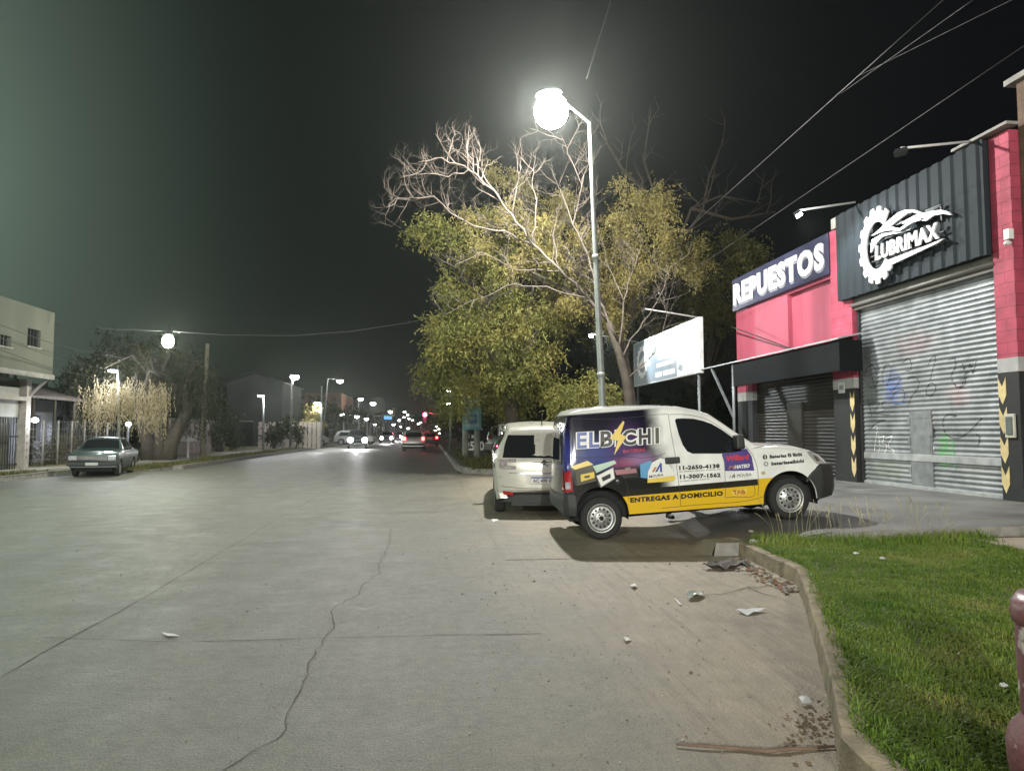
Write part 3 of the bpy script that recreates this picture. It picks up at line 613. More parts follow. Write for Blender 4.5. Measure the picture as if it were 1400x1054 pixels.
for k in range(60):
    w_ = 2 * math.pi * k / 60; r_ = 1.0 if (k // 2) % 2 else .88; gear.append((.17 + .10 * r_ * math.cos(w_), .52 + .38 * r_ * math.sin(w_)))
m.prism(gear, ff, -.011, -.014, 2); m.prism([(.17 + .065 * math.cos(2*math.pi*k/30), .52 + .24 * math.sin(2*math.pi*k/30)) for k in range(30)], ff, -.0145, -.017, 1)
m.prism([(.11, .48), (.18, .62), (.26, .70), (.33, .66), (.36, .56), (.28, .60), (.33, .40), (.14, .38)], ff, -.0175, -.020, 2)
for (a_, b_, c_, d_) in ((.42, .30, .68, .38), (.40, .10, .50, .20), (.52, .10, .69, .20), (.45, .44, .66, .52)): m.prism([(a_, b_), (c_, b_), (c_, d_), (a_, d_)], ff, -.0105, -.0135, 2)
m.prism([(.73, .16), (.79, .10), (.80, .20), (.76, .26)], ff, -.0065, -.009, 1)
m.build('face', [pm('sign_white', (.82, .82, .82), .4, 0, .02), pm('sign_slate', (.20, .25, .29), .4, 0, .08, 3), pm('sign_ink_white', (.85, .85, .85), .4, 0, .02)], bo, True)
for y_q in (yr + .3, yl - .3): m = MB(); m.tube([(XB + .1, y_q, .25), (XB + .1, y_q, zb)], .05, 8); m.build('post', M_galv, bo, True)
fe = on_y(808, 456, yl - .6); flood('lit flood lamp on an arm at the left end of the billboard', (XB + .05, yl - .6, zt + .02), fe, True, (XB, (yl*.4 + yr*.6), zt - .6), 1900, R_(80))
fe = on_y(880, 422, yr + .25); flood('unlit flood lamp on an arm over the right end of the billboard', (XB + .05, yr + .25, zt + .02), fe, False, (XB, yr, zb))
# neighbouring brown brick wall
nb = thing('brick_building', 'dark brown brick building edge to the right of the red shop', 'building', (XF + .2, 8, 0))
m = MB(); m.box((XF + .12, 5.0, 0), (XF + 9, 11.04, 7.4), 0); m.build('wall', block_paint('brown_brick', (.16, .10, .065), (.12, .08, .055), (.10, .08, .06), .26, .075, .9), nb, True)
m = MB(); m.box((XF + .02, 4.9, 7.402), (XF + 9, 11.2, 7.5), 0); m.build('coping', M_conc, nb, True)
# ================================================================== vehicles
class Shell:
    """car skin: side curve, rounded shoulder and top, lofted through stations along x (forward); +-y are the sides"""
    def __init__(s, top, wtop, wbelt, wbot, belt, bot, arches, bow=((-9, 0), (9, 0)), rc=.09, crown=.03):
        I = lambda t: (lambda x: float(np.interp(x, [p[0] for p in t], [p[1] for p in t])))
        s.top, s.wt, s.wb, s.w0, s.belt, s.bot0, s.bow = map(I, (top, wtop, wbelt, wbot, belt, bot, bow)); s.arches = arches; s.x0, s.x1 = top[0][0], top[-1][0]; s.rc, s.crown = rc, crown; s.tops = top
    def bot(s, x):
        z = s.bot0(x)
        for (cx, cz, r) in s.arches:
            if abs(x - cx) < r: z = max(z, cz + math.sqrt(r * r - (x - cx) ** 2))
        return z
    def keys(s, x):
        zt = s.top(x); rc = min(s.rc, max(.01, (zt - s.bot0(x)) * .3)); zc = zt - rc; zbelt = min(s.belt(x), zc - .01)
        f = (zc - zbelt) / max(.01, (max(zc, s.belt(x) + .45) - s.belt(x))); wt = s.wb(x) + (s.wt(x) - s.wb(x)) * min(1, max(0, f))
        return zt, rc, zc, zbelt, wt
    def side(s, x, z):
        zt, rc, zc, zb, wt = s.keys(x); z0 = s.bot0(x)
        if z <= zb:
            t = max(0, min(1, (z - z0) / max(.05, zb - z0))); return s.w0(x) + (s.wb(x) - s.w0(x)) * math.sin(t * math.pi / 2)
        if z <= zc: t = (z - zb) / max(1e-3, zc - zb); return s.wb(x) + (wt - s.wb(x)) * (t * .65 + .35 * t * t)
        t = min(1, (z - zc) / rc); return wt - rc * (1 - math.sqrt(max(0, 1 - t * t)))
    def bx(s, x, y): return x + s.bow(x) * (y / max(.1, s.wb(x))) ** 2
    def section(s, x):
        zt, rc, zc, zb, wt = s.keys(x); b = min(s.bot(x), zc - .005); P = []
        for k in range(9): z = b + (max(b, zb) - b) * k / 8; P.append((s.side(x, z), z))
        for k in range(1, 7): z = max(b, zb) + (zc - max(b, zb)) * k / 6; P.append((s.side(x, z), z))
        for k in range(1, 5): a = k / 4 * math.pi / 2; P.append((wt - rc + rc * math.cos(a), zc + rc * math.sin(a)))
        wy = wt - rc
        for k in range(1, 7): y = wy * (1 - k / 6); P.append((y, zt + s.crown * (1 - (y / max(.05, wy)) ** 2)))
        return P
    def loft(s, x0=None, x1=None, n=150, cut=None, grow=0.0, m=0):
        x0 = s.x0 if x0 is None else x0; x1 = s.x1 if x1 is None else x1
        xs = set(np.linspace(x0, x1, n)) | {p[0] for p in s.tops if x0 <= p[0] <= x1}
        for (cx, cz, r) in s.arches: xs |= {x for x in (cx - r * .9999, cx + r * .9999, cx - r * .97, cx + r * .97, cx - r * 1.0005, cx + r * 1.0005) if x0 < x < x1}
        xs = sorted(xs); rows = []
        for x in xs:
            P = s.section(x)
            row = [(s.bx(x, y), -(y + grow), z) for y, z in P] + [(s.bx(x, y), y + grow, z) for y, z in reversed(P[:-1])]
            rows.append(row)
        k = len(rows[0]); mb = MB(); vs = [p for r in rows for p in r]
        mb.add(vs, [(i*k+j, i*k+j+1, (i+1)*k+j+1, (i+1)*k+j) for i in range(len(xs)-1) for j in range(k-1)], m, True)
        mb.add(rows[0], [tuple(range(k))], m); mb.add(rows[-1], [tuple(range(k-1, -1, -1))], m)
        return mb
    def lay(s, mb, poly, m=0, off=.004, step=.06, sgn=-1, tris=None):
        """flat shape given by (x, z) laid on a side"""
        vs, fs = cut_map(poly, poly_tris(poly) if tris is None else tris, lambda a, b: (s.bx(a, s.side(a, b)), sgn * (s.side(a, b) + off), b), step); mb.add(vs, fs, m, True)
    def lay_top(s, mb, poly, m=0, off=.005, step=.07, zx=None):
        """shape given by (y, x) laid on roof, screen or bonnet"""
        def fn(y, x):
            zt, rc, zc, zb, wt = s.keys(x); wy = wt - rc; z = zt + s.crown * (1 - min(1.2, abs(y) / max(.05, wy)) ** 2) if abs(y) < wy else zc + math.sqrt(max(0, rc*rc - (abs(y)-wy)**2))
            e = .01; dz = (s.top(x + e) - s.top(x - e)) / (2 * e); nl = math.hypot(1, dz)
            return (s.bx(x, y) - dz / nl * off, y, z + off / nl)
        vs, fs = cut_map(poly, poly_tris(poly), fn, step); mb.add(vs, fs, m, True)
    def rear_x(s, z):
        """x of the tail at height z (tail = the stations before the roof)"""
        t = [(p[1], p[0]) for p in s.tops if p[0] < s.tops[0][0] + .55]; return float(np.interp(z - .5 * s.crown, [q[0] for q in t], [q[1] for q in t]))
    def lay_rear(s, mb, poly, m=0, off=.006, step=.07):
        vs, fs = cut_map(poly, poly_tris(poly), lambda y, z: (s.bx(s.rear_x(z), y) - off, y, z), step); mb.add(vs, fs, m, True)
def wheel(parent, x, y, z, sgn, R=.295, wdt=.175, steel=True, rimm=None, detail=True):
    t = MB(); h = wdt / 2; rr = R * .66
    t.lathe([(rr - .02, -h * .8), (rr, -h * .95), (R * .86, -h), (R * .96, -h * .86), (R, -h * .55), (R, h * .55), (R * .96, h * .86), (R * .86, h), (rr, h * .95), (rr - .02, h * .8)], n=36, ax='y')
    o = t.build('wheel', M_tyre, parent); o.location = (x, y, z)
    r = MB(); s = sgn
    if steel:
        r.lathe([(rr + .004, s * h * .96), (rr - .012, s * h * .98), (rr - .022, s * h * .6), (rr * .84, s * h * .52), (rr * .74, s * h * .58), (rr * .52, s * h * .60), (rr * .44, s * h * .78), (rr * .26, s * h * .82), (.001, s * h * .82)], n=32, ax='y')
        if detail:
            for k in range(13):
                w = 2 * math.pi * k / 13 + .2; c = Vector((rr * .64 * math.cos(w), s * (h * .60 + .003), rr * .64 * math.sin(w))); pts = [(c.x + .017 * math.cos(a), c.y, c.z + .017 * math.sin(a)) for a in [2*math.pi*q/10 for q in range(10)]]; r.add(pts, [tuple(range(10))], 1)
            for k in range(4):
                w = 2 * math.pi * k / 4 + .5; r.lathe([(.012, s * h * .80), (.012, s * h * .92), (.001, s * h * .93)], (rr * .30 * math.cos(w), 0, rr * .30 * math.sin(w)), 8, 1, 'y')
            r.lathe([(.032, s * h * .82), (.032, s * h * .94), (.001, s * h * .95)], (0, 0, 0), 12, 1, 'y')
    else:
        r.lathe([(rr + .004, s * h * .96), (rr - .015, s * h * .98), (rr - .03, s * h * .5)], n=32, ax='y')
        for k in range(7):
            w = 2 * math.pi * k / 7; d = Vector((math.cos(w), 0, math.sin(w))); r.bar(Vector((0, s * h * .75, 0)) + d * .03, Vector((0, s * h * .82, 0)) + d * (rr - .01), .035, .03, 0, up=(0, 1, 0))
        r.lathe([(.05, s * h * .7), (.045, s * h * .92), (.001, s * h * .93)], n=16, ax='y'); r.lathe([(rr - .02, s * h * .45), (.001, s * h * .45)], n=20, ax='y', m=1)
    r.build('rim', [rimm or M_rim, M_hole], o)
    return o
M_tyre = pm('tyre_rubber', (.022, .022, .022), .85, 0, .2, 8, .2, 40); M_rim = pm('wheel_silver', (.42, .43, .42), .4, .6, .2, 9); M_hole = pm('black_gap', (.01, .01, .01), .8)
M_plast = pm('black_bumper_plastic', (.026, .027, .026), .6, 0, .2, 6, .1, 80); M_seam = pm('panel_seam', (.02, .02, .022), .7); M_glass = glass('car_glass'); M_chrome = pm('chrome', (.6, .6, .6), .18, 1.0, .05, 5)
M_redl = pm('red_lamp_lens', (.36, .018, .022), .15, 0, .1, 10); M_clear = pm('clear_lamp', (.55, .56, .58), .12, .3, .25, 14); M_under = pm('underbody', (.012, .012, .012), .9)
def arch_liner(parent, cx, cz, r, w, wi=.32):
    out = []; n = 14
    for s in (-1, 1):
        m = MB(); vs = []
        for k in range(n + 1):
            a = math.pi * (k / n) * 1.16 - .08 * math.pi; vs += [(cx + r * math.cos(a), s * (w - .02), cz + r * math.sin(a)), (cx + r * math.cos(a), s * (w - wi), cz + r * math.sin(a))]
        m.add(vs, [(2*k, 2*k+1, 2*k+3, 2*k+2) for k in range(n)]); m.add([vs[2*k+1] for k in range(n+1)], [tuple(range(n+1))]); out.append(m)
    return out
# ------------------------------------------------------------------ the delivery van
VX, VY = 2.44, 10.80
van = thing('delivery_van', 'white and purple battery delivery van with yellow sill, nose up on the driveway ramp', 'van', (VX, VY, .012)); VPITCH = R_(4.5)
van.rotation_euler = (0, -VPITCH, R_(-3.0))
_cp, _sp = math.cos(VPITCH), math.sin(VPITCH)
def vp(u, v): s = (u - 821) / 97.3; h = (736 - v) / 97.3; return (s * _cp + h * _sp, -s * _sp + h * _cp)
def v1(*P): return [vp(750 + a / 7, 540 + b / 7) for a, b in P]
def v2(*P): return [vp(900 + a / 5.385, 540 + b / 5.385) for a, b in P]
VA = [(0.0, .345, .385), (2.69, .335, .395)]
vs_ = Shell(top=[(-.545, .60), (-.53, .75), (-.50, 1.0), (-.455, 1.35), (-.41, 1.62), (-.37, 1.735), (-.31, 1.79), (-.15, 1.815), (.44, 1.812), (1.0, 1.775), (1.31, 1.735), (1.55, 1.672), (1.70, 1.612), (1.85, 1.49), (2.06, 1.305), (2.27, 1.13), (2.36, 1.10), (2.6, 1.088), (2.88, 1.052), (3.10, .985), (3.28, .90), (3.40, .79), (3.47, .66), (3.50, .55)],
    wtop=[(-.55, .72), (-.3, .745), (1.2, .74), (1.7, .69), (2.3, .70), (3.4, .6)], wbelt=[(-.545, .80), (-.50, .835), (-.40, .855), (2.4, .855), (2.9, .852), (3.2, .83), (3.38, .77), (3.50, .66)], wbot=[(-.545, .78), (-.40, .83), (2.4, .83), (3.1, .81), (3.35, .74), (3.5, .62)],
    belt=[(-.6, 1.0), (2.3, 1.0), (2.9, .85), (3.4, .6)], bot=[(-.6, .37), (-.3, .36), (.3, .32), (2.3, .30), (2.9, .30), (3.2, .32), (3.4, .40)], arches=VA, bow=[(-.6, .06), (-.2, .0), (2.8, 0), (3.1, -.02), (3.5, -.11)], rc=.085, crown=.035)
def livery():
    m = bpy.data.materials.new('van_livery'); m.use_nodes = True; nt = m.node_tree; L = nt.links.new; b = nt.nodes['Principled BSDF']
    t = nd(nt, 'ShaderNodeTexCoord'); s = nd(nt, 'ShaderNodeSeparateXYZ'); L(t.outputs['Object'], s.inputs[0]); X, Y, Z = s.outputs
    def M(op, a, c=None, d=None, clamp=False):
        n = nd(nt, 'ShaderNodeMath', operation=op); n.use_clamp = clamp
        for i, v in enumerate((a, c, d)):
            if v is None: continue
            if isinstance(v, (int, float)): n.inputs[i].default_value = v
            else: L(v, n.inputs[i])
        return n.outputs[0]
    def sm(v, a, c_):
        n = nd(nt, 'ShaderNodeMapRange', interpolation_type='SMOOTHSTEP'); L(v, n.inputs[0]); n.inputs[1].default_value = a; n.inputs[2].default_value = c_; return n.outputs[0]
    def mix(f, a, c_):
        n = nd(nt, 'ShaderNodeMixRGB')
        for i, v in enumerate((f, a, c_)):
            if isinstance(v, tuple): n.inputs[i].default_value = (*v, 1)
            elif isinstance(v, (int, float)): n.inputs[i].default_value = v
            else: L(v, n.inputs[i])
        return n.outputs[0]
    def blob(x, z, rx, rz): return M('SUBTRACT', 1, sm(M('SQRT', M('ADD', M('POWER', M('ABSOLUTE', M('DIVIDE', M('SUBTRACT', X, x), rx)), 2), M('POWER', M('ABSOLUTE', M('DIVIDE', M('SUBTRACT', Z, z), rz)), 2))), .15, 1.0))
    nz = nd(nt, 'ShaderNodeTexNoise'); nz.inputs['Scale'].default_value = 3.5; nz.inputs['Detail'].default_value = 5; L(t.outputs['Object'], nz.inputs[0])
    white = mix(sm(nz.outputs[0], .35, .7), (.68, .70, .67), (.80, .81, .78))
    xx = M('ADD', X, M('MULTIPLY', M('SUBTRACT', nz.outputs[0], .5), .25))
    wrap = mix(blob(.0, 1.12, .62, .42), (.006, .006, .016), (.035, .05, .20)); wrap = mix(M('MULTIPLY', blob(.42, 1.25, .42, .5), .75), wrap, (.085, .04, .14)); wrap = mix(M('MULTIPLY', blob(-.42, 1.2, .16, .5), .7), wrap, (.04, .05, .24))
    wrap = mix(M('MULTIPLY', blob(.62, 1.05, .35, .16), .8), wrap, (.30, .19, .34)); wrap = mix(M('MULTIPLY', blob(.35, 1.02, .3, .12), .35), wrap, (.5, .12, .12))
    wrap = mix(sm(Z, 1.02, .88), wrap, (.012, .012, .013))
    edge = M('SUBTRACT', 1, sm(xx, .70, 1.04)); edge2 = M('SUBTRACT', 1, sm(xx, .84, 1.16))
    lowm = sm(Z, 1.12, .95); e = M('ADD', M('MULTIPLY', edge, M('SUBTRACT', 1, lowm)), M('MULTIPLY', edge2, lowm))
    e = M('MULTIPLY', e, M('SUBTRACT', 1, sm(Z, 1.735, 1.765))); c = mix(e, white, wrap)
    st = M('MULTIPLY', M('MULTIPLY', M('GREATER_THAN', X, .36), M('LESS_THAN', X, 2.235)), M('LESS_THAN', Z, .655)); c = mix(st, c, (.02, .018, .016))
    yl = M('MULTIPLY', M('GREATER_THAN', X, .28), M('LESS_THAN', Z, M('ADD', .568, M('MULTIPLY', .088, M('GREATER_THAN', X, 2.235))))); yl = M('MULTIPLY', yl, M('LESS_THAN', X, 2.62)); c = mix(yl, c, (.66, .42, .022))
    L(c, b.inputs['Base Color']); b.inputs['Roughness'].default_value = .16; b.inputs['Coat Weight'].default_value = .3; b.inputs['Coat Roughness'].default_value = .03
    b.inputs['Specular IOR Level'].default_value = .5
    return m
M_liv = livery()
body = vs_.loft(n=170); bo_ = body.build('body', M_liv, van)
ub = MB(); ub.box((-.42, -.62, .26), (3.2, .62, .5)); ub.bar((-.2, -.5, .30), (.2, -.5, .27), .06, .08); ub.build('underbody', M_under, van)
for A_ in VA:
    for al in arch_liner(van, *A_, .84): al.build('wheel_arch', M_under, van)
# bumpers: growing shells over the lower ends
fb = Shell(top=[(2.93, .60), (3.02, .69), (3.12, .765), (3.20, .785), (3.44, .775), (3.50, .74), (3.545, .60), (3.55, .50)], wtop=[(2.9, .86), (3.2, .83), (3.4, .77), (3.55, .62)], wbelt=[(2.9, .866), (3.2, .845), (3.38, .79), (3.48, .72), (3.55, .62)], wbot=[(2.9, .85), (3.15, .83), (3.4, .74), (3.55, .58)], belt=[(2, .6), (4, .6)], bot=[(2.9, .30), (3.1, .30), (3.4, .33), (3.55, .42)], arches=[VA[1]], bow=[(2.9, .0), (3.15, -.02), (3.55, -.11)], rc=.05, crown=.01)
fb.loft(n=50).build('bumper', M_plast, van)
rbm = Shell(top=[(-.585, .52), (-.575, .60), (-.555, .655), (-.50, .68), (-.40, .68), (-.372, .66)], wtop=[(-.6, .84), (-.3, .86)], wbelt=[(-.585, .81), (-.50, .86), (-.3, .868)], wbot=[(-.585, .78), (-.45, .84), (-.3, .85)], belt=[(-1, .5), (1, .5)], bot=[(-.585, .40), (-.5, .36), (-.3, .36)], arches=[VA[0]], bow=[(-.6, .07), (-.3, .02)], rc=.04, crown=.0)
rbm.loft(n=40).build('bumper', M_plast, van)
def part_lay(name, polys, mt, off=.004, both=False, parent=van, shell=vs_):
    m = MB()
    for p in polys:
        shell.lay(m, p, 0, off)
        if both: shell.lay(m, p, 0, off, sgn=1)
    return m.build(name, mt, parent)
win = v2((118, 195), (128, 180), (180, 178), (262, 181), (330, 195), (400, 218), (470, 258), (530, 305), (575, 348), (605, 385), (600, 412), (560, 425), (440, 436), (232, 436), (195, 420), (165, 375), (140, 300))
for sg in (-1, 1):
    m = MB(); vs_.lay(m, win, 0, .005, .06, sg); m.build('window', M_glass, van)
m = MB(); vs_.lay_top(m, [(-.60, 1.745), (.60, 1.745), (.655, 2.27), (-.655, 2.27)], 0, .006); m.build('windscreen', M_glass, van)
m = MB(); vs_.lay_rear(m, [(-.62, 1.06), (-.04, 1.06), (-.04, 1.52), (-.58, 1.52)], 0, .006); vs_.lay_rear(m, [(.62, 1.06), (.04, 1.06), (.04, 1.52), (.58, 1.52)], 0, .006); m.build('rear_window', M_glass, van)
# seams of door, sliding panel, sill and cargo bulge
sm_ = MB()
def seam(P, w=.006):
    P = curve(P, 6); P = resample(P, .05); vs = []
    for i, p in enumerate(P):
        a = P[max(0, i-1)]; b = P[min(len(P)-1, i+1)]; d = Vector((b[0]-a[0], b[1]-a[1]))
        if d.length < 1e-6: continue
        d.normalize(); nr = Vector((-d.y, d.x)) * w / 2
        for s_ in (-1, 1): x, z = p[0] + nr.x*s_, p[1] + nr.y*s_; vs.append((vs_.bx(x, vs_.side(x, z)), -(vs_.side(x, z) + .003), z))
    sm_.add(vs, [(2*i, 2*i+1, 2*i+3, 2*i+2) for i in range(len(vs)//2-1)])
for P in (v2((72, 150), (80, 260), (100, 420), (120, 600), (135, 720), (142, 815)), v2((72, 150), (200, 150), (330, 172), (440, 225), (560, 320), (640, 390), (690, 470), (715, 560), (722, 690), (715, 745)), v2((450, 440), (465, 500), (472, 620), (474, 755)), v2((474, 755), (580, 752), (685, 745), (690, 660)), v2((0, 830), (300, 805), (600, 785), (768, 748)),
          v1((640, 570), (650, 690), (700, 790), (720, 870), (740, 1000)), v1((200, 235), (620, 240), (980, 200), (1140, 192)), v1((205, 250), (200, 500), (230, 600), (640, 590), (860, 605), (1010, 590), (1090, 560)), v2((690, 400), (760, 385), (860, 372))): seam(P)
sm_.build('panel_seam', M_seam, van)
# light streaks of the pressed panel: raised swage on the side
m = MB()
for P in (v1((650, 195), (720, 190), (760, 200), (700, 208)), ): pass
hd = vp(915, 630); m.bbox((hd[0] - .105, -(vs_.side(*hd) + .035), hd[1] - .045), (hd[0] + .105, -(vs_.side(*hd) - .01), hd[1] + .045), .018); m.build('door_handle', M_plast, van)
q = vp(1004, 605)
for s_ in (-1, 1):
    mi = MB(); ya_, yb_ = sorted((s_ * .86, s_ * 1.03)); mi.bbox((q[0] - .06, ya_, q[1] - .10), (q[0] + .06, yb_, q[1] + .10), .03); mi.bar((q[0] + .02, s_ * .74, q[1] - .04), (q[0], s_ * .88, q[1] - .04), .05, .05); mi.build('mirror', M_plast, van)
for s_, nm in ((-1, 'tail_light'), (1, 'tail_light')):
    m = MB(); p = [(-.535, .69), (-.40, .70), (-.405, .84), (-.41, .985), (-.50, .985)]
    vs_.lay(m, p, 0, .008, .05, s_); vs_.lay(m, [(-.52, .73), (-.43, .735), (-.435, .83), (-.51, .83)], 1, .012, .05, s_); vs_.lay_rear(m, [(s_ * .70, .70), (s_ * .80, .70), (s_ * .78, .985), (s_ * .70, .985)], 0, .008); m.build(nm, [M_redl, M_clear], van)
for s_ in (-1, 1):
    m = MB(); hp = v2((1112, 428), (1140, 420), (1172, 424), (1215, 452), (1262, 485), (1300, 508), (1250, 512), (1188, 514), (1165, 495), (1140, 462)); vs_.lay(m, hp, 0, .010, .05, s_); hp2 = v2((1165, 445), (1200, 460), (1235, 490), (1190, 495)); vs_.lay(m, hp2, 1, .014, .05, s_); m.build('headlight', [M_clear, M_chrome], van)
m = MB(); q = vp(841, 658); m.lathe([(.001, -.010), (.052, -.010), (.058, .004)], (q[0], -vs_.side(*q), q[1]), 20, 0, 'y'); m.build('fuel_cap', pm('cap_black', (.03, .03, .032), .3), van)
m = MB(); q = v2((757, 577))[0]; m.lathe([(.001, -.012), (.022, -.010), (.026, .004)], (q[0], -vs_.side(*q), q[1]), 14, 0, 'y', sc=(1.3, 1)); m.build('side_indicator', pm('indicator', (.5, .42, .28), .3), van)
for sg in (-1, 1): m = MB(); m.bar((2.30 + .0, sg * .1 - .1, 1.165), (2.16, sg * .1 + .42, 1.235), .02, .02); m.build('wiper', M_plast, van)
for (x, z) in ((0.0, .295), (2.69, .344)):
    for s_ in (-1, 1): wheel(van, x, s_ * .725, z, s_)
# printed lettering and pictures
def ink(name, c, rough=.35): return pm(name, c, rough, 0, .03, 5)
K_k = ink('ink_black', (.012, .012, .013)); K_w = ink('ink_white', (.72, .73, .70)); K_b = ink('ink_blue', (.035, .07, .30)); K_y = ink('ink_yellow', (.70, .52, .10)); K_r = ink('ink_red', (.55, .035, .05)); K_p = ink('ink_purple', (.075, .05, .22)); K_g = ink('ink_grey', (.22, .22, .22)); K_m = ink('ink_mint', (.40, .55, .44)); K_ol = ink('ink_olive', (.07, .065, .045)); K_c = ink('ink_cyan', (.10, .30, .52)); K_o = ink('ink_orange', (.46, .17, .03)); K_br = ink('ink_rose', (.35, .16, .17))
INK = [K_k, K_w, K_b, K_y, K_r, K_p, K_g, K_m, K_ol, K_c, K_o, K_br]; k_, w_, b_, y_, r_, p_, g_, m_, ol_, c_, o_, br2_ = range(12)
def vtext(mb, txt, bl, br, tl, m, off, bold=.02, sp=1.0, shear=0, step=.10):
    V, Fc = text_mesh(txt, bold, 0, sp, shear, 2); q = quadmap(bl, br, tl); vs_.lay(mb, [q(p[0], p[1]) for p in V], m, off, step, -1, Fc)
def pic(mb, P, m, off): vs_.lay(mb, P, m, off, .12)
# the name: outlined letters
nm = MB(); nm_ol = []
E0 = v1((240, 522), (1040, 472), (246, 368)); bl, br_, tl = E0
let = [('E', .0, .135, b_), ('L', .150, .285, b_), ('B', .285, .44, k_), ('I', .47, .51, k_), ('C', .545, .725, k_), ('H', .745, .90, k_), ('I', .945, 1.0, ol_)]
q = quadmap(bl, br_, tl)
for ch, a, b2, mi_ in let:
    V, Fc = text_mesh(ch, .055, 0, 1, 0, 3)
    def sub(V, e): return [q(a + (b2 - a) * p[0] + (p[0] - .5) * 2 * e, p[1] + (p[1] - .5) * 2 * e * 2.2) for p in V]
    V2, F2 = text_mesh(ch, .10, 0, 1, 0, 3); vs_.lay(nm, sub(V2, .010), w_, .006, .10, -1, F2)
    V3, F3 = text_mesh(ch, .03, 0, 1, 0, 3); vs_.lay(nm, sub(V3, -.006), mi_, .0085, .10, -1, F3)
pic(nm, v1((700, 255), (565, 425), (640, 445), (600, 578), (725, 405), (668, 385), (712, 270)), y_, .011)
vtext(nm, 'BATERIAS', *v1((690, 560), (900, 545), (690, 530)), r_, .008, .0)
nm.build('name_lettering', INK, van)
# battery pictures
pb_ = MB()
pic(pb_, v1((165, 690), (215, 715), (232, 868), (200, 855)), k_, .006); pic(pb_, v1((215, 715), (400, 668), (425, 820), (232, 868)), ol_, .006); pic(pb_, v1((165, 690), (345, 632), (402, 666), (215, 715)), y_, .007); pic(pb_, v1((272, 762), (408, 735), (412, 790), (278, 828)), y_, .009); pic(pb_, v1((310, 775), (370, 765), (365, 785), (320, 795)), ol_, .011)
pic(pb_, v1((395, 682), (600, 628), (620, 655), (430, 746)), m_, .012); pic(pb_, v1((395, 682), (430, 746), (470, 884), (440, 860)), k_, .0125); pic(pb_, v1((425, 772), (590, 690), (606, 800), (470, 884)), g_, .013); pic(pb_, v1((432, 775), (585, 700), (600, 795), (474, 872)), w_, .0135); pic(pb_, v1((475, 790), (560, 750), (565, 790), (490, 825)), k_, .0155)
pic(pb_, v1((590, 715), (815, 700), (838, 790), (690, 795)), k_, .006); pic(pb_, v1((600, 720), (805, 705), (815, 745), (620, 765)), br2_, .0075); pic(pb_, v1((700, 700), (750, 692), (752, 712), (702, 715)), g_, .009)
pic(pb_, v1((845, 668), (930, 636), (960, 640), (925, 800), (850, 790)), c_, .006); pic(pb_, v1((915, 838), (920, 740), (960, 650), (1040, 608), (1090, 622), (1150, 720), (1182, 800), (1165, 822)), w_, .009); pic(pb_, v1((916, 804), (1172, 772), (1184, 802), (1165, 824), (914, 840)), y_, .011)
pic(pb_, v1((955, 740), (985, 690), (1005, 690), (975, 740)), o_, .011); pic(pb_, v1((985, 740), (1040, 650), (1052, 660), (1055, 740), (1035, 740), (1035, 690), (1010, 735)), b_, .011)
vtext(pb_, 'MOURA', *v1((930, 795), (1066, 776), (932, 770)), k_, .0115, .02)
pb_.build('battery_picture', INK, van)
dl = MB()
vtext(dl, 'ENTREGAS A DOMICILIO', *[vp(857.3, 686.6), vp(984.5, 677.9), vp(857.1, 679.8)], k_, .006, .055, 1.12)
dl0 = dl; dl = MB(); dl0.build('slogan_lettering', INK, van)
vtext(dl, '11-2650-4138', *[vp(924.3, 643.2), vp(980.2, 640.4), vp(924.0, 637.2)], k_, .006, .055, 1.1)
dl.build('phone_lettering', INK, van); dl = MB()
vtext(dl, '11-3007-1562', *[vp(925.2, 655.2), vp(981.4, 652.8), vp(924.9, 649.2)], k_, .006, .055, 1.1)
dl.build('phone_lettering', INK, van); dl = MB()
for (a, b, c2, d) in ((130, 571, 440, 553), (135, 640, 355, 623)):
    dl = MB()
    p0, p1 = v2((a, b), (c2, d)); n_ = 34
    for k in range(n_):
        if (k * 7) % 9 == 3: continue
        u0 = k / n_; u1 = (k + .72) / n_; A = (p0[0] + (p1[0]-p0[0])*u0, p0[1] + (p1[1]-p0[1])*u0); B = (p0[0] + (p1[0]-p0[0])*u1, p0[1] + (p1[1]-p0[1])*u1)
        vs_.lay(dl, [A, B, (B[0], B[1] + .013), (A[0], A[1] + .013)], g_, .005)
    dl.build('small_print', INK, van)
dl = MB()
pic(dl, v2((452, 436), (560, 425), (610, 405), (640, 400), (672, 460), (690, 560), (472, 562), (468, 500)), p_, .006)
vtext(dl, 'Willard', *v2((478, 492), (648, 480), (478, 452)), r_, .0085, .04); vtext(dl, 'MATEO', *v2((540, 548), (652, 538), (546, 520)), w_, .0085, .05); vtext(dl, 'M', *v2((495, 550), (540, 547), (505, 524)), br2_, .0085, .06)
vtext(dl, 'MOURA', *v2((562, 610), (668, 600), (562, 586)), k_, .006, .0); pic(dl, v2((500, 612), (512, 592), (518, 592), (506, 612)), g_, .006); pic(dl, v2((518, 612), (540, 580), (546, 612), (538, 612), (537, 598), (526, 612)), k_, .006)
dl.build('brand_panel', INK, van); dl = MB()
pic(dl, v2((515, 702), (636, 690), (628, 735), (530, 740)), y_, .0055); vtext(dl, 'TAB', *v2((532, 735), (626, 730), (522, 702)), o_, .007, .06)
dl.build('brand_panel', INK, van); dl = MB()
vtext(dl, 'Baterias El Bichi', *[vp(1049.7, 627.8), vp(1098, 624.4), vp(1049.5, 623)], k_, .006, .05, 1.06); dl.build('page_lettering', INK, van); dl = MB(); vtext(dl, 'bateriaselbichi', *[vp(1052, 637.3), vp(1099, 633.4), vp(1051.8, 632.3)], k_, .006, .05, 1.06)
dl.build('page_lettering', INK, van); dl = MB()
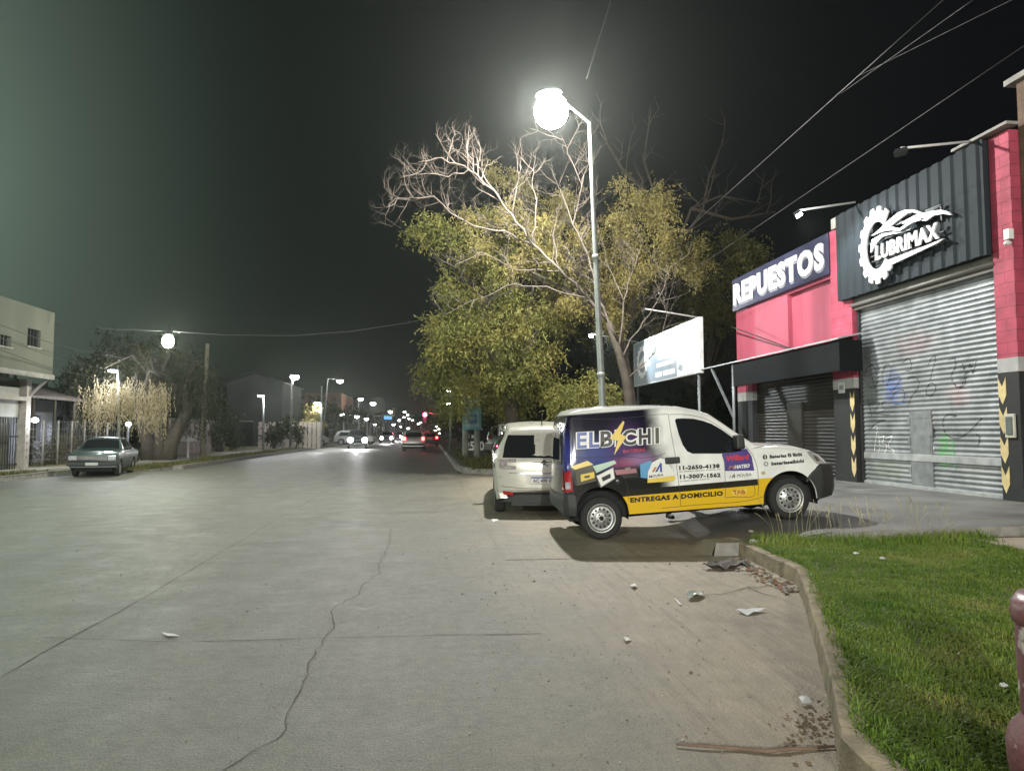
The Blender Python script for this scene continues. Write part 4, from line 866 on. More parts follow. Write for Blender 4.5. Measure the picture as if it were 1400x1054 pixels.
for (u, v, c2) in ((1043.2, 625.8, k_), (1044.3, 635.1, g_)):
    x, z = vp(u, v); pic(dl, [(x + .033 * math.cos(2*math.pi*k/20), z + .033 * math.sin(2*math.pi*k/20)) for k in range(20)], c2, .006)
x, z = vp(1043.2, 625.8); pic(dl, [(x - .005, z - .025), (x + .006, z - .025), (x + .006, z + .0), (x + .015, z + .004), (x + .006, z + .008), (x + .008, z + .016), (x + .015, z + .02), (x, z + .02), (x - .005, z + .008), (x - .012, z + .004), (x - .005, z)], w_, .008)
dl.build('page_icon', INK, van); dl = MB(); x, z = vp(1044.3, 635.1); pic(dl, [(x + .016 * math.cos(2*math.pi*k/14), z + .016 * math.sin(2*math.pi*k/14)) for k in range(14)], w_, .008)
dl.build('page_icon', INK, van)
# ------------------------------------------------------------------ the pale people carrier parked ahead of the van
def simple_seams(shell, name, parent, lines, both=True, w=.006):
    for P in lines:
        P = resample(curve(P, 5), .05)
        for sg in ((-1, 1) if both else (-1,)):
            mb = MB(); vs = []
            for i, p in enumerate(P):
                a = P[max(0, i-1)]; b = P[min(len(P)-1, i+1)]; d = Vector((b[0]-a[0], b[1]-a[1]))
                if d.length < 1e-6: continue
                d.normalize(); nr = Vector((-d.y, d.x)) * w / 2
                for s_ in (-1, 1): x, z = p[0] + nr.x*s_, p[1] + nr.y*s_; vs.append((shell.bx(x, shell.side(x, z)), sg * (shell.side(x, z) + .003), z))
            mb.add(vs, [(2*i, 2*i+1, 2*i+3, 2*i+2) for i in range(len(vs)//2-1)]); mb.build(name, M_seam, parent)
M_champ = pm('champagne_paint', (.49, .485, .425), .3, .15, .05, 4, coat=.6)
CX, CY = 2.10, 13.72
car = thing('people_carrier', 'pale champagne people carrier parked nose in, rear hatch towards the road behind the van', 'car', (CX, CY, .012)); car.rotation_euler = (0, R_(-3.2), R_(90 - 4.5))
PA = [(0.0, .33, .37), (2.78, .33, .37)]
ps = Shell(top=[(-.80, .48), (-.79, .66), (-.77, .78), (-.755, .95), (-.70, 1.08), (-.60, 1.27), (-.50, 1.45), (-.47, 1.50), (-.49, 1.54), (-.30, 1.575), (.2, 1.61), (.8, 1.615), (1.35, 1.57), (1.75, 1.44), (2.3, 1.14), (2.6, 1.02), (3.1, .90), (3.4, .78), (3.55, .66), (3.62, .45)][:7] + [(-.455, 1.51), (-.42, 1.545), (-.25, 1.58), (.2, 1.61), (.8, 1.615), (1.35, 1.57), (1.75, 1.44), (2.3, 1.14), (2.6, 1.02), (3.1, .90), (3.4, .78), (3.55, .66), (3.62, .45)],
    wtop=[(-.8, .66), (-.4, .66), (1, .68), (2.2, .64), (3.6, .6)], wbelt=[(-.80, .80), (-.7, .87), (-.4, .905), (2.6, .91), (3.2, .85), (3.62, .62)], wbot=[(-.8, .76), (-.4, .86), (2.6, .86), (3.3, .78), (3.62, .56)], belt=[(-1, .98), (2.3, .98), (3.0, .82), (3.7, .6)], bot=[(-.8, .34), (-.4, .27), (3, .25), (3.62, .34)], arches=PA, bow=[(-.8, .15), (-.2, .06), (.3, 0), (2.6, 0), (3.62, -.22)], rc=.10, crown=.035)
ps.loft(n=140).build('body', M_champ, car)
m = MB(); m.box((-.66, -.66, .20), (3.3, .66, .5)); m.build('underbody', M_under, car)
for A_ in PA:
    for al in arch_liner(car, *A_, .89): al.build('wheel_arch', M_under, car)
for (x, z) in ((0.0, .32), (2.78, .32)):
    for s_ in (-1, 1): wheel(car, x, s_ * .775, z, s_, .32, .20, False)
m = MB(); ps.lay_rear(m, [(-.74, 1.06), (.74, 1.06), (.70, 1.28), (.64, 1.455), (-.64, 1.455), (-.70, 1.28)], 0, .008, .06); m.build('rear_window', M_glass, car)
m = MB(); ps.lay_rear(m, [(-.20, .985), (.20, .985), (.20, .995), (-.20, .995)], 0, .008); m.bar((-.66, -.02, 1.10), (-.635, .26, 1.135), .018, .018, 0); m.build('rear_wiper', M_plast, car)
for sg in (-1, 1):
    m = MB(); ps.lay_rear(m, [(sg * .50, .86), (sg * .74, .86), (sg * .80, .88), (sg * .80, 1.03), (sg * .50, 1.045), (sg * .50, .985), (sg * .66, .985), (sg * .66, .92), (sg * .50, .92)], 0, .010, .05)
    ps.lay_rear(m, [(sg * .52, 1.0), (sg * .72, 1.0), (sg * .72, 1.03), (sg * .52, 1.03)], 2, .014, .05); ps.lay_rear(m, [(sg * .52, .875), (sg * .72, .875), (sg * .72, .905), (sg * .52, .905)], 2, .014, .05); ps.lay_rear(m, [(sg * .68, .93), (sg * .76, .93), (sg * .76, .98), (sg * .68, .98)], 2, .014, .05)
    ps.lay(m, [(-.70, .87), (-.40, .90), (-.36, .98), (-.42, 1.05), (-.66, 1.04)], 0, .008, .05, sg)
    m.build('tail_light', [pm('smoky_lamp', (.36, .32, .30), .15, .2, .15, 20), M_redl, M_clear], car)
    m = MB(); ps.lay_rear(m, [(sg * .55, .40), (sg * .72, .415), (sg * .74, .475), (sg * .56, .46)], 0, .010, .04); m.build('reflector', M_redl, car)
m = MB(); ps.lay_rear(m, [(-.78, .28), (.78, .28), (.70, .33), (.60, .385), (.46, .42), (-.46, .42), (-.60, .385), (-.70, .33)], 0, .014, .05)
m.box((-.76, -.58, .22), (-.58, .58, .37)); m.build('bumper', M_plast, car)
m = MB(); ps.lay_rear(m, [(-.62, .785), (.62, .785), (.62, .802), (-.62, .802)], 0, .012); m.build('chrome_strip', M_chrome, car)
m = MB(); ps.lay_rear(m, [(-.30, .60), (.30, .60), (.34, .775), (-.34, .775)], 0, .005); m.build('plate_recess', pm('recess_champagne', (.50, .49, .43), .4), car)
m = MB(); xr = -.86; m.bbox((-.835, -.245, .615), (-.80, .245, .745), .008, 0); pq = MB(); pq.v, pq.f, pq.m, pq.s = m.v, m.f, m.m, m.s
m.box((-.838, -.235, .715), (-.8345, .235, .737), 2)
V, Fc = text_mesh('AC 499 WZ', .02, 0, 1.05); q = quadmap((.205, .635), (-.205, .635), (.205, .702)); m.add([(-.8385, *q(p[0], p[1])) for p in V], Fc, 1); m.build('number_plate', [pm('plate_pale', (.62, .62, .60), .5), K_k, K_b], car)
m = MB()
for dz in (0, .045):
    P = [(-.07, .905 + dz), (0, .955 + dz), (.07, .905 + dz), (.07, .93 + dz), (0, .985 + dz), (-.07, .93 + dz)]; ps.lay_rear(m, P, 0, .012, .05)
m.build('emblem', M_chrome, car)
for sg in (-1, 1):
    m = MB(); ps.lay(m, [(-.30, 1.08), (.55, 1.06), (.55, 1.46), (.1, 1.49), (-.25, 1.42)], 0, .005, .06, sg); ps.lay(m, [(.60, 1.06), (1.45, 1.05), (1.40, 1.42), (1.0, 1.47), (.60, 1.48)], 0, .005, .06, sg); ps.lay(m, [(1.52, 1.05), (2.05, 1.04), (1.75, 1.30), (1.52, 1.40)], 0, .005, .06, sg); m.build('side_window', M_glass, car)
    m = MB(); m.bbox((1.62, sg * .98 - .09, 1.0), (1.80, sg * .98 + .09, 1.16), .04); m.build('mirror', M_plast, car)
m = MB(); ps.lay_top(m, [(-.6, 1.72), (.6, 1.72), (.66, 2.32), (-.66, 2.32)], 0, .006); m.build('windscreen', M_glass, car)
m = MB(); m.tube([(-.15, 0, 1.61), (-.24, 0, 1.83)], [.012, .006], 8); m.build('aerial', M_plast, car)
simple_seams(ps, 'panel_seam', car, [[(-.62, .60), (-.2, .62), (.1, .75)], [(.56, .35), (.57, .8), (.55, 1.5)], [(1.5, .3), (1.5, .8), (1.46, 1.48)]])
m = MB()
pl_ = [(-.76, .57), (-.72, .545), (-.4, .525), (.4, .525), (.72, .545), (.76, .57), (.76, .578), (.72, .553), (.4, .533), (-.4, .533), (-.72, .553), (-.76, .578)]; ps.lay_rear(m, pl_, 0, .006, .05); m.build('hatch_seam', M_seam, car)
# ------------------------------------------------------------------ old saloon on the left kerb
M_saloon = pm('dull_teal_paint', (.035, .060, .060), .35, .2, .12, 3, coat=.4)
def saloon():
    t = thing('parked_saloon', 'old grey green saloon parked by the left kerb facing the camera', 'car')
    A = [(0, .30, .335), (2.45, .30, .335)]
    s = Shell(top=[(-.98, .60), (-.96, .80), (-.90, .88), (-.30, .93), (-.05, .96), (.10, 1.10), (.42, 1.33), (.60, 1.375), (1.2, 1.385), (1.45, 1.36), (1.65, 1.26), (2.02, .96), (2.2, .925), (2.8, .88), (3.14, .83), (3.17, .74), (3.18, .55)], wtop=[(-1, .70), (0, .58), (1.6, .56), (2.1, .70), (3.2, .74)], wbelt=[(-.98, .76), (-.8, .80), (3.0, .80), (3.18, .77)], wbot=[(-1, .72), (3.2, .73)], belt=[(-1, .80), (2, .84), (3.2, .74)], bot=[(-1, .34), (-.5, .25), (2.9, .25), (3.18, .34)], arches=A, bow=[(-1, .04), (0, 0), (2.4, 0), (3.18, -.06)], rc=.05, crown=.03)
    s.loft(n=110).build('body', M_saloon, t)
    m = MB(); m.box((-.8, -.6, .2), (3, .6, .5)); m.build('underbody', M_under, t); 
    
    for A_ in A:
        for al in arch_liner(t, *A_, .79): al.build('wheel_arch', M_under, t)
    for x in (0, 2.45):
        for sg in (-1, 1): wheel(t, x, sg * .68, .29, sg, .29, .165, True, detail=False)
    m = MB(); s.lay_top(m, [(-.52, 1.60), (.52, 1.60), (.62, 2.00), (-.62, 2.00)], 0, .006); m.build('windscreen', M_glass, t)
    m = MB(); s.lay_top(m, [(-.52, .40), (.52, .40), (.58, .0), (-.58, .0)], 0, .006); m.build('rear_window', M_glass, t)
    for sg in (-1, 1):
        for P in ([(1.02, .92), (1.90, .93), (1.62, 1.20), (1.45, 1.29), (1.02, 1.31)], [(.15, .96), (.95, .92), (.95, 1.31), (.55, 1.29), (.40, 1.22)]): m = MB(); s.lay(m, P, 0, .006, .08, sg); m.build('side_window', M_glass, t)
        m = MB(); m.bbox((3.165, sg * .62 - .13, .60), (3.215, sg * .62 + .13, .76), .015, 0); m.build('headlight', M_clear, t)
        m = MB(); m.bbox((-1.0, sg * .62 - .12, .62), (-.95, sg * .62 + .12, .78), .01, 0); m.build('tail_light', M_redl, t)
        m = MB(); m.bbox((1.72, sg * .84 - .07, .94), (1.82, sg * .84 + .07, 1.05), .02); m.build('mirror', M_plast, t)
    m = MB(); m.bbox((3.17, -.48, .60), (3.205, .48, .76), .01, 0)
    for k in range(5): m.box((3.204, -.47, .62 + k * .028), (3.21, .47, .63 + k * .028), 1)
    m.build('grille', [M_hole, M_chrome], t)
    for x0, x1 in ((3.16, 3.28), (-1.08, -.96)): m = MB(); m.bbox((x0, -.80, .40), (x1, .80, .54), .03); m.build('bumper', M_plast, t)
    m = MB(); m.box((3.285, -.2, .42), (3.292, .2, .52)); m.build('number_plate', pm('plate_dim', (.45, .45, .43), .5), t)
    simple_seams(s, 'panel_seam', t, [[(.98, .28), (.98, .6), (.98, .92)], [(1.92, .3), (1.95, .6), (1.92, .93)], [(-.9, .62), (1, .63), (3.1, .62)]], w=.014)
    return t
sal = saloon(); sal.location = (-11.62, 28.6, .0); sal.scale = (.93, .93, .93); sal.rotation_euler = (0, 0, R_(-79))
# ------------------------------------------------------------------ traffic further along the avenue
M_head = em('headlight_beam', (1.0, .98, 1.0), 160.0); M_tail = em('tail_light_lit', (1.0, .06, .05), 14.0)
def suv(label, paint, loc, rz, lit=None, group=None, tall=1.68):
    t = thing('car', label, 'car', loc, rz, group); k = tall / 1.68
    A = [(0, .34, .39), (2.65, .34, .39)]
    s = Shell(top=[(-.82, .6), (-.80, .95 * k), (-.74, 1.05 * k), (-.5, 1.50 * k), (-.40, 1.58 * k), (-.1, 1.65 * k), (.8, 1.67 * k), (1.3, 1.62 * k), (1.9, 1.18 * k), (2.1, 1.08 * k), (3.1, .98 * k), (3.42, .82 * k), (3.5, .55)], wtop=[(-.9, .66), (1.5, .66), (3.5, .66)], wbelt=[(-.82, .84), (-.5, .89), (3, .88), (3.5, .72)], wbot=[(-.9, .8), (3, .84), (3.5, .68)], belt=[(-1, 1.0 * k), (2, 1.0 * k), (3.5, .75)], bot=[(-.82, .4), (-.3, .3), (3, .3), (3.5, .4)], arches=A, bow=[(-.9, .08), (0, 0), (2.5, 0), (3.5, -.15)], rc=.09, crown=.03)
    s.loft(n=70).build('body', paint, t)
    m = MB(); m.box((-.65, -.62, .24), (3.2, .62, .5)); m.build('underbody', M_under, t)
    for x in (0, 2.65):
        for sg in (-1, 1): wheel(t, x, sg * .76, .34, sg, .34, .2, True, detail=False)
    m = MB(); s.lay_rear(m, [(-.62, 1.1 * k), (.62, 1.1 * k), (.56, 1.46 * k), (-.56, 1.46 * k)], 0, .01, .1); m.build('rear_window', M_glass, t)
    m = MB(); s.lay_top(m, [(-.58, 1.36), (.58, 1.36), (.64, 1.88), (-.64, 1.88)], 0, .008, .12); m.build('windscreen', M_glass, t)
    for sg in (-1, 1):
        m = MB(); s.lay(m, [(-.3, 1.08 * k), (1.75, 1.08 * k), (1.3, 1.5 * k), (-.15, 1.52 * k)], 0, .008, .12, sg); m.build('side_window', M_glass, t)
        hs = (1.7 if tall > 1.6 else 1.35) if lit == 'head' else 1  # lit lenses enlarged to stand in for headlight glare
        m = MB(); m.lathe([(.001, .03), (.11 * hs, .02), (.13 * hs, -.02), (.13 * hs, -.1)], (3.42, sg * .60, .76 * k), 14, 0, 'x'); m.build('headlight', M_head if lit == 'head' else M_clear, t)
        m = MB(); m.bbox((-.83, sg * .70 - .11, .86 * k), (-.76, sg * .70 + .11, 1.10 * k), .02); m.build('tail_light', M_tail if lit == 'tail' else M_redl, t)
    m = MB(); m.bbox((-.90, -.82, .45), (-.76, .82, .62), .03); m.build('bumper', M_plast, t)
    m = MB(); m.bbox((-.845, -.24, .74), (-.80, .24, .85), .008); m.build('number_plate', pm('plate_dim', (.45, .45, .43), .5), t)
    if lit == 'head': lamp('headlight_beam', Vector((3.65, 0, .76)), 900, (1, .98, 1), None, 'SPOT', .1).parent = t; bpy.context.view_layer.update()
    return t
def aim_heads(t, P=900):
    for ch in bpy.data.objects:
        if ch.parent == t and ch.type == 'LIGHT': ch.rotation_euler = Vector((1, 0, -.06)).to_track_quat('-Z', 'Y').to_euler(); ch.data.spot_size = R_(70); ch.data.spot_blend = .8; ch.data.energy = P
P_dark = pm('dark_car_paint', (.03, .03, .035), .3, .2, .1, 4, coat=.5); P_white = pm('white_car_paint', (.62, .62, .61), .35, 0, .06, 4, coat=.5); P_silver = pm('silver_car_paint', (.34, .34, .33), .35, .5, .06, 4, coat=.5); P_red = pm('red_car_paint', (.30, .03, .03), .35, 0, .06, 4, coat=.5)
N90 = R_(-90)
c_ = suv('dark car coming closer with two dazzling headlights', P_dark, (-6.5, 68, 0), R_(-84), 'head'); aim_heads(c_, 1500)
suv('silver hatchback driving away down the middle of the avenue, seen from behind', P_silver, (-1.15, 56.5, 0), R_(90), 'tail')
suv('white estate car parked across the verge behind the oncoming dark car', P_white, (-8.9, 78, .1), R_(-10), None, tall=1.5)
suv('white van parked off the road among the dark trees at far left', P_white, (-12.8, 70, .1), R_(20), None)
c_ = suv('distant car with headlights on, beside the silver hatchback', P_dark, (-5.4, 98, 0), N90, 'head', tall=1.5); aim_heads(c_, 600)
c_ = suv('second distant car with headlights on, following the first', P_dark, (-4.9, 118, 0), N90, 'head', tall=1.5); aim_heads(c_, 600)
suv('red car with its brake lights glowing in the right lane ahead', P_red, (.1, 78, 0), R_(90), 'tail', tall=1.5)
for i, (x, y) in enumerate(((-.4, 112), (-2.6, 104), (.2, 150), (-2.4, 165))):
    suv('dark car with red tail lights in the far queue at the traffic lights', P_dark, (x, y, 0), R_(90), 'tail', 'cars queuing at the far traffic lights', 1.5)
suv('white pickup parked under the trees behind the posts', P_silver, (4.2, 42, .22), R_(85), None)
# ================================================================== trees
def leaf_mat(name, c1, c2, c3):
    m = bpy.data.materials.new(name); m.use_nodes = True; nt = m.node_tree; L = nt.links.new; b = nt.nodes['Principled BSDF']; o = nt.nodes['Material Output']
    g = nd(nt, 'ShaderNodeNewGeometry'); r = nd(nt, 'ShaderNodeValToRGB'); r.color_ramp.elements[0].color = (*c1, 1); r.color_ramp.elements[1].color = (*c3, 1); e = r.color_ramp.elements.new(.55); e.color = (*c2, 1)
    t = nd(nt, 'ShaderNodeTexCoord'); n = nd(nt, 'ShaderNodeTexNoise'); n.inputs['Scale'].default_value = .9; L(t.outputs['Object'], n.inputs[0])
    a = nd(nt, 'ShaderNodeMath', operation='MULTIPLY_ADD'); L(g.outputs['Random Per Island'], a.inputs[0]); a.inputs[1].default_value = .5; s = nd(nt, 'ShaderNodeMath', operation='MULTIPLY_ADD'); L(n.outputs[0], s.inputs[0]); s.inputs[1].default_value = 1.6; s.inputs[2].default_value = -.55; L(s.outputs[0], a.inputs[2])
    L(a.outputs[0], r.inputs[0]); L(r.outputs[0], b.inputs['Base Color']); b.inputs['Roughness'].default_value = .55; b.inputs['Specular IOR Level'].default_value = .3
    tr = nd(nt, 'ShaderNodeBsdfTranslucent'); L(r.outputs[0], tr.inputs[0]); mx = nd(nt, 'ShaderNodeMixShader'); mx.inputs[0].default_value = .35; L(b.outputs[0], mx.inputs[1]); L(tr.outputs[0], mx.inputs[2]); L(mx.outputs[0], o.inputs[0])
    return m
M_bark_p = pm('pale_bark', (.135, .112, .09), .85, 0, .25, 7, .4, 30); M_bark_d = pm('dark_bark', (.07, .058, .043), .9, 0, .25, 6, .6, 25)
LEAF_Y = leaf_mat('leaves_yellowing', (.12, .11, .026), (.235, .20, .065), (.35, .30, .12)); LEAF_G = leaf_mat('leaves_green', (.085, .10, .022), (.175, .18, .048), (.33, .275, .085)); LEAF_D = leaf_mat('leaves_dark', (.020, .030, .010), (.035, .045, .014), (.06, .065, .02)); LEAF_DL = leaf_mat('leaves_dark_lit', (.05, .055, .016), (.10, .10, .03), (.18, .16, .05)); LEAF_W = leaf_mat('leaves_willow_lit', (.26, .22, .12), (.40, .34, .21), (.52, .44, .30))  # olive and pale willow sets: lamp light put into the leaf colour
def leaf_cloud(clumps, seed, dens=150, ll=.12, lw=.03, nleaf=8, droop=.55, stem=.42, clus=1.0):
    """clumps: (centre, radius, flattening); returns vertices and quads of drooping leaf sprays"""
    rg = np.random.default_rng(seed); V = []
    for (c, r, fz) in clumps:
        n = max(6, int(dens * r ** 2)); d = rg.normal(size=(n, 3)); d /= np.linalg.norm(d, axis=1, keepdims=True); ns = max(5, int(9 * r * clus)); sc_ = rg.normal(size=(ns, 3)); sc_ /= np.linalg.norm(sc_, axis=1, keepdims=True); sc_ *= (.35 + .65 * rg.random((ns, 1))); pick = rg.integers(ns, size=n); sr = .20 + .22 * rg.random(ns)
        lump = 1 + .30 * np.sin(d[:, :1] * 5 + c[0] * 3) * np.cos(d[:, 2:3] * 4 + c[1] * 2)
        p = np.array(c) + (sc_[pick] * lump + rg.normal(size=(n, 3)) * sr[pick][:, None] * .75) * r * np.array([1, 1, fz]); p[:, 2] -= rg.random(n) ** 2 * .25 * r
        sd = d * .6 + rg.normal(size=(n, 3)) * .45; sd[:, 2] -= droop; sd /= np.linalg.norm(sd, axis=1, keepdims=True)
        for k in range(nleaf):
            f = (k + .3) / nleaf; b = p + sd * stem * f * (.7 + .6 * rg.random((n, 1))); b[:, 2] -= (f ** 2 * stem * .35)
            ld = sd * .5 + rg.normal(size=(n, 3)) * .6; ld[:, 2] -= .35; ld /= np.linalg.norm(ld, axis=1, keepdims=True)
            w = np.cross(ld, rg.normal(size=(n, 3))); w /= np.linalg.norm(w, axis=1, keepdims=True) + 1e-9
            L_ = ll * (.6 + .8 * rg.random((n, 1))); q = np.stack([b, b + ld * L_ * .5 + w * lw / 2, b + ld * L_, b + ld * L_ * .5 - w * lw / 2], axis=1); V.append(q.reshape(-1, 3))
    return np.concatenate(V)
def quads_obj(name, V, mt, parent, rel=True):
    V = np.asarray(V, dtype=np.float32)
    if rel and parent is not None: V = V - np.array(parent.location, dtype=np.float32)
    n = len(V) // 4; me = bpy.data.meshes.new(name); me.vertices.add(4 * n); me.vertices.foreach_set('co', V.ravel()); me.loops.add(4 * n); me.loops.foreach_set('vertex_index', np.arange(4 * n, dtype=np.int32)); me.polygons.add(n); me.polygons.foreach_set('loop_start', np.arange(0, 4 * n, 4, dtype=np.int32)); me.materials.append(mt); me.update(calc_edges=True); me.validate()
    o = bpy.data.objects.new(name, me); COL.objects.link(o); o.parent = parent
    return o
def twigs(mb, P, r, rg, depth, step, ln, spread=.9, up=.25, m=0):
    """side shoots along a limb, each with shoots of its own"""
    for i in range(1, len(P)):
        a = Vector(P[i-1]); b = Vector(P[i]); n = max(1, int((b - a).length / step))
        for k in range(n):
            if rg.random() < .12: continue
            p = a.lerp(b, (k + rg.random()) / n); d = (b - a).normalized(); side = Vector((rg.uniform(-1, 1), rg.uniform(-1, 1), rg.uniform(-.8, 1.1)))
            side = (side - d * side.dot(d))
            if side.length < 1e-3: continue
            v = (d * rg.uniform(.3, .9) + side.normalized() * spread + Vector((0, 0, up))).normalized(); L_ = ln * rg.uniform(.5, 1.15); Q = [p]; q = p.copy()
            for s in range(4): q = q + v * (L_ / 4); Q.append(q.copy()); v = (v + Vector((rg.uniform(-.35, .35), rg.uniform(-.35, .35), rg.uniform(-.2, .38)))).normalized()
            r0 = r * rg.uniform(.6, 1.0); mb.tube(Q, [r0, r0 * .85, r0 * .65, r0 * .45, r0 * .22], 5 if depth > 1 else 4, m, True, False)
            if depth > 1: twigs(mb, Q, r0 * .55, rg, depth - 1, step * .62, ln * .52, spread, up, m)
def tree(label, base, clumps, leaf, group='street trees', trunk_r=.22, fork=None, seed=1, dens=150, bark=None, name='leafy_tree', lean=0, cat='tree', **kw):
    base = Vector(base); rg = random.Random(seed); t = thing(name, label, cat, base, 0, group); C = [Vector(c[0]) for c in clumps]
    top = sum(C, Vector((0, 0, 0))) / len(C); fork = fork or base.z + (min(c.z for c in C) - base.z) * .62
    tr = MB(); f = Vector((base.x + (top.x - base.x) * .35, base.y + (top.y - base.y) * .35, fork)); wob = Vector((rg.uniform(-.12, .12), rg.uniform(-.1, .1), 0))
    tr.tube([base - Vector((0, 0, .1)), base + Vector((0, 0, .25)), base.lerp(f, .5) + wob, f], [trunk_r * 1.5, trunk_r * 1.08, trunk_r * .9, trunk_r * .75], 12)
    for c in C:
        m1 = f.lerp(c, .5) + Vector((rg.uniform(-.3, .3), rg.uniform(-.3, .3), .25)); e = f.lerp(c, .97); tr.tube([f, f.lerp(m1, .5), m1, e], [trunk_r * .5, trunk_r * .38, trunk_r * .25, .02], 7); twigs(tr, [m1, e], .02, rg, 2, .45, .9)
    tr.build('trunk', bark or M_bark_d, t, True)
    V = leaf_cloud(clumps, seed, dens, **kw); quads_obj('crown', V, leaf, t)
    return t
def cl(u, v, y, rpx, fz=.85): p = on_y(u, v, y); return (tuple(p), rpx * (y / 1000) * 1.04, fz)
# leafy trees behind the lamp
rsd = random.Random(77)
tree('leafy tree with drooping yellow green foliage left of the bare branches', (3.2, 25.5, .2), [cl(*c) for c in ((571, 310, 24.5, 22), (594, 300, 24, 18), (622, 322, 24, 28), (604, 335, 24.5, 18), (640, 360, 24.5, 26), (668, 352, 24, 30), (690, 388, 23.5, 34), (634, 404, 24.5, 34), (612, 440, 24, 34), (606, 478, 24, 30), (645, 460, 23, 38), (634, 505, 24.5, 40), (700, 448, 22.5, 36), (728, 484, 22.5, 32), (668, 516, 25, 40), (736, 514, 24, 34), (598, 508, 25, 24), (660, 300, 25, 24), (705, 335, 24.5, 30), (740, 335, 24, 28), (610, 395, 24.5, 26), (770, 365, 24, 28), (700, 500, 23, 34), (760, 420, 24, 28), (655, 425, 23.5, 30), (737, 374, 24.5, 32), (620, 545, 26, 26), (700, 540, 26, 34))], LEAF_G, trunk_r=.26, fork=3.0, seed=3, dens=420, ll=.13, lw=.035)
tree('tree with golden foliage high to the right of the tall lamp', (7.6, 26, .35), [cl(*c) for c in ((690, 240, 26, 24), (725, 262, 26.5, 22), (766, 282, 25.5, 30), (872, 258, 24, 34), (905, 262, 24.5, 22), (845, 290, 24, 26), (903, 306, 24, 34), (850, 322, 24, 34), (930, 338, 25, 32), (885, 352, 24.5, 34), (780, 372, 25.5, 32), (815, 395, 25, 34), (760, 410, 25.5, 30), (850, 395, 25, 30), (720, 300, 26, 26), (722, 425, 25.5, 28), (645, 285, 23, 20), (690, 285, 22.5, 24), (735, 305, 22.5, 26), (665, 335, 22.5, 22), (705, 360, 22.5, 28), (755, 345, 22.5, 26), (790, 320, 23, 24), (775, 405, 23, 26), (830, 430, 24, 24), (845, 370, 23.5, 24), (835, 355, 25.5, 24), (805, 330, 26.5, 24), (950, 365, 26, 24), (760, 330, 27, 28))], LEAF_Y, trunk_r=.24, fork=5.0, seed=5, dens=420, ll=.11, lw=.03)
tree('dark tree standing behind the billboard and the red shop', (12.6, 31, .3), [cl(*c) for c in ((960, 330, 30, 34), (985, 372, 30, 36), (950, 420, 30, 40), (995, 420, 30, 36), (900, 400, 33, 30), (965, 470, 33, 36), (900, 450, 33.5, 30), (1010, 330, 31, 30), (1035, 350, 32, 24), (860, 430, 34, 26), (860, 480, 34, 30), (820, 450, 34, 28), (770, 440, 34, 28))], LEAF_DL, trunk_r=.28, seed=8, dens=230, ll=.15, lw=.045)
tree('low bright green bush tree beside the lamp foot, above the van roof', (5.2, 21.5, .3), [cl(*c) for c in ((803, 522, 20.5, 26), (785, 540, 20.5, 24), (830, 530, 21, 22), (770, 556, 21, 20), (812, 552, 21, 22), (845, 556, 21.5, 20))], LEAF_G, trunk_r=.09, seed=9, dens=520, name='bush', cat='bush', ll=.10, lw=.032)
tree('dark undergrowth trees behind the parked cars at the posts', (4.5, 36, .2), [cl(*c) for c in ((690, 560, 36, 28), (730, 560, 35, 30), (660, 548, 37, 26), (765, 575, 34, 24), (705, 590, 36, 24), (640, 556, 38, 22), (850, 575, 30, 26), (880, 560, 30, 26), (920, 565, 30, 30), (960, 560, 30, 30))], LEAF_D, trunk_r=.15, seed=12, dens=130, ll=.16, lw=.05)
# the bare tree
bt = thing('bare_tree', 'bare pale branched tree reaching under the tall lamp', 'tree', (on_y(868, 600, 20.4).x, 20.4, .3), 0, 'street trees')
rb_ = random.Random(21); m = MB()
def b6(P, y0=20.4, y1=20.4):
    n = len(P); out = []
    for i, (a, b) in enumerate(P): out.append(on_y(500 + a / 2.108, 80 + b / 2.108, y0 + (y1 - y0) * i / max(1, n - 1) + .18 * math.sin(i * 1.9 + a)))
    return out
base = Vector(bt.location)
trunk = [base - Vector((0, 0, .15)), base + Vector((-.03, 0, 1.0))] + b6([(752, 930), (730, 850), (700, 760)]); m.tube(trunk, [.22, .16, .13, .11, .09], 12, 1)
limbs = [([(700, 760), (640, 690), (560, 610), (480, 535), (420, 450), (370, 380), (300, 320), (220, 292), (150, 300)], .085, 18.2), ([(480, 535), (400, 500), (330, 490), (250, 450), (200, 400), (130, 405), (85, 405), (60, 430)], .05, 18.0), ([(370, 380), (330, 320), (280, 275), (230, 250)], .035, 18.4), ([(480, 535), (492, 430), (480, 350), (490, 275)], .045, 19.8), ([(420, 450), (440, 360), (450, 310)], .03, 18.6),
         ([(720, 800), (670, 690), (640, 570), (600, 480), (622, 370), (592, 290), (565, 225)], .06, 20.4), ([(622, 370), (640, 300), (630, 240)], .025, 20.2), ([(730, 850), (745, 700), (772, 600), (800, 520)], .05, 20.0), ([(735, 860), (800, 760), (860, 660), (880, 600)], .045, 19.8), ([(640, 690), (520, 660), (430, 650), (330, 690), (215, 745)], .045, 18.4), ([(560, 610), (440, 610), (330, 560), (250, 600)], .04, 18.6), ([(745, 700), (700, 600), (680, 520)], .03, 20.4), ([(560, 610), (540, 500), (560, 420)], .035, 19.9), ([(745, 930), (830, 850), (870, 740), (850, 690)], .035, 19.0), ([(300, 320), (240, 340), (160, 330), (100, 345)], .028, 17.8), ([(600, 480), (560, 380), (540, 330)], .03, 20.6)]
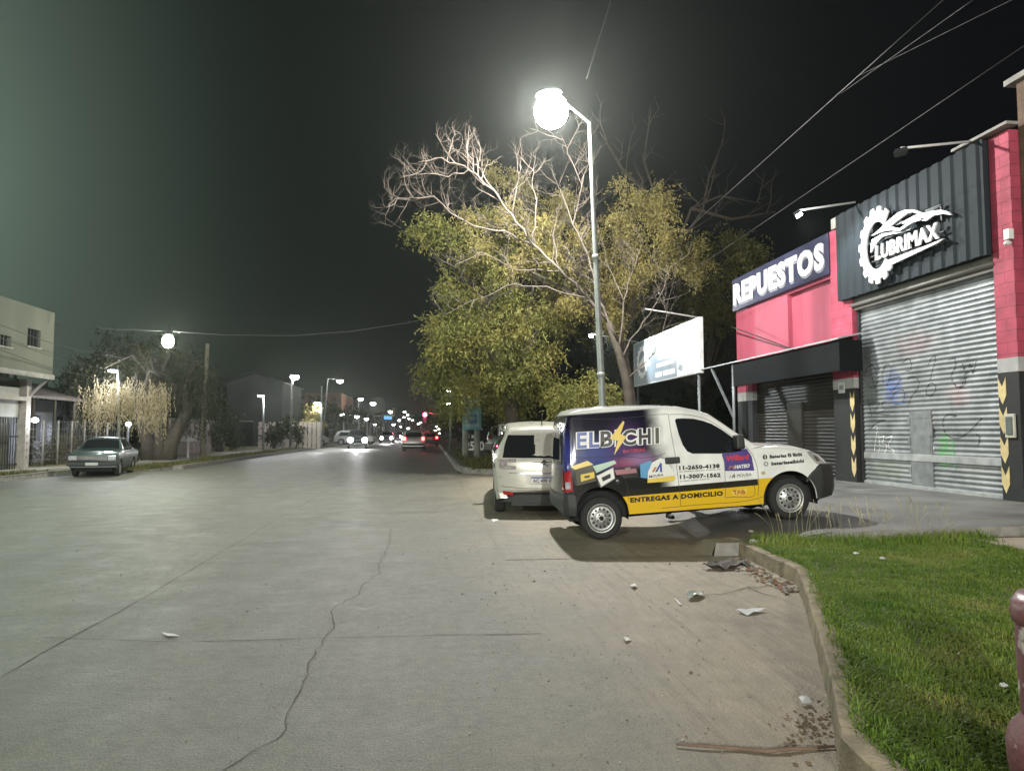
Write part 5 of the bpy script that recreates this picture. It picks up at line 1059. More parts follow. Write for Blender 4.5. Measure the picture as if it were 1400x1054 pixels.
for P, r, y1 in limbs:
    Q = b6(P, 20.4, y1 + 1.25); n = len(Q); Q = [a.lerp(b, k / 4) + Vector((rb_.gauss(0, .022), rb_.gauss(0, .022), rb_.gauss(0, .022))) for a, b in zip(Q, Q[1:]) for k in range(4)] + [Q[-1]]; n = len(Q); m.tube(Q, [r * .58 * (1 - .78 * k / (n - 1)) for k in range(n)], 8); twigs(m, Q[3:], r * .22 + .003, rb_, 3, .26, 1.0, .9, .22)
m.build('trunk', [M_bark_p, M_bark_d], bt, True)
ft = thing('bare_tree', 'faint bare tree top far behind the shop sign lamps', 'tree', (13.5, 35, .3), 0, 'street trees'); m = MB(); rb2 = random.Random(4)
fb = [on_y(u, v, 35) for u, v in ((930, 420), (925, 340))]; m.tube([Vector(ft.location), fb[0], fb[1]], [.3, .2, .14], 8)
for P in (((925, 340), (945, 285), (985, 268), (1040, 278)), ((925, 340), (960, 290), (970, 240), (990, 190)), ((925, 340), (900, 280), (880, 220), (890, 150)), ((945, 285), (1000, 300), (1060, 290)), ((900, 280), (850, 230), (820, 180))):
    Q = [on_y(u, v, 35) for u, v in P]; m.tube(Q, [.10, .07, .05, .02][:len(Q)], 7); twigs(m, Q, .035, rb2, 2, .9, 2.2)
m.build('trunk', M_bark_d, ft, True)
# ================================================================== posts, boards and wires on the right
M_wood = pm('weathered_post_wood', (.30, .31, .27), .85, 0, .2, 5, .4, 40, stretch=(3, 3, .4))
pa = on_z(636, 629, .17); pbq = on_z(652, 629, .17)
for (p, u, lab, hh) in ((pa, 634, 'pale wooden post with a junction box near its top, left of the pair', 4.6), (pbq, 650, 'pale wooden post carrying a turquoise framed notice, right of the pair', 4.4)):
    t = thing('utility_post', lab, 'post', (p.x, p.y, .1), 0, 'posts on the far grass island'); m = MB(); m.tube([(p.x, p.y, .05), (p.x + .02, p.y, hh)], [.16, .13], 10); m.build('post', M_wood, t, True)
    if u == 634: m = MB(); m.bbox((p.x - .34, p.y - .28, 2.45), (p.x + .30, p.y - .15, 3.0), .02); m.build('junction_box', M_greyband, t, True)
nt_ = thing('notice_board', 'turquoise framed square notice with blue print on the post', 'notice', (pbq.x, pbq.y, 2.0)); m = MB(); c0 = on_y(646, 573, pbq.y - .2); m.bbox((c0.x - .45, c0.y - .04, c0.z - .5), (c0.x + .42, c0.y + .04, c0.z + .5), .015, 0); m.build('frame', pm('turquoise_paint', (.09, .25, .26), .5), nt_, True)
m = MB(); m.box((c0.x - .33, c0.y - .05, c0.z - .36), (c0.x + .30, c0.y - .0405, c0.z + .36), 0); m.box((c0.x - .22, c0.y - .054, c0.z - .22), (c0.x + .2, c0.y - .0505, c0.z + .22), 1); m.box((c0.x - .12, c0.y - .058, c0.z - .05), (c0.x + .1, c0.y - .0545, c0.z + .12), 0); m.build('print', [pm('notice_pale', (.22, .32, .35), .5), pm('notice_blue', (.05, .14, .30), .5)], nt_, True)
def board(label, uv, y, txts, name='price_board'):
    c0 = on_y(*uv[0], y); c1 = on_y(*uv[1], y); t = thing(name, label, 'sign', (c0.x, y, .2)); m = MB(); m.bbox((c0.x, y, c1.z), (c1.x, y + .06, c0.z), .01); m.build('panel', pm('board_black', (.015, .016, .016), .6), t, True)
    for qx in (c0.x + .08, c1.x - .08): m = MB(); m.tube([(qx, y + .09, .1), (qx, y + .09, c1.z + .1)], .03, 6); m.build('leg', M_dark, t, True)
    for s, a, b, c, d in txts:
        m = MB(); V, Fc = text_mesh(s, .03); q0 = on_y(a, b, y); q1 = on_y(c, d, y); m.add([(q0.x + (q1.x - q0.x) * p[0], y - .004, q0.z + (q1.z - q0.z) * p[1]) for p in V], Fc); m.build('lettering', K_w, t, True)
board('black board with big white painted figures 2500 behind the two posts', ((632, 583), (664, 624)), pa.y + 1.2, [('2500', 636, 616, 662, 603), ('A', 654, 588, 660, 582), ('$ x K', 638, 600, 656, 592)])
board('black roadside board lettered BETA near the pickup', ((680, 574), (698, 600)), 30, [('BETA', 682, 588, 694, 580), ('BUEN', 682, 595, 694, 589)])
M_wire = pm('wire_black', (.03, .03, .03), .6); M_wirep = pm('wire_grey', (.06, .06, .06), .55, .1)
def wire(label, pts, r=.014, mt=None, sag=0, group='overhead wires'):
    P = [Vector(p) for p in pts]; Q = []
    for a, b in zip(P, P[1:]):
        for k in range(8): t = k / 8; q = a.lerp(b, t); q.z -= sag * 4 * t * (1 - t); Q.append(q)
    Q.append(P[-1]); m = MB(); m.tube(Q, r, 6); return tag(m.build('overhead_wire', mt or M_wirep), label, 'wire', group)
wire('thick twisted overhead wire sloping from the top right to the golden tree', [on_y(1312, -20, 7.5), on_y(905, 345, 25)], .006)
wire('overhead wire passing the lit flood lamp towards the billboard', [on_y(1440, 36, 8.5), on_y(885, 412, 25)], .0055)
wire('thin dark wire joining the thick wire from the top right corner', [on_y(1420, -18, 8.0), on_y(1176, 103, 12)], .004, M_wire)
wire('thin dark wire beside the thick wire high in the sky', [on_y(1345, -10, 7.6), on_y(1150, 128, 12)], .004, M_wire)
wire('thin wire rising from the tall lamp to the top of the picture', [on_y(840, -15, 17.4), on_y(802, 108, 17.5)], .010, M_wire)
wire('black service cable slanting across the red wall', [on_x(1000, 447, XF - .25), on_x(1088, 479, XF - .05)], .018, M_wire)
wire('long slack wire carrying the hanging lamp across the avenue', [on_y(u, v, y) for u, v, y in ((75, 444, 28.6), (150, 450, 28.8), (230, 453, 29), (310, 458, 29), (400, 459, 29), (480, 453, 29), (560, 441, 28), (640, 420, 24), (700, 398, 20.0))], .014)
# ================================================================== left side of the avenue
LK = [(-12.6, -12), (-12.6, 26.5), (-9.7, 30.5), (-9.7, 400)]
m = MB(); V_ = [(x, y, .15) for x, y in LK] + [(-40, 400, .15), (-40, -12, .15)]; n_ = len(V_)
m.add(V_, [tuple(t) for t in tessellate_polygon([[Vector((p[0], p[1], 0)) for p in V_]])])
tag(m.build('verge_across_the_road', pm('dry_verge', (.20, .17, .095), .95, 0, .25, .8, .5, 12, c2=(.10, .115, .045))), kind='structure')
def kerb_line(P, name, w=.18, z=.165, side=-1):
    P = resample(P, 1.5); rg = random.Random(len(P)); m = MB(); vs = []
    for i, p in enumerate(P):
        a = P[max(0, i-1)]; b = P[min(len(P)-1, i+1)]; d = Vector((b[0]-a[0], b[1]-a[1])).normalized(); nr = Vector((-d.y, d.x)) * side * -1; zz = z + rg.uniform(-.01, .01)
        vs += [(p[0], p[1], -.02), (p[0] + nr.x * .02, p[1] + nr.y * .02, zz), (p[0] + nr.x * w, p[1] + nr.y * w, zz), (p[0] + nr.x * w, p[1] + nr.y * w, .1)]
    m.add(vs, [(4*i+k, 4*i+k+1, 4*i+k+5, 4*i+k+4) for i in range(len(P)-1) for k in range(3)]); return tag(m.build(name, M_kerbg), kind='structure')
kerb_line(LK, 'kerb_across_the_road')
m = MB(); m.add([(-14.9, -12, .158), (-13.4, -12, .158), (-13.4, 28, .158), (-11.6, 33, .158), (-11.6, 300, .158), (-13.2, 300, .158), (-13.2, 33, .158), (-14.9, 28.5, .158)], [(0, 1, 2, 7), (7, 2, 3, 6), (6, 3, 4, 5)]); tag(m.build('pavement_across_the_road', pm('pavement_grey', (.30, .285, .25), .9, 0, .2, 2, .4, 20)), kind='structure')
# right far island
RI = [(8.5, 25.9), (2.0, 25.6), (1.25, 26.6), (1.05, 29), (1.05, 400)]
m = MB(); V_ = [(x, y, .17) for x, y in RI] + [(60, 400, .17), (60, 25.9, .17)]; m.add(V_, [tuple(t) for t in tessellate_polygon([[Vector((p[0], p[1], 0)) for p in V_]])])
tag(m.build('verge_beyond_the_cars', pm('far_grass_soil', (.12, .125, .05), .95, 0, .25, 1.2, .5, 14, c2=(.06, .085, .022))), kind='structure')
kerb_line([(8.5, 25.9), (2.0, 25.6), (1.25, 26.6), (1.05, 29), (1.05, 300)], 'kerb_beyond_the_cars', .16, .20, 1)
# concrete shop building at far left
XC = -14.0
cc = on_x(75, 428, XC); cb = on_x(73, 513, XC)
M_ren = pm('grey_green_render', (.125, .13, .105), .85, 0, .14, 1.2, .25, 25, stretch=(1, 1, .35)); M_whb = pm('signboard_white', (.36, .36, .34), .6, 0, .12, 3); M_post = pm('post_whitewash', (.36, .33, .30), .8, 0, .15, 6)
b_ = thing('corner_shop', 'grey two storey concrete shop with an overhanging upper floor and a grilled front', 'building', (XC, cc.y, .15))
zt, zb = cc.z, cb.z; yC = cc.y
def hole_wall(mb, x, y0, y1, z0, z1, holes, d, m=0, mr=0):
    """wall facing +x in the plane x with rectangular openings (ya, yb, za, zb) whose reveals are d deep"""
    ys = sorted({y0, y1} | {h[0] for h in holes} | {h[1] for h in holes}); zs = sorted({z0, z1} | {h[2] for h in holes} | {h[3] for h in holes})
    for a, b in zip(ys, ys[1:]):
        for c, e in zip(zs, zs[1:]):
            if any(h[0] <= a and b <= h[1] and h[2] <= c and e <= h[3] for h in holes): continue
            mb.add([(x, a, c), (x, b, c), (x, b, e), (x, a, e)], [(0, 1, 2, 3)], m)
    for (a, b, c, e) in holes:
        mb.add([(x, a, c), (x, b, c), (x, b, e), (x, a, e), (x - d, a, c), (x - d, b, c), (x - d, b, e), (x - d, a, e)], [(0, 1, 5, 4), (1, 2, 6, 5), (2, 3, 7, 6), (3, 0, 4, 7)], mr)
wn = []
for (u0, v0, u1, v1) in ((38, 448, 55, 476), (-4, 456, 15, 475), (-60, 440, -30, 472)):
    p = on_x(u0, v0, XC); q = on_x(u1, v1, XC); wn.append((p.y, q.y, q.z, p.z))
m = MB(); hole_wall(m, XC, 14, yC, zb, zt, wn, .14); m.add([(XC, yC, zb), (-24, yC, zb), (-24, yC, zt), (XC, yC, zt), (XC, 14, zb), (-24, 14, zb), (-24, 14, zt), (XC, 14, zt)], [(0, 1, 2, 3), (4, 7, 6, 5), (3, 2, 6, 7), (0, 4, 5, 1)]); m.box((XC - .01, 14.0, zb - .18), (XC + .06, yC + .04, zb - .004), 1)
XG = XC - .95; zg = zb - .182
m.box((-24, 14, .1), (XG - .3, yC - .3, zg), 0); m.box((XG - .3, 14, 2.75), (XG, yC - .3, zg), 0); m.build('wall', [M_ren, M_conc], b_, True)
for (a, b, c, e) in wn:
    w_ = MB(); w_.box((XC - .14, a, c), (XC - .10, b, e), 1); 
    for k in range(4): yy = a + (b - a) * (k + .5) / 4; w_.box((XC - .098, yy - .02, c), (XC - .07, yy + .02, e), 0)
    w_.box((XC - .02, a - .05, c - .06), (XC + .05, b + .05, c - .002), 2); w_.build('window', [M_dark, M_glass, M_conc], b_, True)
p0 = on_x(38, 640, XG); pt = MB(); pt.box((XG + .02, yC - .42, .1), (XG + .30, yC - .12, zg), 0)
for k in range(7): pt.box((XG + .3, yC - .33, .5 + k * .26), (XG + .305, yC - .23, .62 + k * .26), 1)
pt.build('pillar', [M_post, pm('post_mark', (.2, .19, .19), .8)], b_, True)
m = MB(); m.bar((XG + .2, yC - .25, zg - .7), (XC - .05, yC - .1, zb - .1), .08, .08); m.build('brace', M_conc, b_, True)
sgn = thing('shop_signboard', 'worn white signboard with faint dark lettering over the grilled front', 'sign', (XG, yC - 2, 2.9)); q0 = on_x(-2, 527, XG + .06); q1 = on_x(38, 571, XG + .06)
m = MB(); m.bbox((XG + .01, 16, q1.z), (XG + .08, yC - .5, q0.z), .01, 0); rg = random.Random(6)
for row in range(3):
    y = yC - .9
    while y > 17:
        w_ = rg.uniform(.12, .5); h = (.30, .16, .2)[row]; z0 = q1.z + (.85, .5, .15)[row] * (q0.z - q1.z) * .8
        if rg.random() < .8: m.box((XG + .0805, y - w_, z0), (XG + .083, y, z0 + h), 1 + (rg.random() < .5))
        y -= w_ + rg.uniform(.08, .4)
m.build('panel', [M_whb, pm('faded_grey', (.34, .34, .35), .6), pm('faded_dark', (.25, .24, .25), .6)], sgn, True)
m = MB(); m.box((XG + .02, 15, 2.62), (XG + .35, yC - .44, 2.76), 0); m.build('shelf', M_post, b_, True)
m = MB(); y = 15.0
while y < yC - .45: m.box((XG + .04, y, .15), (XG + .06, y + .025, 2.62)); y += .16
for zz in (.3, 1.3, 2.4): m.box((XG + .03, 15, zz), (XG + .07, yC - .44, zz + .05))
m.build('grille', M_dark, b_, True)
m = MB(); m.box((XG - .3, 15, .15), (XG - .26, yC - .45, 2.75), 0); m.build('shop_window', pm('shop_interior', (.16, .16, .13), .6, 0, .3, 3), b_, True)
wl_ = thing('wall_lamp', 'small white wall lamp on the corner post of the concrete shop', 'lamp', (XG + .3, yC - .1, 2.6)); q = on_x(48, 574, XG + .45); m = MB(); m.lathe([(.001, -.10), (.09, -.07), (.11, 0), (.07, .07), (.001, .08)], (q.x, q.y, q.z), 12); m.build('globe', M_lensw, wl_, True); m = MB(); m.bar((XG + .2, yC - .2, q.z + .1), (q.x, q.y, q.z + .09), .03, .03); m.build('arm', M_dark, wl_, True); lamp('lamp_light', (q.x + .2, q.y + .1, q.z), 60, (.9, .93, 1), wl_)
# low pale house behind a wire fence
h = thing('low_house', 'low pale blue house with a shallow tin roof behind a wire fence', 'house', (-17, 34, .15)); hx, hy0, hy1 = -17.2, 29.6, 38.6
m = MB(); hole_wall(m, hx, hy0, hy1, .1, 2.9, [(31.2, 32.2, .15, 2.2), (33.6, 34.8, 1.1, 2.2), (36.2, 37.2, 1.1, 2.2)], .2); m.add([(hx, hy1, .1), (-25, hy1, .1), (-25, hy1, 2.9), (hx, hy1, 2.9), (hx, hy0, .1), (-25, hy0, .1), (-25, hy0, 2.9), (hx, hy0, 2.9)], [(0, 1, 2, 3), (4, 7, 6, 5)]); m.build('wall', pm('pale_blue_wall', (.36, .38, .46), .8, 0, .12, 2, .2, 20), h, True)
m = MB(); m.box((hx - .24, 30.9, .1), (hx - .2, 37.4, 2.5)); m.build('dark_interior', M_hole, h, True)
m = MB(); m.add([(hx + 1.4, hy0 - .3, 2.85), (hx + 1.4, hy1 + .3, 2.85), (-22, hy1 + .3, 4.4), (-22, hy0 - .3, 4.4), (hx + 1.4, hy0 - .3, 2.97), (hx + 1.4, hy1 + .3, 2.97), (-22, hy1 + .3, 4.5), (-22, hy0 - .3, 4.5)], [(0, 3, 2, 1), (4, 5, 6, 7), (0, 1, 5, 4), (1, 2, 6, 5), (2, 3, 7, 6), (3, 0, 4, 7)]); m.build('roof', pm('rusty_tin_roof', (.12, .10, .085), .6, .2, .2, 3), h, True)
for k in range(6): m = MB(); m.tube([(hx + 1.3, hy0 + .2 + k * 1.72, .1), (hx + 1.3, hy0 + .2 + k * 1.72, 2.9)], .06, 8); m.build('porch_post', M_bark_d, h, True)
f = thing('wire_fence', 'wire mesh fence on thin posts in front of the low house', 'fence', (-15.0, 33, .15))
for k in range(9): m = MB(); m.tube([(-15.0, 29.4 + k * 1.15, .1), (-15.0, 29.4 + k * 1.15, 1.95)], .04, 6); m.build('fence_post', M_conc, f, True)
m = MB()
for zz in (.4, .7, 1.0, 1.3, 1.6, 1.9): m.tube([(-15.0, 29.4, zz), (-15.0, 38.6, zz)], .008, 4)
y = 29.6
while y < 38.6: m.tube([(-15.0, y, .2), (-15.0, y, 1.9)], .005, 4); y += .22
m.build('mesh', M_galv, f, True)
M_shr = leaf_mat('leaves_dry', (.06, .055, .03), (.11, .095, .05), (.17, .14, .08))
tree('dry brown shrub behind the wire fence, beside the saloon', (-15.7, 33, .15), [((-15.6, 31.6, .9), .75, .9), ((-15.7, 32.8, 1.1), .85, .9), ((-15.6, 34.2, .9), .8, .9), ((-15.7, 35.4, .8), .6, .9)], M_shr, 'trees across the road', .05, seed=31, dens=260, name='shrub', cat='shrub', ll=.10, lw=.03)
# willow
def strands(tops, seed, n, l0, l1, ll=.13, lw=.022):
    rg = np.random.default_rng(seed); out = []
    for (c, rx, ry) in tops:
        for _ in range(n):
            a = rg.random() * 6.283; q = math.sqrt(rg.random()); p = np.array([c[0] + rx * q * math.cos(a), c[1] + ry * q * math.sin(a), c[2] + rg.normal() * .25]); L_ = rg.uniform(l0, l1); k = int(L_ / .085); dr = rg.normal(size=2) * .07
            for i in range(k):
                b = p + np.array([dr[0] * i * .085, dr[1] * i * .085, -i * .085]) ; d = np.array([rg.normal() * .5, rg.normal() * .5, -1.0]); d /= np.linalg.norm(d); w = np.cross(d, rg.normal(size=3)); w /= np.linalg.norm(w) + 1e-9; e = ll * rg.uniform(.7, 1.3)
                out += [b, b + d * e * .5 + w * lw, b + d * e, b + d * e * .5 - w * lw]
    return np.array(out)
wb = on_z(212, 629, .15); w_ = thing('weeping_willow', 'weeping willow with pale hanging strands lit by the white lamp', 'tree', (wb.x, wb.y, .15), 0, 'trees across the road'); Yw = wb.y
m = MB(); rg = random.Random(9)
for du, tp in ((-.25, on_y(190, 520, Yw)), (.55, on_y(250, 515, Yw + 1)), (.2, on_y(215, 490, Yw + .5))):
    b0 = Vector((wb.x + du, wb.y, .05)); m.tube([b0, b0 + Vector((du * .3, 0, .9)), b0.lerp(tp, .55) + Vector((du, 0, .2)), tp], [.42, .32, .22, .08], 10)
    for k in range(6): e = tp + Vector((rg.uniform(-2.6, 2.4), rg.uniform(-2, 2), rg.uniform(-.8, .8))); m.tube([b0.lerp(tp, .75), tp.lerp(e, .5) + Vector((0, 0, .4)), e], [.10, .06, .02], 6)
m.build('trunk', M_bark_d, w_, True)
def s3(u, v, dy=0): return tuple(on_y(u, v, Yw + dy))
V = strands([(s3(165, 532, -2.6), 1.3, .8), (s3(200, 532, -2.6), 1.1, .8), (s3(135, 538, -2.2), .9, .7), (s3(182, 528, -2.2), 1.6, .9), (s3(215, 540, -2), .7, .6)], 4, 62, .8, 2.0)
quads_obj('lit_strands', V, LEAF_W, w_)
LEAF_W_SHADE = leaf_mat('leaves_willow_shade', (.022, .026, .012), (.038, .042, .02), (.06, .06, .028))  # same willow's leaves darkened: shade is put into the crown's colour
V = strands([(s3(150, 492, .5), 2.0, 1.4), (s3(200, 478, .8), 2.2, 1.6), (s3(245, 500, 1.2), 2.0, 1.5), (s3(275, 520, 1), 1.2, 1.2), (s3(120, 510, .2), 1.2, 1.2)], 7, 95, 1.4, 3.2, .15, .03); quads_obj('crown', V, LEAF_W_SHADE, w_)
ug = MB()
# poles and lamps across the road
p = on_z(277, 624, .15); t = thing('utility_pole', 'plain wooden pole leaning slightly to the right of the willow', 'pole', (p.x, p.y, .15), 0, 'poles across the road'); m = MB(); m.tube([(p.x, p.y, .05), tuple(on_y(280, 545, p.y)), tuple(on_y(284, 470, p.y))], [.16, .13, .10], 10); m.build('post', pm('pole_wood', (.34, .31, .23), .85, 0, .2, 4, .4, 30), t, True)
def led(label, uvb, uvt, uvh, y, power=0, group='small white lamps across the road', s=1.0, zb=.15):
    b = on_y(*uvb, y); b.z = zb; tp = on_y(*uvt, y); hd = on_y(*uvh, y); t = thing('street_lamp', label, 'street lamp', b, 0, group)
    m = MB(); m.tube([b, tp], [.07 * s, .05 * s], 8); m.build('pole', M_pole, t, True)
    m = MB(); m.bbox((hd.x - .20 * s, y - .10 * s, hd.z - .03 * s), (hd.x + .20 * s, y + .10 * s, hd.z + .05 * s), .02 * s); m.bar(tp, (tp.x, y, hd.z + .02), .05 * s, .05 * s) if (tp - hd).length > .05 else None; m.build('housing', M_dark, t, True)
    m = MB(); m.bbox((hd.x - .19 * s, y - .10 * s, hd.z - .11 * s), (hd.x + .19 * s, y + .10 * s, hd.z - .031 * s), .02 * s); m.build('lens', M_lensw, t, True)
    if power: lamp('lamp_light', (hd.x, y, hd.z - .2), power, (.94, .95, 1), t)
    return t
led('slim pole with a small bluish white lamp in front of the willow', (163, 622), (162, 506), (155, 505), 34.6, 650)
led('slim pole with a small white lamp before the gabled shed', (360, 618), (361, 541), (357, 540), 50, 420)
led('bright white lamp beside the yellow lit tree', (439, 611), (440, 528), (434, 550), 66, 900, s=1.3)
tb = thing('garden_lamp', 'small round lamp glowing behind the willow strands', 'lamp', s3(176, 580, 1), 0); m = MB(); m.lathe([(.001, -.12), (.10, -.08), (.13, 0), (.10, .08), (.001, .12)], s3(176, 580, 1), 12); m.build('globe', M_lensw, tb, True); m = MB(); q = s3(176, 580, 1); m.tube([(q[0], q[1], .1), (q[0], q[1], q[2] - .1)], .03, 6); m.build('post', M_galv, tb, True)
# lamp hung on the slack wire
q = on_y(230, 457, 29.0); t = thing('hanging_lamp', 'bright street lamp hung on the slack wire before the willow', 'street lamp', q, 0); h_, l_ = head_mesh(.75, 1.2); h_.tube([(0, 0, .15), (0, 0, .35)], .02, 6); h_.build('housing', M_dark, t); l_.build('lens', M_lensg, t); lamp('lamp_light', q - Vector((0, 0, .02 * .95 + .285 * .75 * 1.2)), 1900, (.97, 1.0, .82), t)
wire('short stay wire lit from above, sloping to the wooden pole', [on_y(140, 484, 33), on_y(165, 489, 34), on_y(250, 508, 38)], .016)
for k, (v0, v1) in enumerate(((444, 520), (462, 536), (478, 548))): wire(('upper', 'middle', 'lower')[k] + ' dark wire of the three crossing the front of the concrete shop', [on_y(-40, v0 - 14, 22), on_y(75, v0 + 27, 27.5), on_y(282, v1, 40)], .010, M_wire)
s_ = on_z(257, 626, .15); t = thing('small_sign', 'small blank white T shaped sign on the grass by the wooden pole', 'sign', (s_.x, s_.y, .15)); m = MB(); m.box((s_.x - .05, s_.y - .03, .1), (s_.x + .05, s_.y + .03, 1.0)); m.build('post', M_post, t, True); m = MB(); m.bbox((s_.x - .42, s_.y - .05, 1.002), (s_.x + .42, s_.y + .05, 1.26), .01); m.build('panel', M_whb, t, True)
# low wall, gabled shed, pale fence, brick block
t = thing('garden_wall', 'low rendered wall behind the willow and the wooden pole', 'wall', (-14.5, 44, .15)); m = MB(); m.box((-14.6, 39.5, .1), (-14.4, 54, 2.15)); m.build('wall', pm('pinkish_render', (.24, .20, .18), .9, 0, .2, 1.5, .3, 15), t, True); m = MB(); m.box((-14.66, 39.4, 2.152), (-14.34, 54.1, 2.25)); m.build('coping', M_conc, t, True)
def gable(label, x0, x1, y0, y1, ze, zr, mt, name='gabled_shed', doors=()):
    t = thing(name, label, 'building', ((x0 + x1) / 2, y0, .15)); m = MB(); xm = (x0 + x1) / 2
    m.add([(x0, y0, .1), (x1, y0, .1), (x1, y0, ze), (xm, y0, zr), (x0, y0, ze), (x0, y1, .1), (x1, y1, .1), (x1, y1, ze), (xm, y1, zr), (x0, y1, ze)], [(0, 1, 2, 3, 4), (9, 8, 7, 6, 5), (1, 6, 7, 2), (0, 4, 9, 5)]); m.build('wall', mt, t, True)
    m = MB(); o = .25
    m.add([(x0 - o, y0 - o, ze - .05), (xm, y0 - o, zr + .06), (x1 + o, y0 - o, ze - .05), (x0 - o, y1, ze - .05), (xm, y1, zr + .06), (x1 + o, y1, ze - .05), (x0 - o, y0 - o, ze + .06), (xm, y0 - o, zr + .18), (x1 + o, y0 - o, ze + .06), (x0 - o, y1, ze + .06), (xm, y1, zr + .18), (x1 + o, y1, ze + .06)], [(0, 1, 4, 3), (1, 2, 5, 4), (6, 9, 10, 7), (7, 10, 11, 8), (0, 6, 7, 1), (1, 7, 8, 2), (0, 3, 9, 6), (2, 8, 11, 5)]); m.build('roof', M_dark, t, True)
    for (a, b, z0, z1) in doors: m = MB(); m.box((a, y0 - .03, z0), (b, y0 - .002, z1), 0); m.box((a - .08, y0 - .05, z1 + .002), (b + .08, y0 - .002, z1 + .1), 1); m.build('door' if z0 < .3 else 'window', [M_hole, M_conc], t, True)
    return t
gable('big dim grey gabled shed with a dark door behind the slim lamp', -18.6, -13.6, 70, 80, 6.0, 6.9, pm('shed_grey', (.05, .055, .052), .9, 0, .15, .6, .2, 8), doors=((-17.3, -16.2, .15, 2.4),))
t = thing('brick_block', 'brown brick two storey block beyond the yellow lit tree', 'building', (-15.5, 110, .15)); m = MB(); m.box((-18.2, 110, .1), (-12.9, 126, 7.2)); m.build('wall', block_paint('far_brick', (.22, .11, .06), (.18, .09, .05), (.2, .14, .1), .4, .15), t, True)
for k in range(3): m = MB(); m.box((-17.9 + k * 1.7, 109.95, 4.2), (-17.0 + k * 1.7, 109.998, 5.6)); m.build('window', M_glass, t, True)
t = thing('slat_fence', 'pale pinkish slatted fence lit by a lamp right of the gabled shed', 'fence', (-13, 62, .15))
for k in range(14): m = MB(); m.box((-13.9 + k * .36, 62.0, .12), (-13.62 + k * .36, 62.05, 2.3)); m.build('slat', pm('fence_pale', (.50, .44, .42), .8, 0, .1, 3), t, True)
m = MB(); m.box((-14, 62.052, .5), (-8.9, 62.1, .62)); m.box((-14, 62.052, 1.8), (-8.9, 62.1, 1.92)); m.build('rail', M_post, t, True)
# trees across the road and along the avenue
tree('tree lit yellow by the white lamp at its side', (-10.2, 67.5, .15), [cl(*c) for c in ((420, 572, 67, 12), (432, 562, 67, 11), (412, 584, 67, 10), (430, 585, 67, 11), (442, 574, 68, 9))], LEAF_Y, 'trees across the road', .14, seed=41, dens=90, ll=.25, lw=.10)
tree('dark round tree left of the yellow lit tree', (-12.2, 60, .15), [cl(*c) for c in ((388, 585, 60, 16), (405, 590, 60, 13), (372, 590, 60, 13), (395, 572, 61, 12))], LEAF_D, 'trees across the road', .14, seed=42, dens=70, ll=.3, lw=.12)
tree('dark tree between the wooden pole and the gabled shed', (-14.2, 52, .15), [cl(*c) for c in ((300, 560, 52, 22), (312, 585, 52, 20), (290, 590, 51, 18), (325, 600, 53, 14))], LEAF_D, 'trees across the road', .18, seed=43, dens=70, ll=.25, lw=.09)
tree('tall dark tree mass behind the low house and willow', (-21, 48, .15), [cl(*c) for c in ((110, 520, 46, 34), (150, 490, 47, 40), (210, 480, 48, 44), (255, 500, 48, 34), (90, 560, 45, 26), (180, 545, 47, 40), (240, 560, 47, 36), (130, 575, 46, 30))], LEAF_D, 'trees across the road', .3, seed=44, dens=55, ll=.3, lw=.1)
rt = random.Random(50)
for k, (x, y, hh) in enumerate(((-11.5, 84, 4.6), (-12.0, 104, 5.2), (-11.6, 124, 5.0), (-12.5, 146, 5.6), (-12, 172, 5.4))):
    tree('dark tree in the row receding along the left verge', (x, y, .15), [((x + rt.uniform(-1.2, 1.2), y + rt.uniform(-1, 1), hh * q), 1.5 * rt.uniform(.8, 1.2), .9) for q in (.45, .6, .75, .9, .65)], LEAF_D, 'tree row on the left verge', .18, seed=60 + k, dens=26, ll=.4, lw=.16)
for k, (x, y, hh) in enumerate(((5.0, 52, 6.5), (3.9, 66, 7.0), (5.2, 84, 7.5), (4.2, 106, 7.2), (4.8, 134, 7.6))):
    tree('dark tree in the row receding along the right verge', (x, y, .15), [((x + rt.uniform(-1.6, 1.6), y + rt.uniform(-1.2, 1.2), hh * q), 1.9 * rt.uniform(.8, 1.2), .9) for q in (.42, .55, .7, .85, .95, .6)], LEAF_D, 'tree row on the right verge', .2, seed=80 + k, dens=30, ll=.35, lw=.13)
# far wood on both sides, one mass each
rg = np.random.default_rng(5); cls = []
for k in range(70): cls.append(((rg.uniform(-120, -26), rg.uniform(85, 210), rg.uniform(2, 8)), rg.uniform(3, 5), .8))
for k in range(70): cls.append(((rg.uniform(10, 120), rg.uniform(70, 210), rg.uniform(2, 8)), rg.uniform(3, 5), .8))
for k in range(60): cls.append(((rg.uniform(-60, 60), rg.uniform(300, 380), rg.uniform(1, 7)), rg.uniform(4, 7), .7))
tag(quads_obj('far_trees', leaf_cloud(cls, 77, 3.2, 1.6, .7, 6, .2, 2.5), LEAF_D, None), 'dark far-off wood closing both sides of the avenue', 'trees', None, 'stuff')
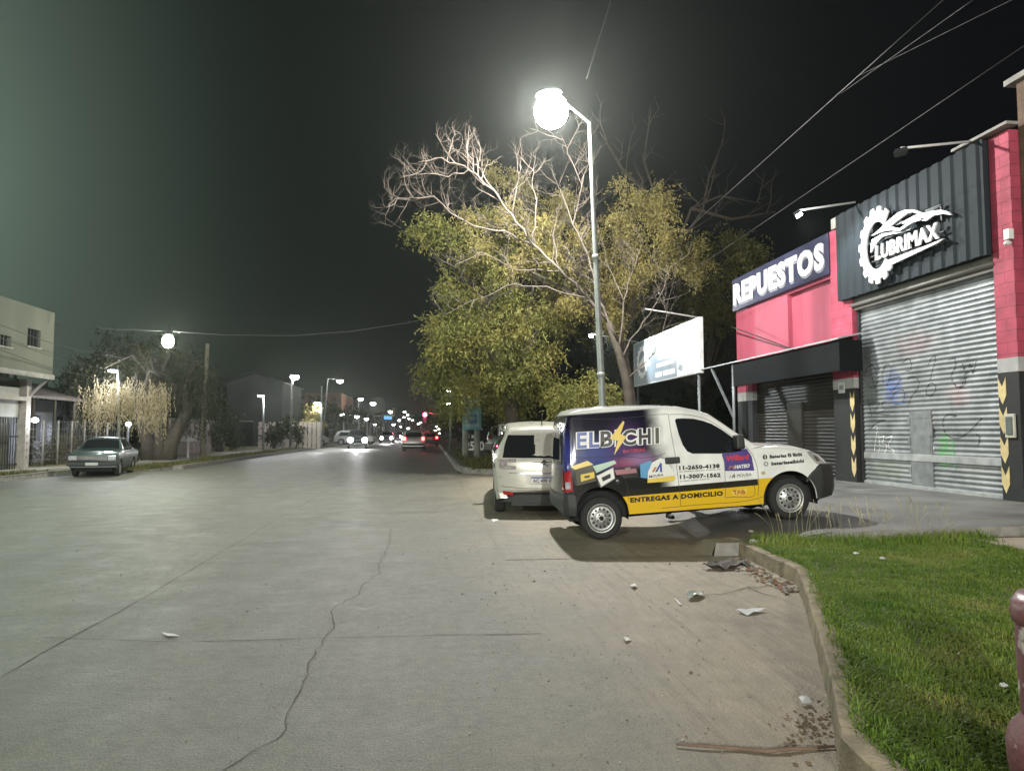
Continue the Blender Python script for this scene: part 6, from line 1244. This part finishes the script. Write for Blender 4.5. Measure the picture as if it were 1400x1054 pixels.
# ------------------------------------------------------------------ far lamps, gantry and signals
M_far = em('far_lamp_lens', (1.0, 1.0, .97), 45.0); M_faro = em('far_lamp_warm', (1.0, .86, .66), 30.0)
def far_lamp(label, u, v, y, ub, s=1.0, lens=M_far, group='distant street lamps', light=0, dx=0):
    hd = on_y(u, v, y); b = on_y(ub, 600, y); b.z = .15; t = thing('street_lamp', label, 'street lamp', b, 0, group); tp = Vector((b.x + (hd.x - b.x) * .25, y, hd.z + .15))
    m = MB(); m.tube([b, tp, hd + Vector((0, 0, .12 * s))], [.11, .07, .05], 7); m.build('pole', M_pole, t, True)
    h = MB(); h.lathe([(.001, .14 * s), (.16 * s, .12 * s), (.27 * s, .02 * s), (.001, .02 * s)], tuple(hd), 12, 0, sc=(1.3, .8)); h.build('housing', M_dark, t, True)
    l = MB(); l.lathe([(.26 * s, .015 * s), (.27 * s, -.12 * s), (.18 * s, -.27 * s), (.001, -.33 * s)], tuple(hd), 12, 0, sc=(1.3, .8)); l.build('lens', lens, t, True)
    if light: lamp('lamp_light', hd - Vector((0, 0, .5)), light, (1, 1, .9), t)
far_lamp('nearest of the distant lamps, bright over the left lane by the round dark tree', 403, 514, 60, 397, 1.0, light=700)
far_lamp('second distant lamp, higher up over the yellow lit tree', 465, 520, 78, 441, .9, light=700)
far_lamp('third distant lamp on a slender pole left of the water tower', 493, 545, 112, 489, 1.0, light=700)
far_lamp('distant lamp just in front of the water tower', 510, 551, 128, 512, 1.3)
far_lamp('distant lamp above the blue street name plate', 534, 562, 175, 520, 1.5)
for (u, v, y) in ((553, 563, 190), (557, 567, 200), (552, 570, 205), (559, 572, 230), (564, 574, 240), (572, 579, 250), (575, 577, 260), (548, 583, 270), (523, 586, 180), (512, 580, 170), (597, 583, 210), (595, 588, 240), (600, 586, 230), (601, 592, 260), (584, 590, 280), (588, 594, 280), (570, 592, 290), (578, 594, 290)):
    far_lamp('tiny distant street lamp glowing far down the avenue', u, v, y, u + (3 if u < 575 else 2), .9, M_far if (u * 7) % 3 else M_faro, 'tiny far lamps down the avenue')
for (u, v, y, ub) in ((468, 566, 90, 470), (488, 569, 95, 491), (501, 572, 100, 502), (546, 574, 150, 548), (558, 585, 160, 559), (538, 580, 150, 539)):
    far_lamp('small white lamp on a short pole along the far left pavement', u, v, y, ub, .8, M_lensw, 'short lamps on the far left pavement')
for (u, v, ub) in ((614, 534, 616), (614, 551, 616)): far_lamp(('upper' if v < 540 else 'lower') + ' small round lamp on the dark pole left of the leafy tree', u, v, 48, ub, .45, M_far, 'lamps on the dark pole')
t = thing('traffic_gantry', 'traffic signal arm from the left with a dark signal head', 'traffic light', (on_y(505, 600, 150).x, 150, .15)); m = MB(); bq = on_y(505, 600, 150); tq = on_y(506, 570, 150); eq = on_y(538, 566, 150); m.tube([(bq.x, 150, .1), tq, eq], [.16, .14, .09], 8); m.build('arm', em('gantry_lit', (.9, .85, .5), .12) if False else pm('gantry_cream', (.55, .52, .36), .5), t, True); m = MB(); m.bbox((eq.x - .3, 149.7, eq.z - .5), (eq.x + .3, 150.3, eq.z + 1.2), .05); m.build('signal_head', pm('signal_yellow', (.55, .48, .2), .5), t, True)
t = thing('street_name_plate', 'glowing blue street name plate hanging from the signal arm', 'sign', on_y(529, 571, 149.5)); q = on_y(529, 571, 149.5); m = MB(); m.bbox((q.x - .95, 149.4, q.z - .32), (q.x + .95, 149.55, q.z + .32), .03); m.build('plate', em('blue_plate', (.12, .42, .9), 1.4), t, True)
t = thing('traffic_light', 'glowing red traffic light on an arm from the right', 'traffic light', (on_y(606, 600, 120).x + .5, 120, .15)); q = on_y(581, 567, 120); e_ = on_y(606, 570, 120); m = MB(); m.tube([(e_.x + .5, 120, .1), (e_.x + .5, 120, e_.z), (q.x, 120, q.z + .5)], [.14, .10, .08], 8); m.build('arm', M_pole, t, True); m = MB(); m.bbox((q.x - .28, 119.8, q.z - 1.4), (q.x + .28, 120.2, q.z + .4), .05); m.build('signal_head', M_dark, t, True)
m = MB(); m.lathe([(.001, -.24), (.26, -.2), (.34, -.1), (.34, 0)], (q.x, 119.75, q.z), 16, 0, 'y'); m.build('lens', em('red_signal', (1.0, .04, .10), 40.0), t, True); lamp('signal_glow', (q.x, 119.2, q.z), 500, (1, .05, .1), t)
t = thing('water_tower', 'pale water tank on a frame rising beyond the distant lamps', 'tower', (on_y(516, 600, 140).x, 140, .1)); q = on_y(516, 553, 140); m = MB(); m.lathe([(.001, q.z - 1.6), (1.3, q.z - 1.3), (1.5, q.z - .6), (1.5, q.z + .6), (1.1, q.z + 1.2), (.001, q.z + 1.4)], (q.x, 140, 0), 18); m.build('tank', pm('tank_pale', (.42, .41, .37), .7), t, True)
for sx_ in (-1, 1):
    for sy_ in (-1, 1): m = MB(); m.bar((q.x + sx_ * 1.5, 140 + sy_ * 1.5, 0), (q.x + sx_ * .9, 140 + sy_ * .9, q.z - 1.2), .2, .2); m.build('leg', M_conc, t, True)
for k, (x0, x1, y, hh, lab) in enumerate(((-40, -15, 150, 8, 'dark flat roofed block left of the signal arm'), (6, 24, 170, 7, 'dark flat roofed block right of the far queue'), (-34, -18, 118, 5.5, 'dim low block behind the row of trees on the left'))):
    t = thing('building', lab, 'building', ((x0 + x1) / 2, y, 0)); m = MB(); m.box((x0, y, 0), (x1, y + 14, hh)); m.build('wall', pm('far_wall_%d' % k if False else 'far_wall', (.16, .155, .145), .9, 0, .15, .5), t, True); m = MB(); m.box((x0 - .2, y - .2, hh + .002), (x1 + .2, y + 14.2, hh + .35)); m.build('roof', M_dark, t, True)
    for j in range(4):
        a = x0 + (x1 - x0) * (j + .25) / 4; m = MB(); m.box((a, y - .05, hh * .45), (a + 1.6, y - .002, hh * .75)); m.build('window', M_glass if j != 2 else em('lit_window', (1, .8, .5), 1.2), t, True)
# ================================================================== grass of the corner
def grass_mat():
    m = bpy.data.materials.new('grass_blades'); m.use_nodes = True; nt = m.node_tree; L = nt.links.new; b = nt.nodes['Principled BSDF']; o = nt.nodes['Material Output']
    g = nd(nt, 'ShaderNodeNewGeometry'); t = nd(nt, 'ShaderNodeTexCoord'); n = nd(nt, 'ShaderNodeTexNoise'); n.inputs['Scale'].default_value = 1.3; n.inputs['Detail'].default_value = 6; L(t.outputs['Object'], n.inputs[0])
    s = nd(nt, 'ShaderNodeMath', operation='MULTIPLY_ADD'); L(n.outputs[0], s.inputs[0]); s.inputs[1].default_value = 1.8; s.inputs[2].default_value = -.65; a = nd(nt, 'ShaderNodeMath', operation='MULTIPLY_ADD'); L(g.outputs['Random Per Island'], a.inputs[0]); a.inputs[1].default_value = .55; L(s.outputs[0], a.inputs[2])
    r = nd(nt, 'ShaderNodeValToRGB'); r.color_ramp.elements[0].color = (.06, .12, .012, 1); r.color_ramp.elements[1].color = (.30, .27, .09, 1); e = r.color_ramp.elements.new(.40); e.color = (.112, .198, .022, 1); e = r.color_ramp.elements.new(.80); e.color = (.195, .262, .045, 1)
    L(a.outputs[0], r.inputs[0]); L(r.outputs[0], b.inputs['Base Color']); b.inputs['Roughness'].default_value = .5; b.inputs['Specular IOR Level'].default_value = .3
    tr = nd(nt, 'ShaderNodeBsdfTranslucent'); L(r.outputs[0], tr.inputs[0]); mx = nd(nt, 'ShaderNodeMixShader'); mx.inputs[0].default_value = .3; L(b.outputs[0], mx.inputs[1]); L(tr.outputs[0], mx.inputs[2]); L(mx.outputs[0], o.inputs[0])
    return m
M_grass = grass_mat()
def blades(pts, rg, h0, h1, w=.0035, lean=.5):
    n = len(pts); b = np.array(pts); a = rg.random(n) * 6.283; d = np.stack([np.cos(a), np.sin(a), np.zeros(n)], 1); wd = np.stack([-np.sin(a), np.cos(a), np.zeros(n)], 1); h = (h0 + (h1 - h0) * rg.random(n))[:, None] * b[:, 3:4]; b = b[:, :3]; k = (lean * rg.random(n))[:, None]
    up = np.array([0, 0, 1.0]); mid = b + up * h * .6 + d * h * k * .35; tip = b + up * h * (1 - k * .25) + d * h * k * 1.0; W_ = wd * w * (.6 + .8 * rg.random((n, 1)))
    return np.concatenate([np.stack([b - W_, b + W_, mid + W_ * .8, mid - W_ * .8], 1).reshape(-1, 3), np.stack([mid - W_ * .8, mid + W_ * .8, tip + W_ * .1, tip - W_ * .1], 1).reshape(-1, 3)])
rg = np.random.default_rng(11); pts = []
GA = np.array(GRASS)
def edge_d(x, y): return min(math.hypot(x - p[0], y - p[1]) for p in KIN)
def in_poly_np(x, y, P):
    c = np.zeros(len(x), bool); j = len(P) - 1
    for i in range(len(P)):
        yi, yj = P[i][1], P[j][1]
        if yi != yj: c ^= ((yi > y) != (yj > y)) & (x < (P[j][0] - P[i][0]) * (y - yi) / (yj - yi) + P[i][0])
        j = i
    return c
N_ = 620000; xs = rg.uniform(1.3, 9.6, N_); ys = rg.uniform(1.7, 9.3, N_)
ok = (xs / ys < .98) & (rg.random(N_) < np.minimum(1.0, 4.2 / ys)) & in_poly_np(xs + .03 * rg.normal(size=N_), ys, GRASS) & ~in_poly_np(xs, ys, PV)
xs, ys = xs[ok], ys[ok]; pn = np.sin(xs * 2.3 + 1.2 * np.sin(ys * 1.7)) * np.sin(ys * 2.9 + xs); tuft = np.sin(xs * 9 + 2 * np.sin(ys * 5)) * np.sin(ys * 11 + 2 * np.sin(xs * 7))
sc = .75 + .25 * pn + .25 * tuft + np.where(ys > 7.6, .35, 0) + rg.random(len(xs)) * .35
keep = rg.random(len(xs)) < .62 + .38 * (tuft > -.3)
pts = np.stack([xs, ys, .142 + .018 * np.sin(2.1 * xs + .7 * ys) * np.sin(1.3 * ys - .5 * xs) - .004, np.maximum(.35, sc)], 1)[keep]
V = blades(pts, rg, .022, .056, .0034, 1.9); me_g = quads_obj('grass', V, M_grass, None); tag(me_g, 'bright green mown grass on the corner behind the kerb', 'grass', None, 'stuff')
# fringe over the kerb and tall seed stems at the back
pts = []
for k in range(5200):
    p = KIN[rg.integers(len(KIN) - 1)]
    if p[1] < 1.5 or p[1] > 8.6: continue
    x, y = p[0] + rg.uniform(-.03, .08), p[1] + rg.uniform(-.1, .1); pts.append((x, y, .152, .6 + rg.random() * 1.1 * (1 if math.sin(y * 4) > -.2 else .4)))
V = blades(pts, rg, .025, .07, .0034, 2.4)
pts = []
for k in range(3500):
    x = rg.uniform(3.9, 6.9); y = 8.55 + .18 * rg.normal(); 
    if in_poly(x, y, GRASS): pts.append((x, y, gz_(x, y), 1))
V2 = blades(pts, rg, .06, .17, .0032, .8)
V3 = []
for k in range(60):
    x = 4.3 + 2.3 * rg.random(); y = 8.75 + .14 * rg.normal(); h_ = rg.uniform(.25, .55); ln = rg.normal(size=2) * .10; b = np.array([x, y, .15])
    for s in range(8):
        f0, f1 = s / 8, (s + 1) / 8; A = b + np.array([ln[0] * f0 ** 2, ln[1] * f0 ** 2, h_ * f0]); B = b + np.array([ln[0] * f1 ** 2, ln[1] * f1 ** 2, h_ * f1]); w_ = np.array([.0022 if s < 6 else .006, 0, 0]); V3 += [A - w_, A + w_, B + w_ * .7, B - w_ * .7]
tag(quads_obj('grass_fringe', np.concatenate([V, V2]), M_grass, None), 'longer ragged grass along the kerb and the driveway edge', 'grass', None, 'stuff')
tag(quads_obj('seed_grass', np.array(V3), leaf_mat('seed_stems', (.20, .19, .10), (.32, .30, .18), (.42, .38, .26)), None), 'thin pale seed stems standing before the van front wheel', 'grass', None, 'stuff')
# far island grass tufts and left verge tufts
pts = []
for k in range(9000): x = 1.5 + 6 * rg.random() ** 1.5; y = rg.uniform(25.9, 46); pts.append((x, y, .165, .6 + rg.random()))
V = blades(pts, rg, .10, .30, .012, .8)
pts = []
for k in range(14000):
    y = rg.uniform(14, 75); x = (-12.9 if y < 27 else -9.95) - 1.1 * rg.random(); pts.append((x, y, .145, .5 + rg.random() * (1 + .8 * math.sin(y * .9))))
V2 = blades(pts, rg, .04, .13, .014, .9)
tag(quads_obj('verge_grass', np.concatenate([V, V2]), leaf_mat('verge_blades', (.05, .06, .015), (.11, .11, .035), (.19, .16, .07)), None), 'rough dry grass on the far verges', 'grass', None, 'stuff')
# ================================================================== things lying about
rd = random.Random(3)
def chunk(mb, c, s, m=0, flat=.6):
    bm = bmesh.new(); bmesh.ops.create_icosphere(bm, subdivisions=1, radius=1); sx, sy, sz = s * rd.uniform(.7, 1.3), s * rd.uniform(.7, 1.3), s * flat * rd.uniform(.6, 1.2); a = rd.uniform(0, 6.28)
    for v in bm.verts: k = rd.uniform(.72, 1.15); x, y, z = v.co * k; v.co = (c[0] + (x * math.cos(a) - y * math.sin(a)) * sx, c[1] + (x * math.sin(a) + y * math.cos(a)) * sy, c[2] + z * sz + sz * .6)
    bm.verts.index_update(); mb.add([v.co[:] for v in bm.verts], [[v.index for v in f.verts] for f in bm.faces], m); bm.free()
M_st1 = pm('stone_pale', (.42, .38, .32), .9, 0, .2, 20); M_st2 = pm('brick_bit', (.26, .13, .085), .9, 0, .2, 20); M_st3 = pm('stone_grey', (.22, .21, .19), .9, 0, .2, 20); M_st4 = pm('leaf_bit', (.16, .10, .05), .9, 0, .2, 20); ST = [M_st1, M_st2, M_st3, M_st4]
m = MB()
for k in range(260):
    t = rd.random() ** 1.3; u = 1092 - 85 * t + rd.gauss(0, 5); v = 808 - 42 * t + rd.gauss(0, 3.0); p = on_z(u, v, 0); u2 = rd.random(); chunk(m, (p.x - .03 - abs(rd.gauss(0, .05)), p.y, .005), rd.uniform(.006, .034) if u2 > .08 else rd.uniform(.03, .05), rd.choice((0, 0, 1, 2, 2, 3, 3)))
tag(m.build('rubble', ST), 'small rubble and dead leaves heaped at the foot of the kerb', 'rubble', None, 'stuff')
m = MB()
for k in range(1300):
    x = rd.uniform(.2, 3.6) if k % 5 else rd.uniform(-5, .5); y = 2.4 + 8 * rd.random() ** 1.4; 
    if x > 1.45 + (y - 2.2) * .36 and y < 7: continue
    chunk(m, (x, y, .003), rd.uniform(.0025, .008) if rd.random() > .04 else rd.uniform(.009, .016), rd.choice((0, 2, 2, 2, 3)))
for k in range(160): p = on_z(1108 + rd.gauss(0, 20), 990 + rd.gauss(0, 16), 0); chunk(m, (p.x, p.y, .003), rd.uniform(.004, .013), 3, .3)
tag(m.build('gravel', ST), 'loose grit and leaf crumbs scattered over the sandy lane', 'gravel', None, 'stuff')
def sheet(name, label, cat, uv, mt, z=.012, curl=.012, th=.002):
    P = [on_z(u, v, z) for u, v in uv]; c = sum(P, Vector()) / len(P); vs, fs = cut_map([(p.x, p.y) for p in P], poly_tris([(p.x, p.y) for p in P]), lambda a, b: (a, b, z + curl * (math.sin(a * 31) * math.cos(b * 27) + .6)), .03); n_ = len(vs)
    m = MB(); m.add(vs, fs, 0, True); m.add([(p[0], p[1], p[2] - th) for p in vs], [tuple(reversed(f_)) for f_ in fs], 0, True); return tag(m.build(name, mt), label, cat)
M_paper = pm('paper_grey', (.50, .51, .52), .7, 0, .06, 5); M_wht = pm('litter_white', (.66, .66, .64), .6, 0, .08, 9)
sheet('paper_sheet', 'flat grey white sheet of paper on the sandy lane', 'paper', ((1006, 835), (1030, 832), (1048, 834), (1022, 840)), M_paper)
sheet('flattened_carton', 'dark crumpled flattened carton beside the kerb corner', 'carton', ((960, 775), (975, 770), (1000, 768), (1024, 767), (1022, 773), (990, 777)), pm('carton_dark', (.12, .10, .09), .8, 0, .4, 14), .03, .03, .01)
sheet('plastic_wrapper', 'crinkled translucent plastic wrapper on the sandy lane', 'wrapper', ((938, 812), (950, 808), (962, 811), (958, 816), (942, 819)), pm('plastic_film', (.36, .40, .36), .2, 0, .3, 30), .02, .022)
sheet('paper_strip', 'thin white paper strip beside the plastic wrapper', 'paper', ((921, 818), (923, 818), (932, 826), (930, 827)), M_wht, .008, .004)
sheet('crushed_cup', 'small crushed white cup on the lane in front of the van', 'litter', ((861, 800), (868, 799), (872, 802), (866, 804)), M_wht, .015, .02)
sheet('paper_scrap', 'small white paper scrap in the middle of the sandy lane', 'litter', ((852, 872), (858, 871), (863, 874), (856, 877)), M_wht, .012, .01)
sheet('paper_scrap', 'pale scrap by the kerb near the stick', 'litter', ((1092, 957), (1103, 955), (1110, 962), (1098, 963)), M_paper, .014, .015)
sheet('paper_scrap', 'white scrap lying on the grey road left of the long crack', 'litter', ((222, 865), (236, 866), (246, 869), (230, 870)), M_wht, .008, .004)
sheet('paper_scrap', 'tiny white scrap on the road beside the people carrier', 'litter', ((672, 710), (680, 709), (681, 712), (674, 713)), M_wht, .01, .006)
def lump(name, label, uv, z, s, mt): p = on_z(*uv, z); m = MB(); chunk(m, (p.x, p.y, z), s, 0); chunk(m, (p.x + s, p.y + .3 * s, z), s * .6, 0); return tag(m.build(name, mt), label, 'stone' if name == 'stone' else 'litter')
lump('stone', 'long white stone at the front end of the grass by the kerb end', (1030, 743), .15, .07, M_wht)
lump('litter_scrap', 'white litter scrap in the grass right of the white stone', (1170, 757), .17, .03, M_wht); lump('litter_scrap', 'pale litter scrap in the grass near the tan pavement', (1206, 764), .17, .025, M_paper); lump('litter_scrap', 'white litter scrap in the grass beside the maroon post', (1372, 938), .17, .02, M_wht)
lump('stone', 'grey stone on the driveway in the shadow of the van', (1026, 727), .16, .035, M_st1)
P = [on_z(u, v, .012) for u, v in ((924, 1017), (960, 1020), (1010, 1022), (1050, 1026), (1070, 1025), (1100, 1022), (1141, 1019))]; Q = [on_z(u, v, .012) for u, v in ((1064, 1026), (1078, 1018), (1086, 1012))]
m = MB(); m.tube([p + Vector((0, 0, .004 * math.sin(i * 2))) for i, p in enumerate(P)], [.005, .008, .009, .011, .010, .009, .006], 7); m.tube(Q, [.006, .005, .003], 6); tag(m.build('stick', pm('dry_stick', (.15, .10, .07), .85, 0, .2, 20)), 'long dry brown forked stick lying across the lane by the kerb', 'stick')
P = [on_z(u, v, .01) for u, v in ((962, 812), (985, 812), (1010, 806), (1022, 802), (1036, 803), (1052, 800))]; m = MB(); m.tube(P, [.003, .003, .004, .005, .004, .002], 5); m.tube([P[3], on_z(1045, 812, .01), on_z(1062, 816, .01)], [.004, .003, .002], 5); tag(m.build('dry_twig', M_st3), 'thin grey twig trailing from the plastic wrapper to the kerb', 'twig')
# ornamental post at the right edge
bx_, by_ = 2.228, 2.36; t = thing('ornamental_post', 'weathered maroon turned post with flaking paint at the right edge of the grass', 'post', (bx_, by_, .14))
M_mar = pm('maroon_flaking', (.60, .55, .52), .5, 0, .1, 7, .25, 40, c2=(.17, .055, .065), thr=(.57, .63))
m = MB(); m.lathe([(.001, .0), (.17, .0), (.175, .05), (.19, .12), (.205, .20), (.208, .26), (.195, .31), (.165, .35), (.158, .37)], n=32); m.build('base', M_mar, t)
m = MB(); m.lathe([(.157, .37), (.160, .40), (.163, .48), (.165, .60), (.166, .68)], n=32); m.build('neck', M_mar, t)
m = MB(); m.lathe([(.166, .68), (.176, .69), (.180, .72), (.176, .755), (.155, .785), (.10, .80), (.001, .805)], n=32); m.build('cap', pm('maroon_paint', (.22, .075, .085), .35, 0, .25, 6, .1, 60), t)
# ================================================================== the person standing behind the van (only the feet show under it)
fz = .10; f1 = on_z(915, 708, fz); f2 = on_z(942, 703, fz); mid = (f1 + f2) / 2; pc = Vector((mid.x, mid.y, 0))
def person():
    t = thing('person', 'person standing behind the van in dark trousers, only the shoes and ankles showing under it', 'person', (mid.x, mid.y, fz))
    hw = (f2.x - f1.x) / 2
    J = {'pelvis': (0, 0, .90, .125), 'waist': (0, 0, 1.05, .12), 'chest': (0, .0, 1.26, .145), 'neck0': (0, .0, 1.42, .07), 'neck': (0, -.01, 1.47, .055), 'jaw': (0, -.03, 1.535, .07), 'head': (0, -.015, 1.60, .088), 'crown': (0, 0, 1.66, .06)}
    E_ = [('pelvis', 'waist'), ('waist', 'chest'), ('chest', 'neck0'), ('neck0', 'neck'), ('neck', 'jaw'), ('jaw', 'head'), ('head', 'crown')]
    for s, nm, fo in ((-1, 'l', f1), (1, 'r', f2)):
        x, y = fo.x - mid.x, fo.y - mid.y
        J.update({nm+'hip': (s * .095, 0, .84, .095), nm+'knee': ((s*.1 + x)/2, y/2 - .03, .48, .062), nm+'ank': (x, y + .02, .09, .042), nm+'sh': (s * .17, 0, 1.38, .06), nm+'elb': (s * .23, .02, 1.10, .042), nm+'wr': (s * .23, -.08, .86, .028), nm+'palm': (s * .225, -.10, .79, .034)})
        E_ += [('pelvis', nm+'hip'), (nm+'hip', nm+'knee'), (nm+'knee', nm+'ank'), ('chest', nm+'sh'), (nm+'sh', nm+'elb'), (nm+'elb', nm+'wr'), (nm+'wr', nm+'palm')]
        for q, (dy, L_) in enumerate(((-.03, .075), (-.01, .085), (.012, .08), (.032, .065))): J[nm+'f%d' % q] = (s * .222, -.105 + dy, .752, .0095); J[nm+'g%d' % q] = (s * .208, -.12 + dy * 1.05, .752 - L_, .0075); E_ += [(nm+'palm', nm+'f%d' % q), (nm+'f%d' % q, nm+'g%d' % q)]
        J[nm+'t0'] = (s * .205, -.135, .80, .0105); J[nm+'t1'] = (s * .195, -.155, .755, .008); E_ += [(nm+'palm', nm+'t0'), (nm+'t0', nm+'t1')]
    K = list(J); me = bpy.data.meshes.new('body'); me.from_pydata([J[k][:3] for k in K], [(K.index(a), K.index(b)) for a, b in E_], []); o = bpy.data.objects.new('tmp', me); COL.objects.link(o)
    sk = o.modifiers.new('skin', 'SKIN'); 
    for i, k in enumerate(K): r = J[k][3]; me.skin_vertices[0].data[i].radius = (r, r * (.72 if k in ('chest', 'waist', 'pelvis') else 1))
    me.skin_vertices[0].data[0].use_root = True; sb = o.modifiers.new('s', 'SUBSURF'); sb.levels = 2; sb.render_levels = 2
    dg = bpy.context.evaluated_depsgraph_get(); dg.update(); bm_ = bpy.data.meshes.new_from_object(o.evaluated_get(dg)); bpy.data.objects.remove(o)
    for mt in (pm('skin_tone', (.40, .25, .18), .5), pm('dark_trousers', (.025, .027, .035), .85, 0, .2, 12), pm('dark_jacket', (.05, .055, .065), .85, 0, .2, 12)): bm_.materials.append(mt)
    for p in bm_.polygons: c = p.center; p.use_smooth = True; p.material_index = 1 if c.z < .93 and abs(c.x) < .19 and c.z > .0 else (2 if c.z < 1.44 and c.z > .85 else 0)
    b = bpy.data.objects.new('body', bm_); COL.objects.link(b); b.parent = t
    for fo in (f1, f2):
        x, y = fo.x - mid.x, fo.y - mid.y; m = MB(); sec = []
        m.lathe([(.001, 0), (.046, .004), (.05, .03), (.045, .07), (.040, .11)], (x, y + .03, 0), 14); m.lathe([(.001, .0), (.045, .003), (.05, .025), (.04, .06), (.001, .075)], (x, y - .09, 0), 16, sc=(1, 2.1)); m.build('shoe', pm('dark_shoe', (.02, .02, .022), .6), t)
    h = MB(); h.lathe([(.096, 1.60), (.10, 1.64), (.085, 1.69), (.05, 1.715), (.001, 1.72)], (0, 0.005, 0), 18); h.build('hair', pm('dark_hair', (.02, .015, .012), .8), t)
    fc = MB(); fc.lathe([(.018, -.095), (.012, -.118), (.001, -.122)], (0, 0, 1.575), 10, ax='y')
    for s in (-1, 1): fc.lathe([(.012, -.098), (.008, -.106), (.001, -.108)], (s * .033, 0, 1.605), 8, 1, 'y'); fc.lathe([(.006, -.012), (.03, 0), (.006, .012)], (s * .095, 0, 1.59), 8, 0, 'x')
    fc.box((-.022, -.103, 1.533), (.022, -.094, 1.541), 2); fc.build('face', [MATS['skin_tone'], MATS['dark_hair'], pm('lip', (.3, .13, .11), .5)], t)
person()
# ================================================================== haze added so that the lamps get halos
hz = MB(); hz.box((-250, -30, -1.1), (250, 400, 16)); hm = bpy.data.materials.new('halo_haze'); hm.use_nodes = True; hn = hm.node_tree.nodes; hl = hm.node_tree.links; hn.clear(); ho = hn.new('ShaderNodeOutputMaterial'); hv = hn.new('ShaderNodeVolumePrincipled'); hv.inputs['Color'].default_value = (.86, .95, .88, 1); hv.inputs['Density'].default_value = .00055; hv.inputs['Anisotropy'].default_value = .82; hl.new(hv.outputs[0], ho.inputs['Volume'])
tag(hz.build('haze', hm), 'thin added haze that gives the lamps halos', 'haze', None, 'stuff')
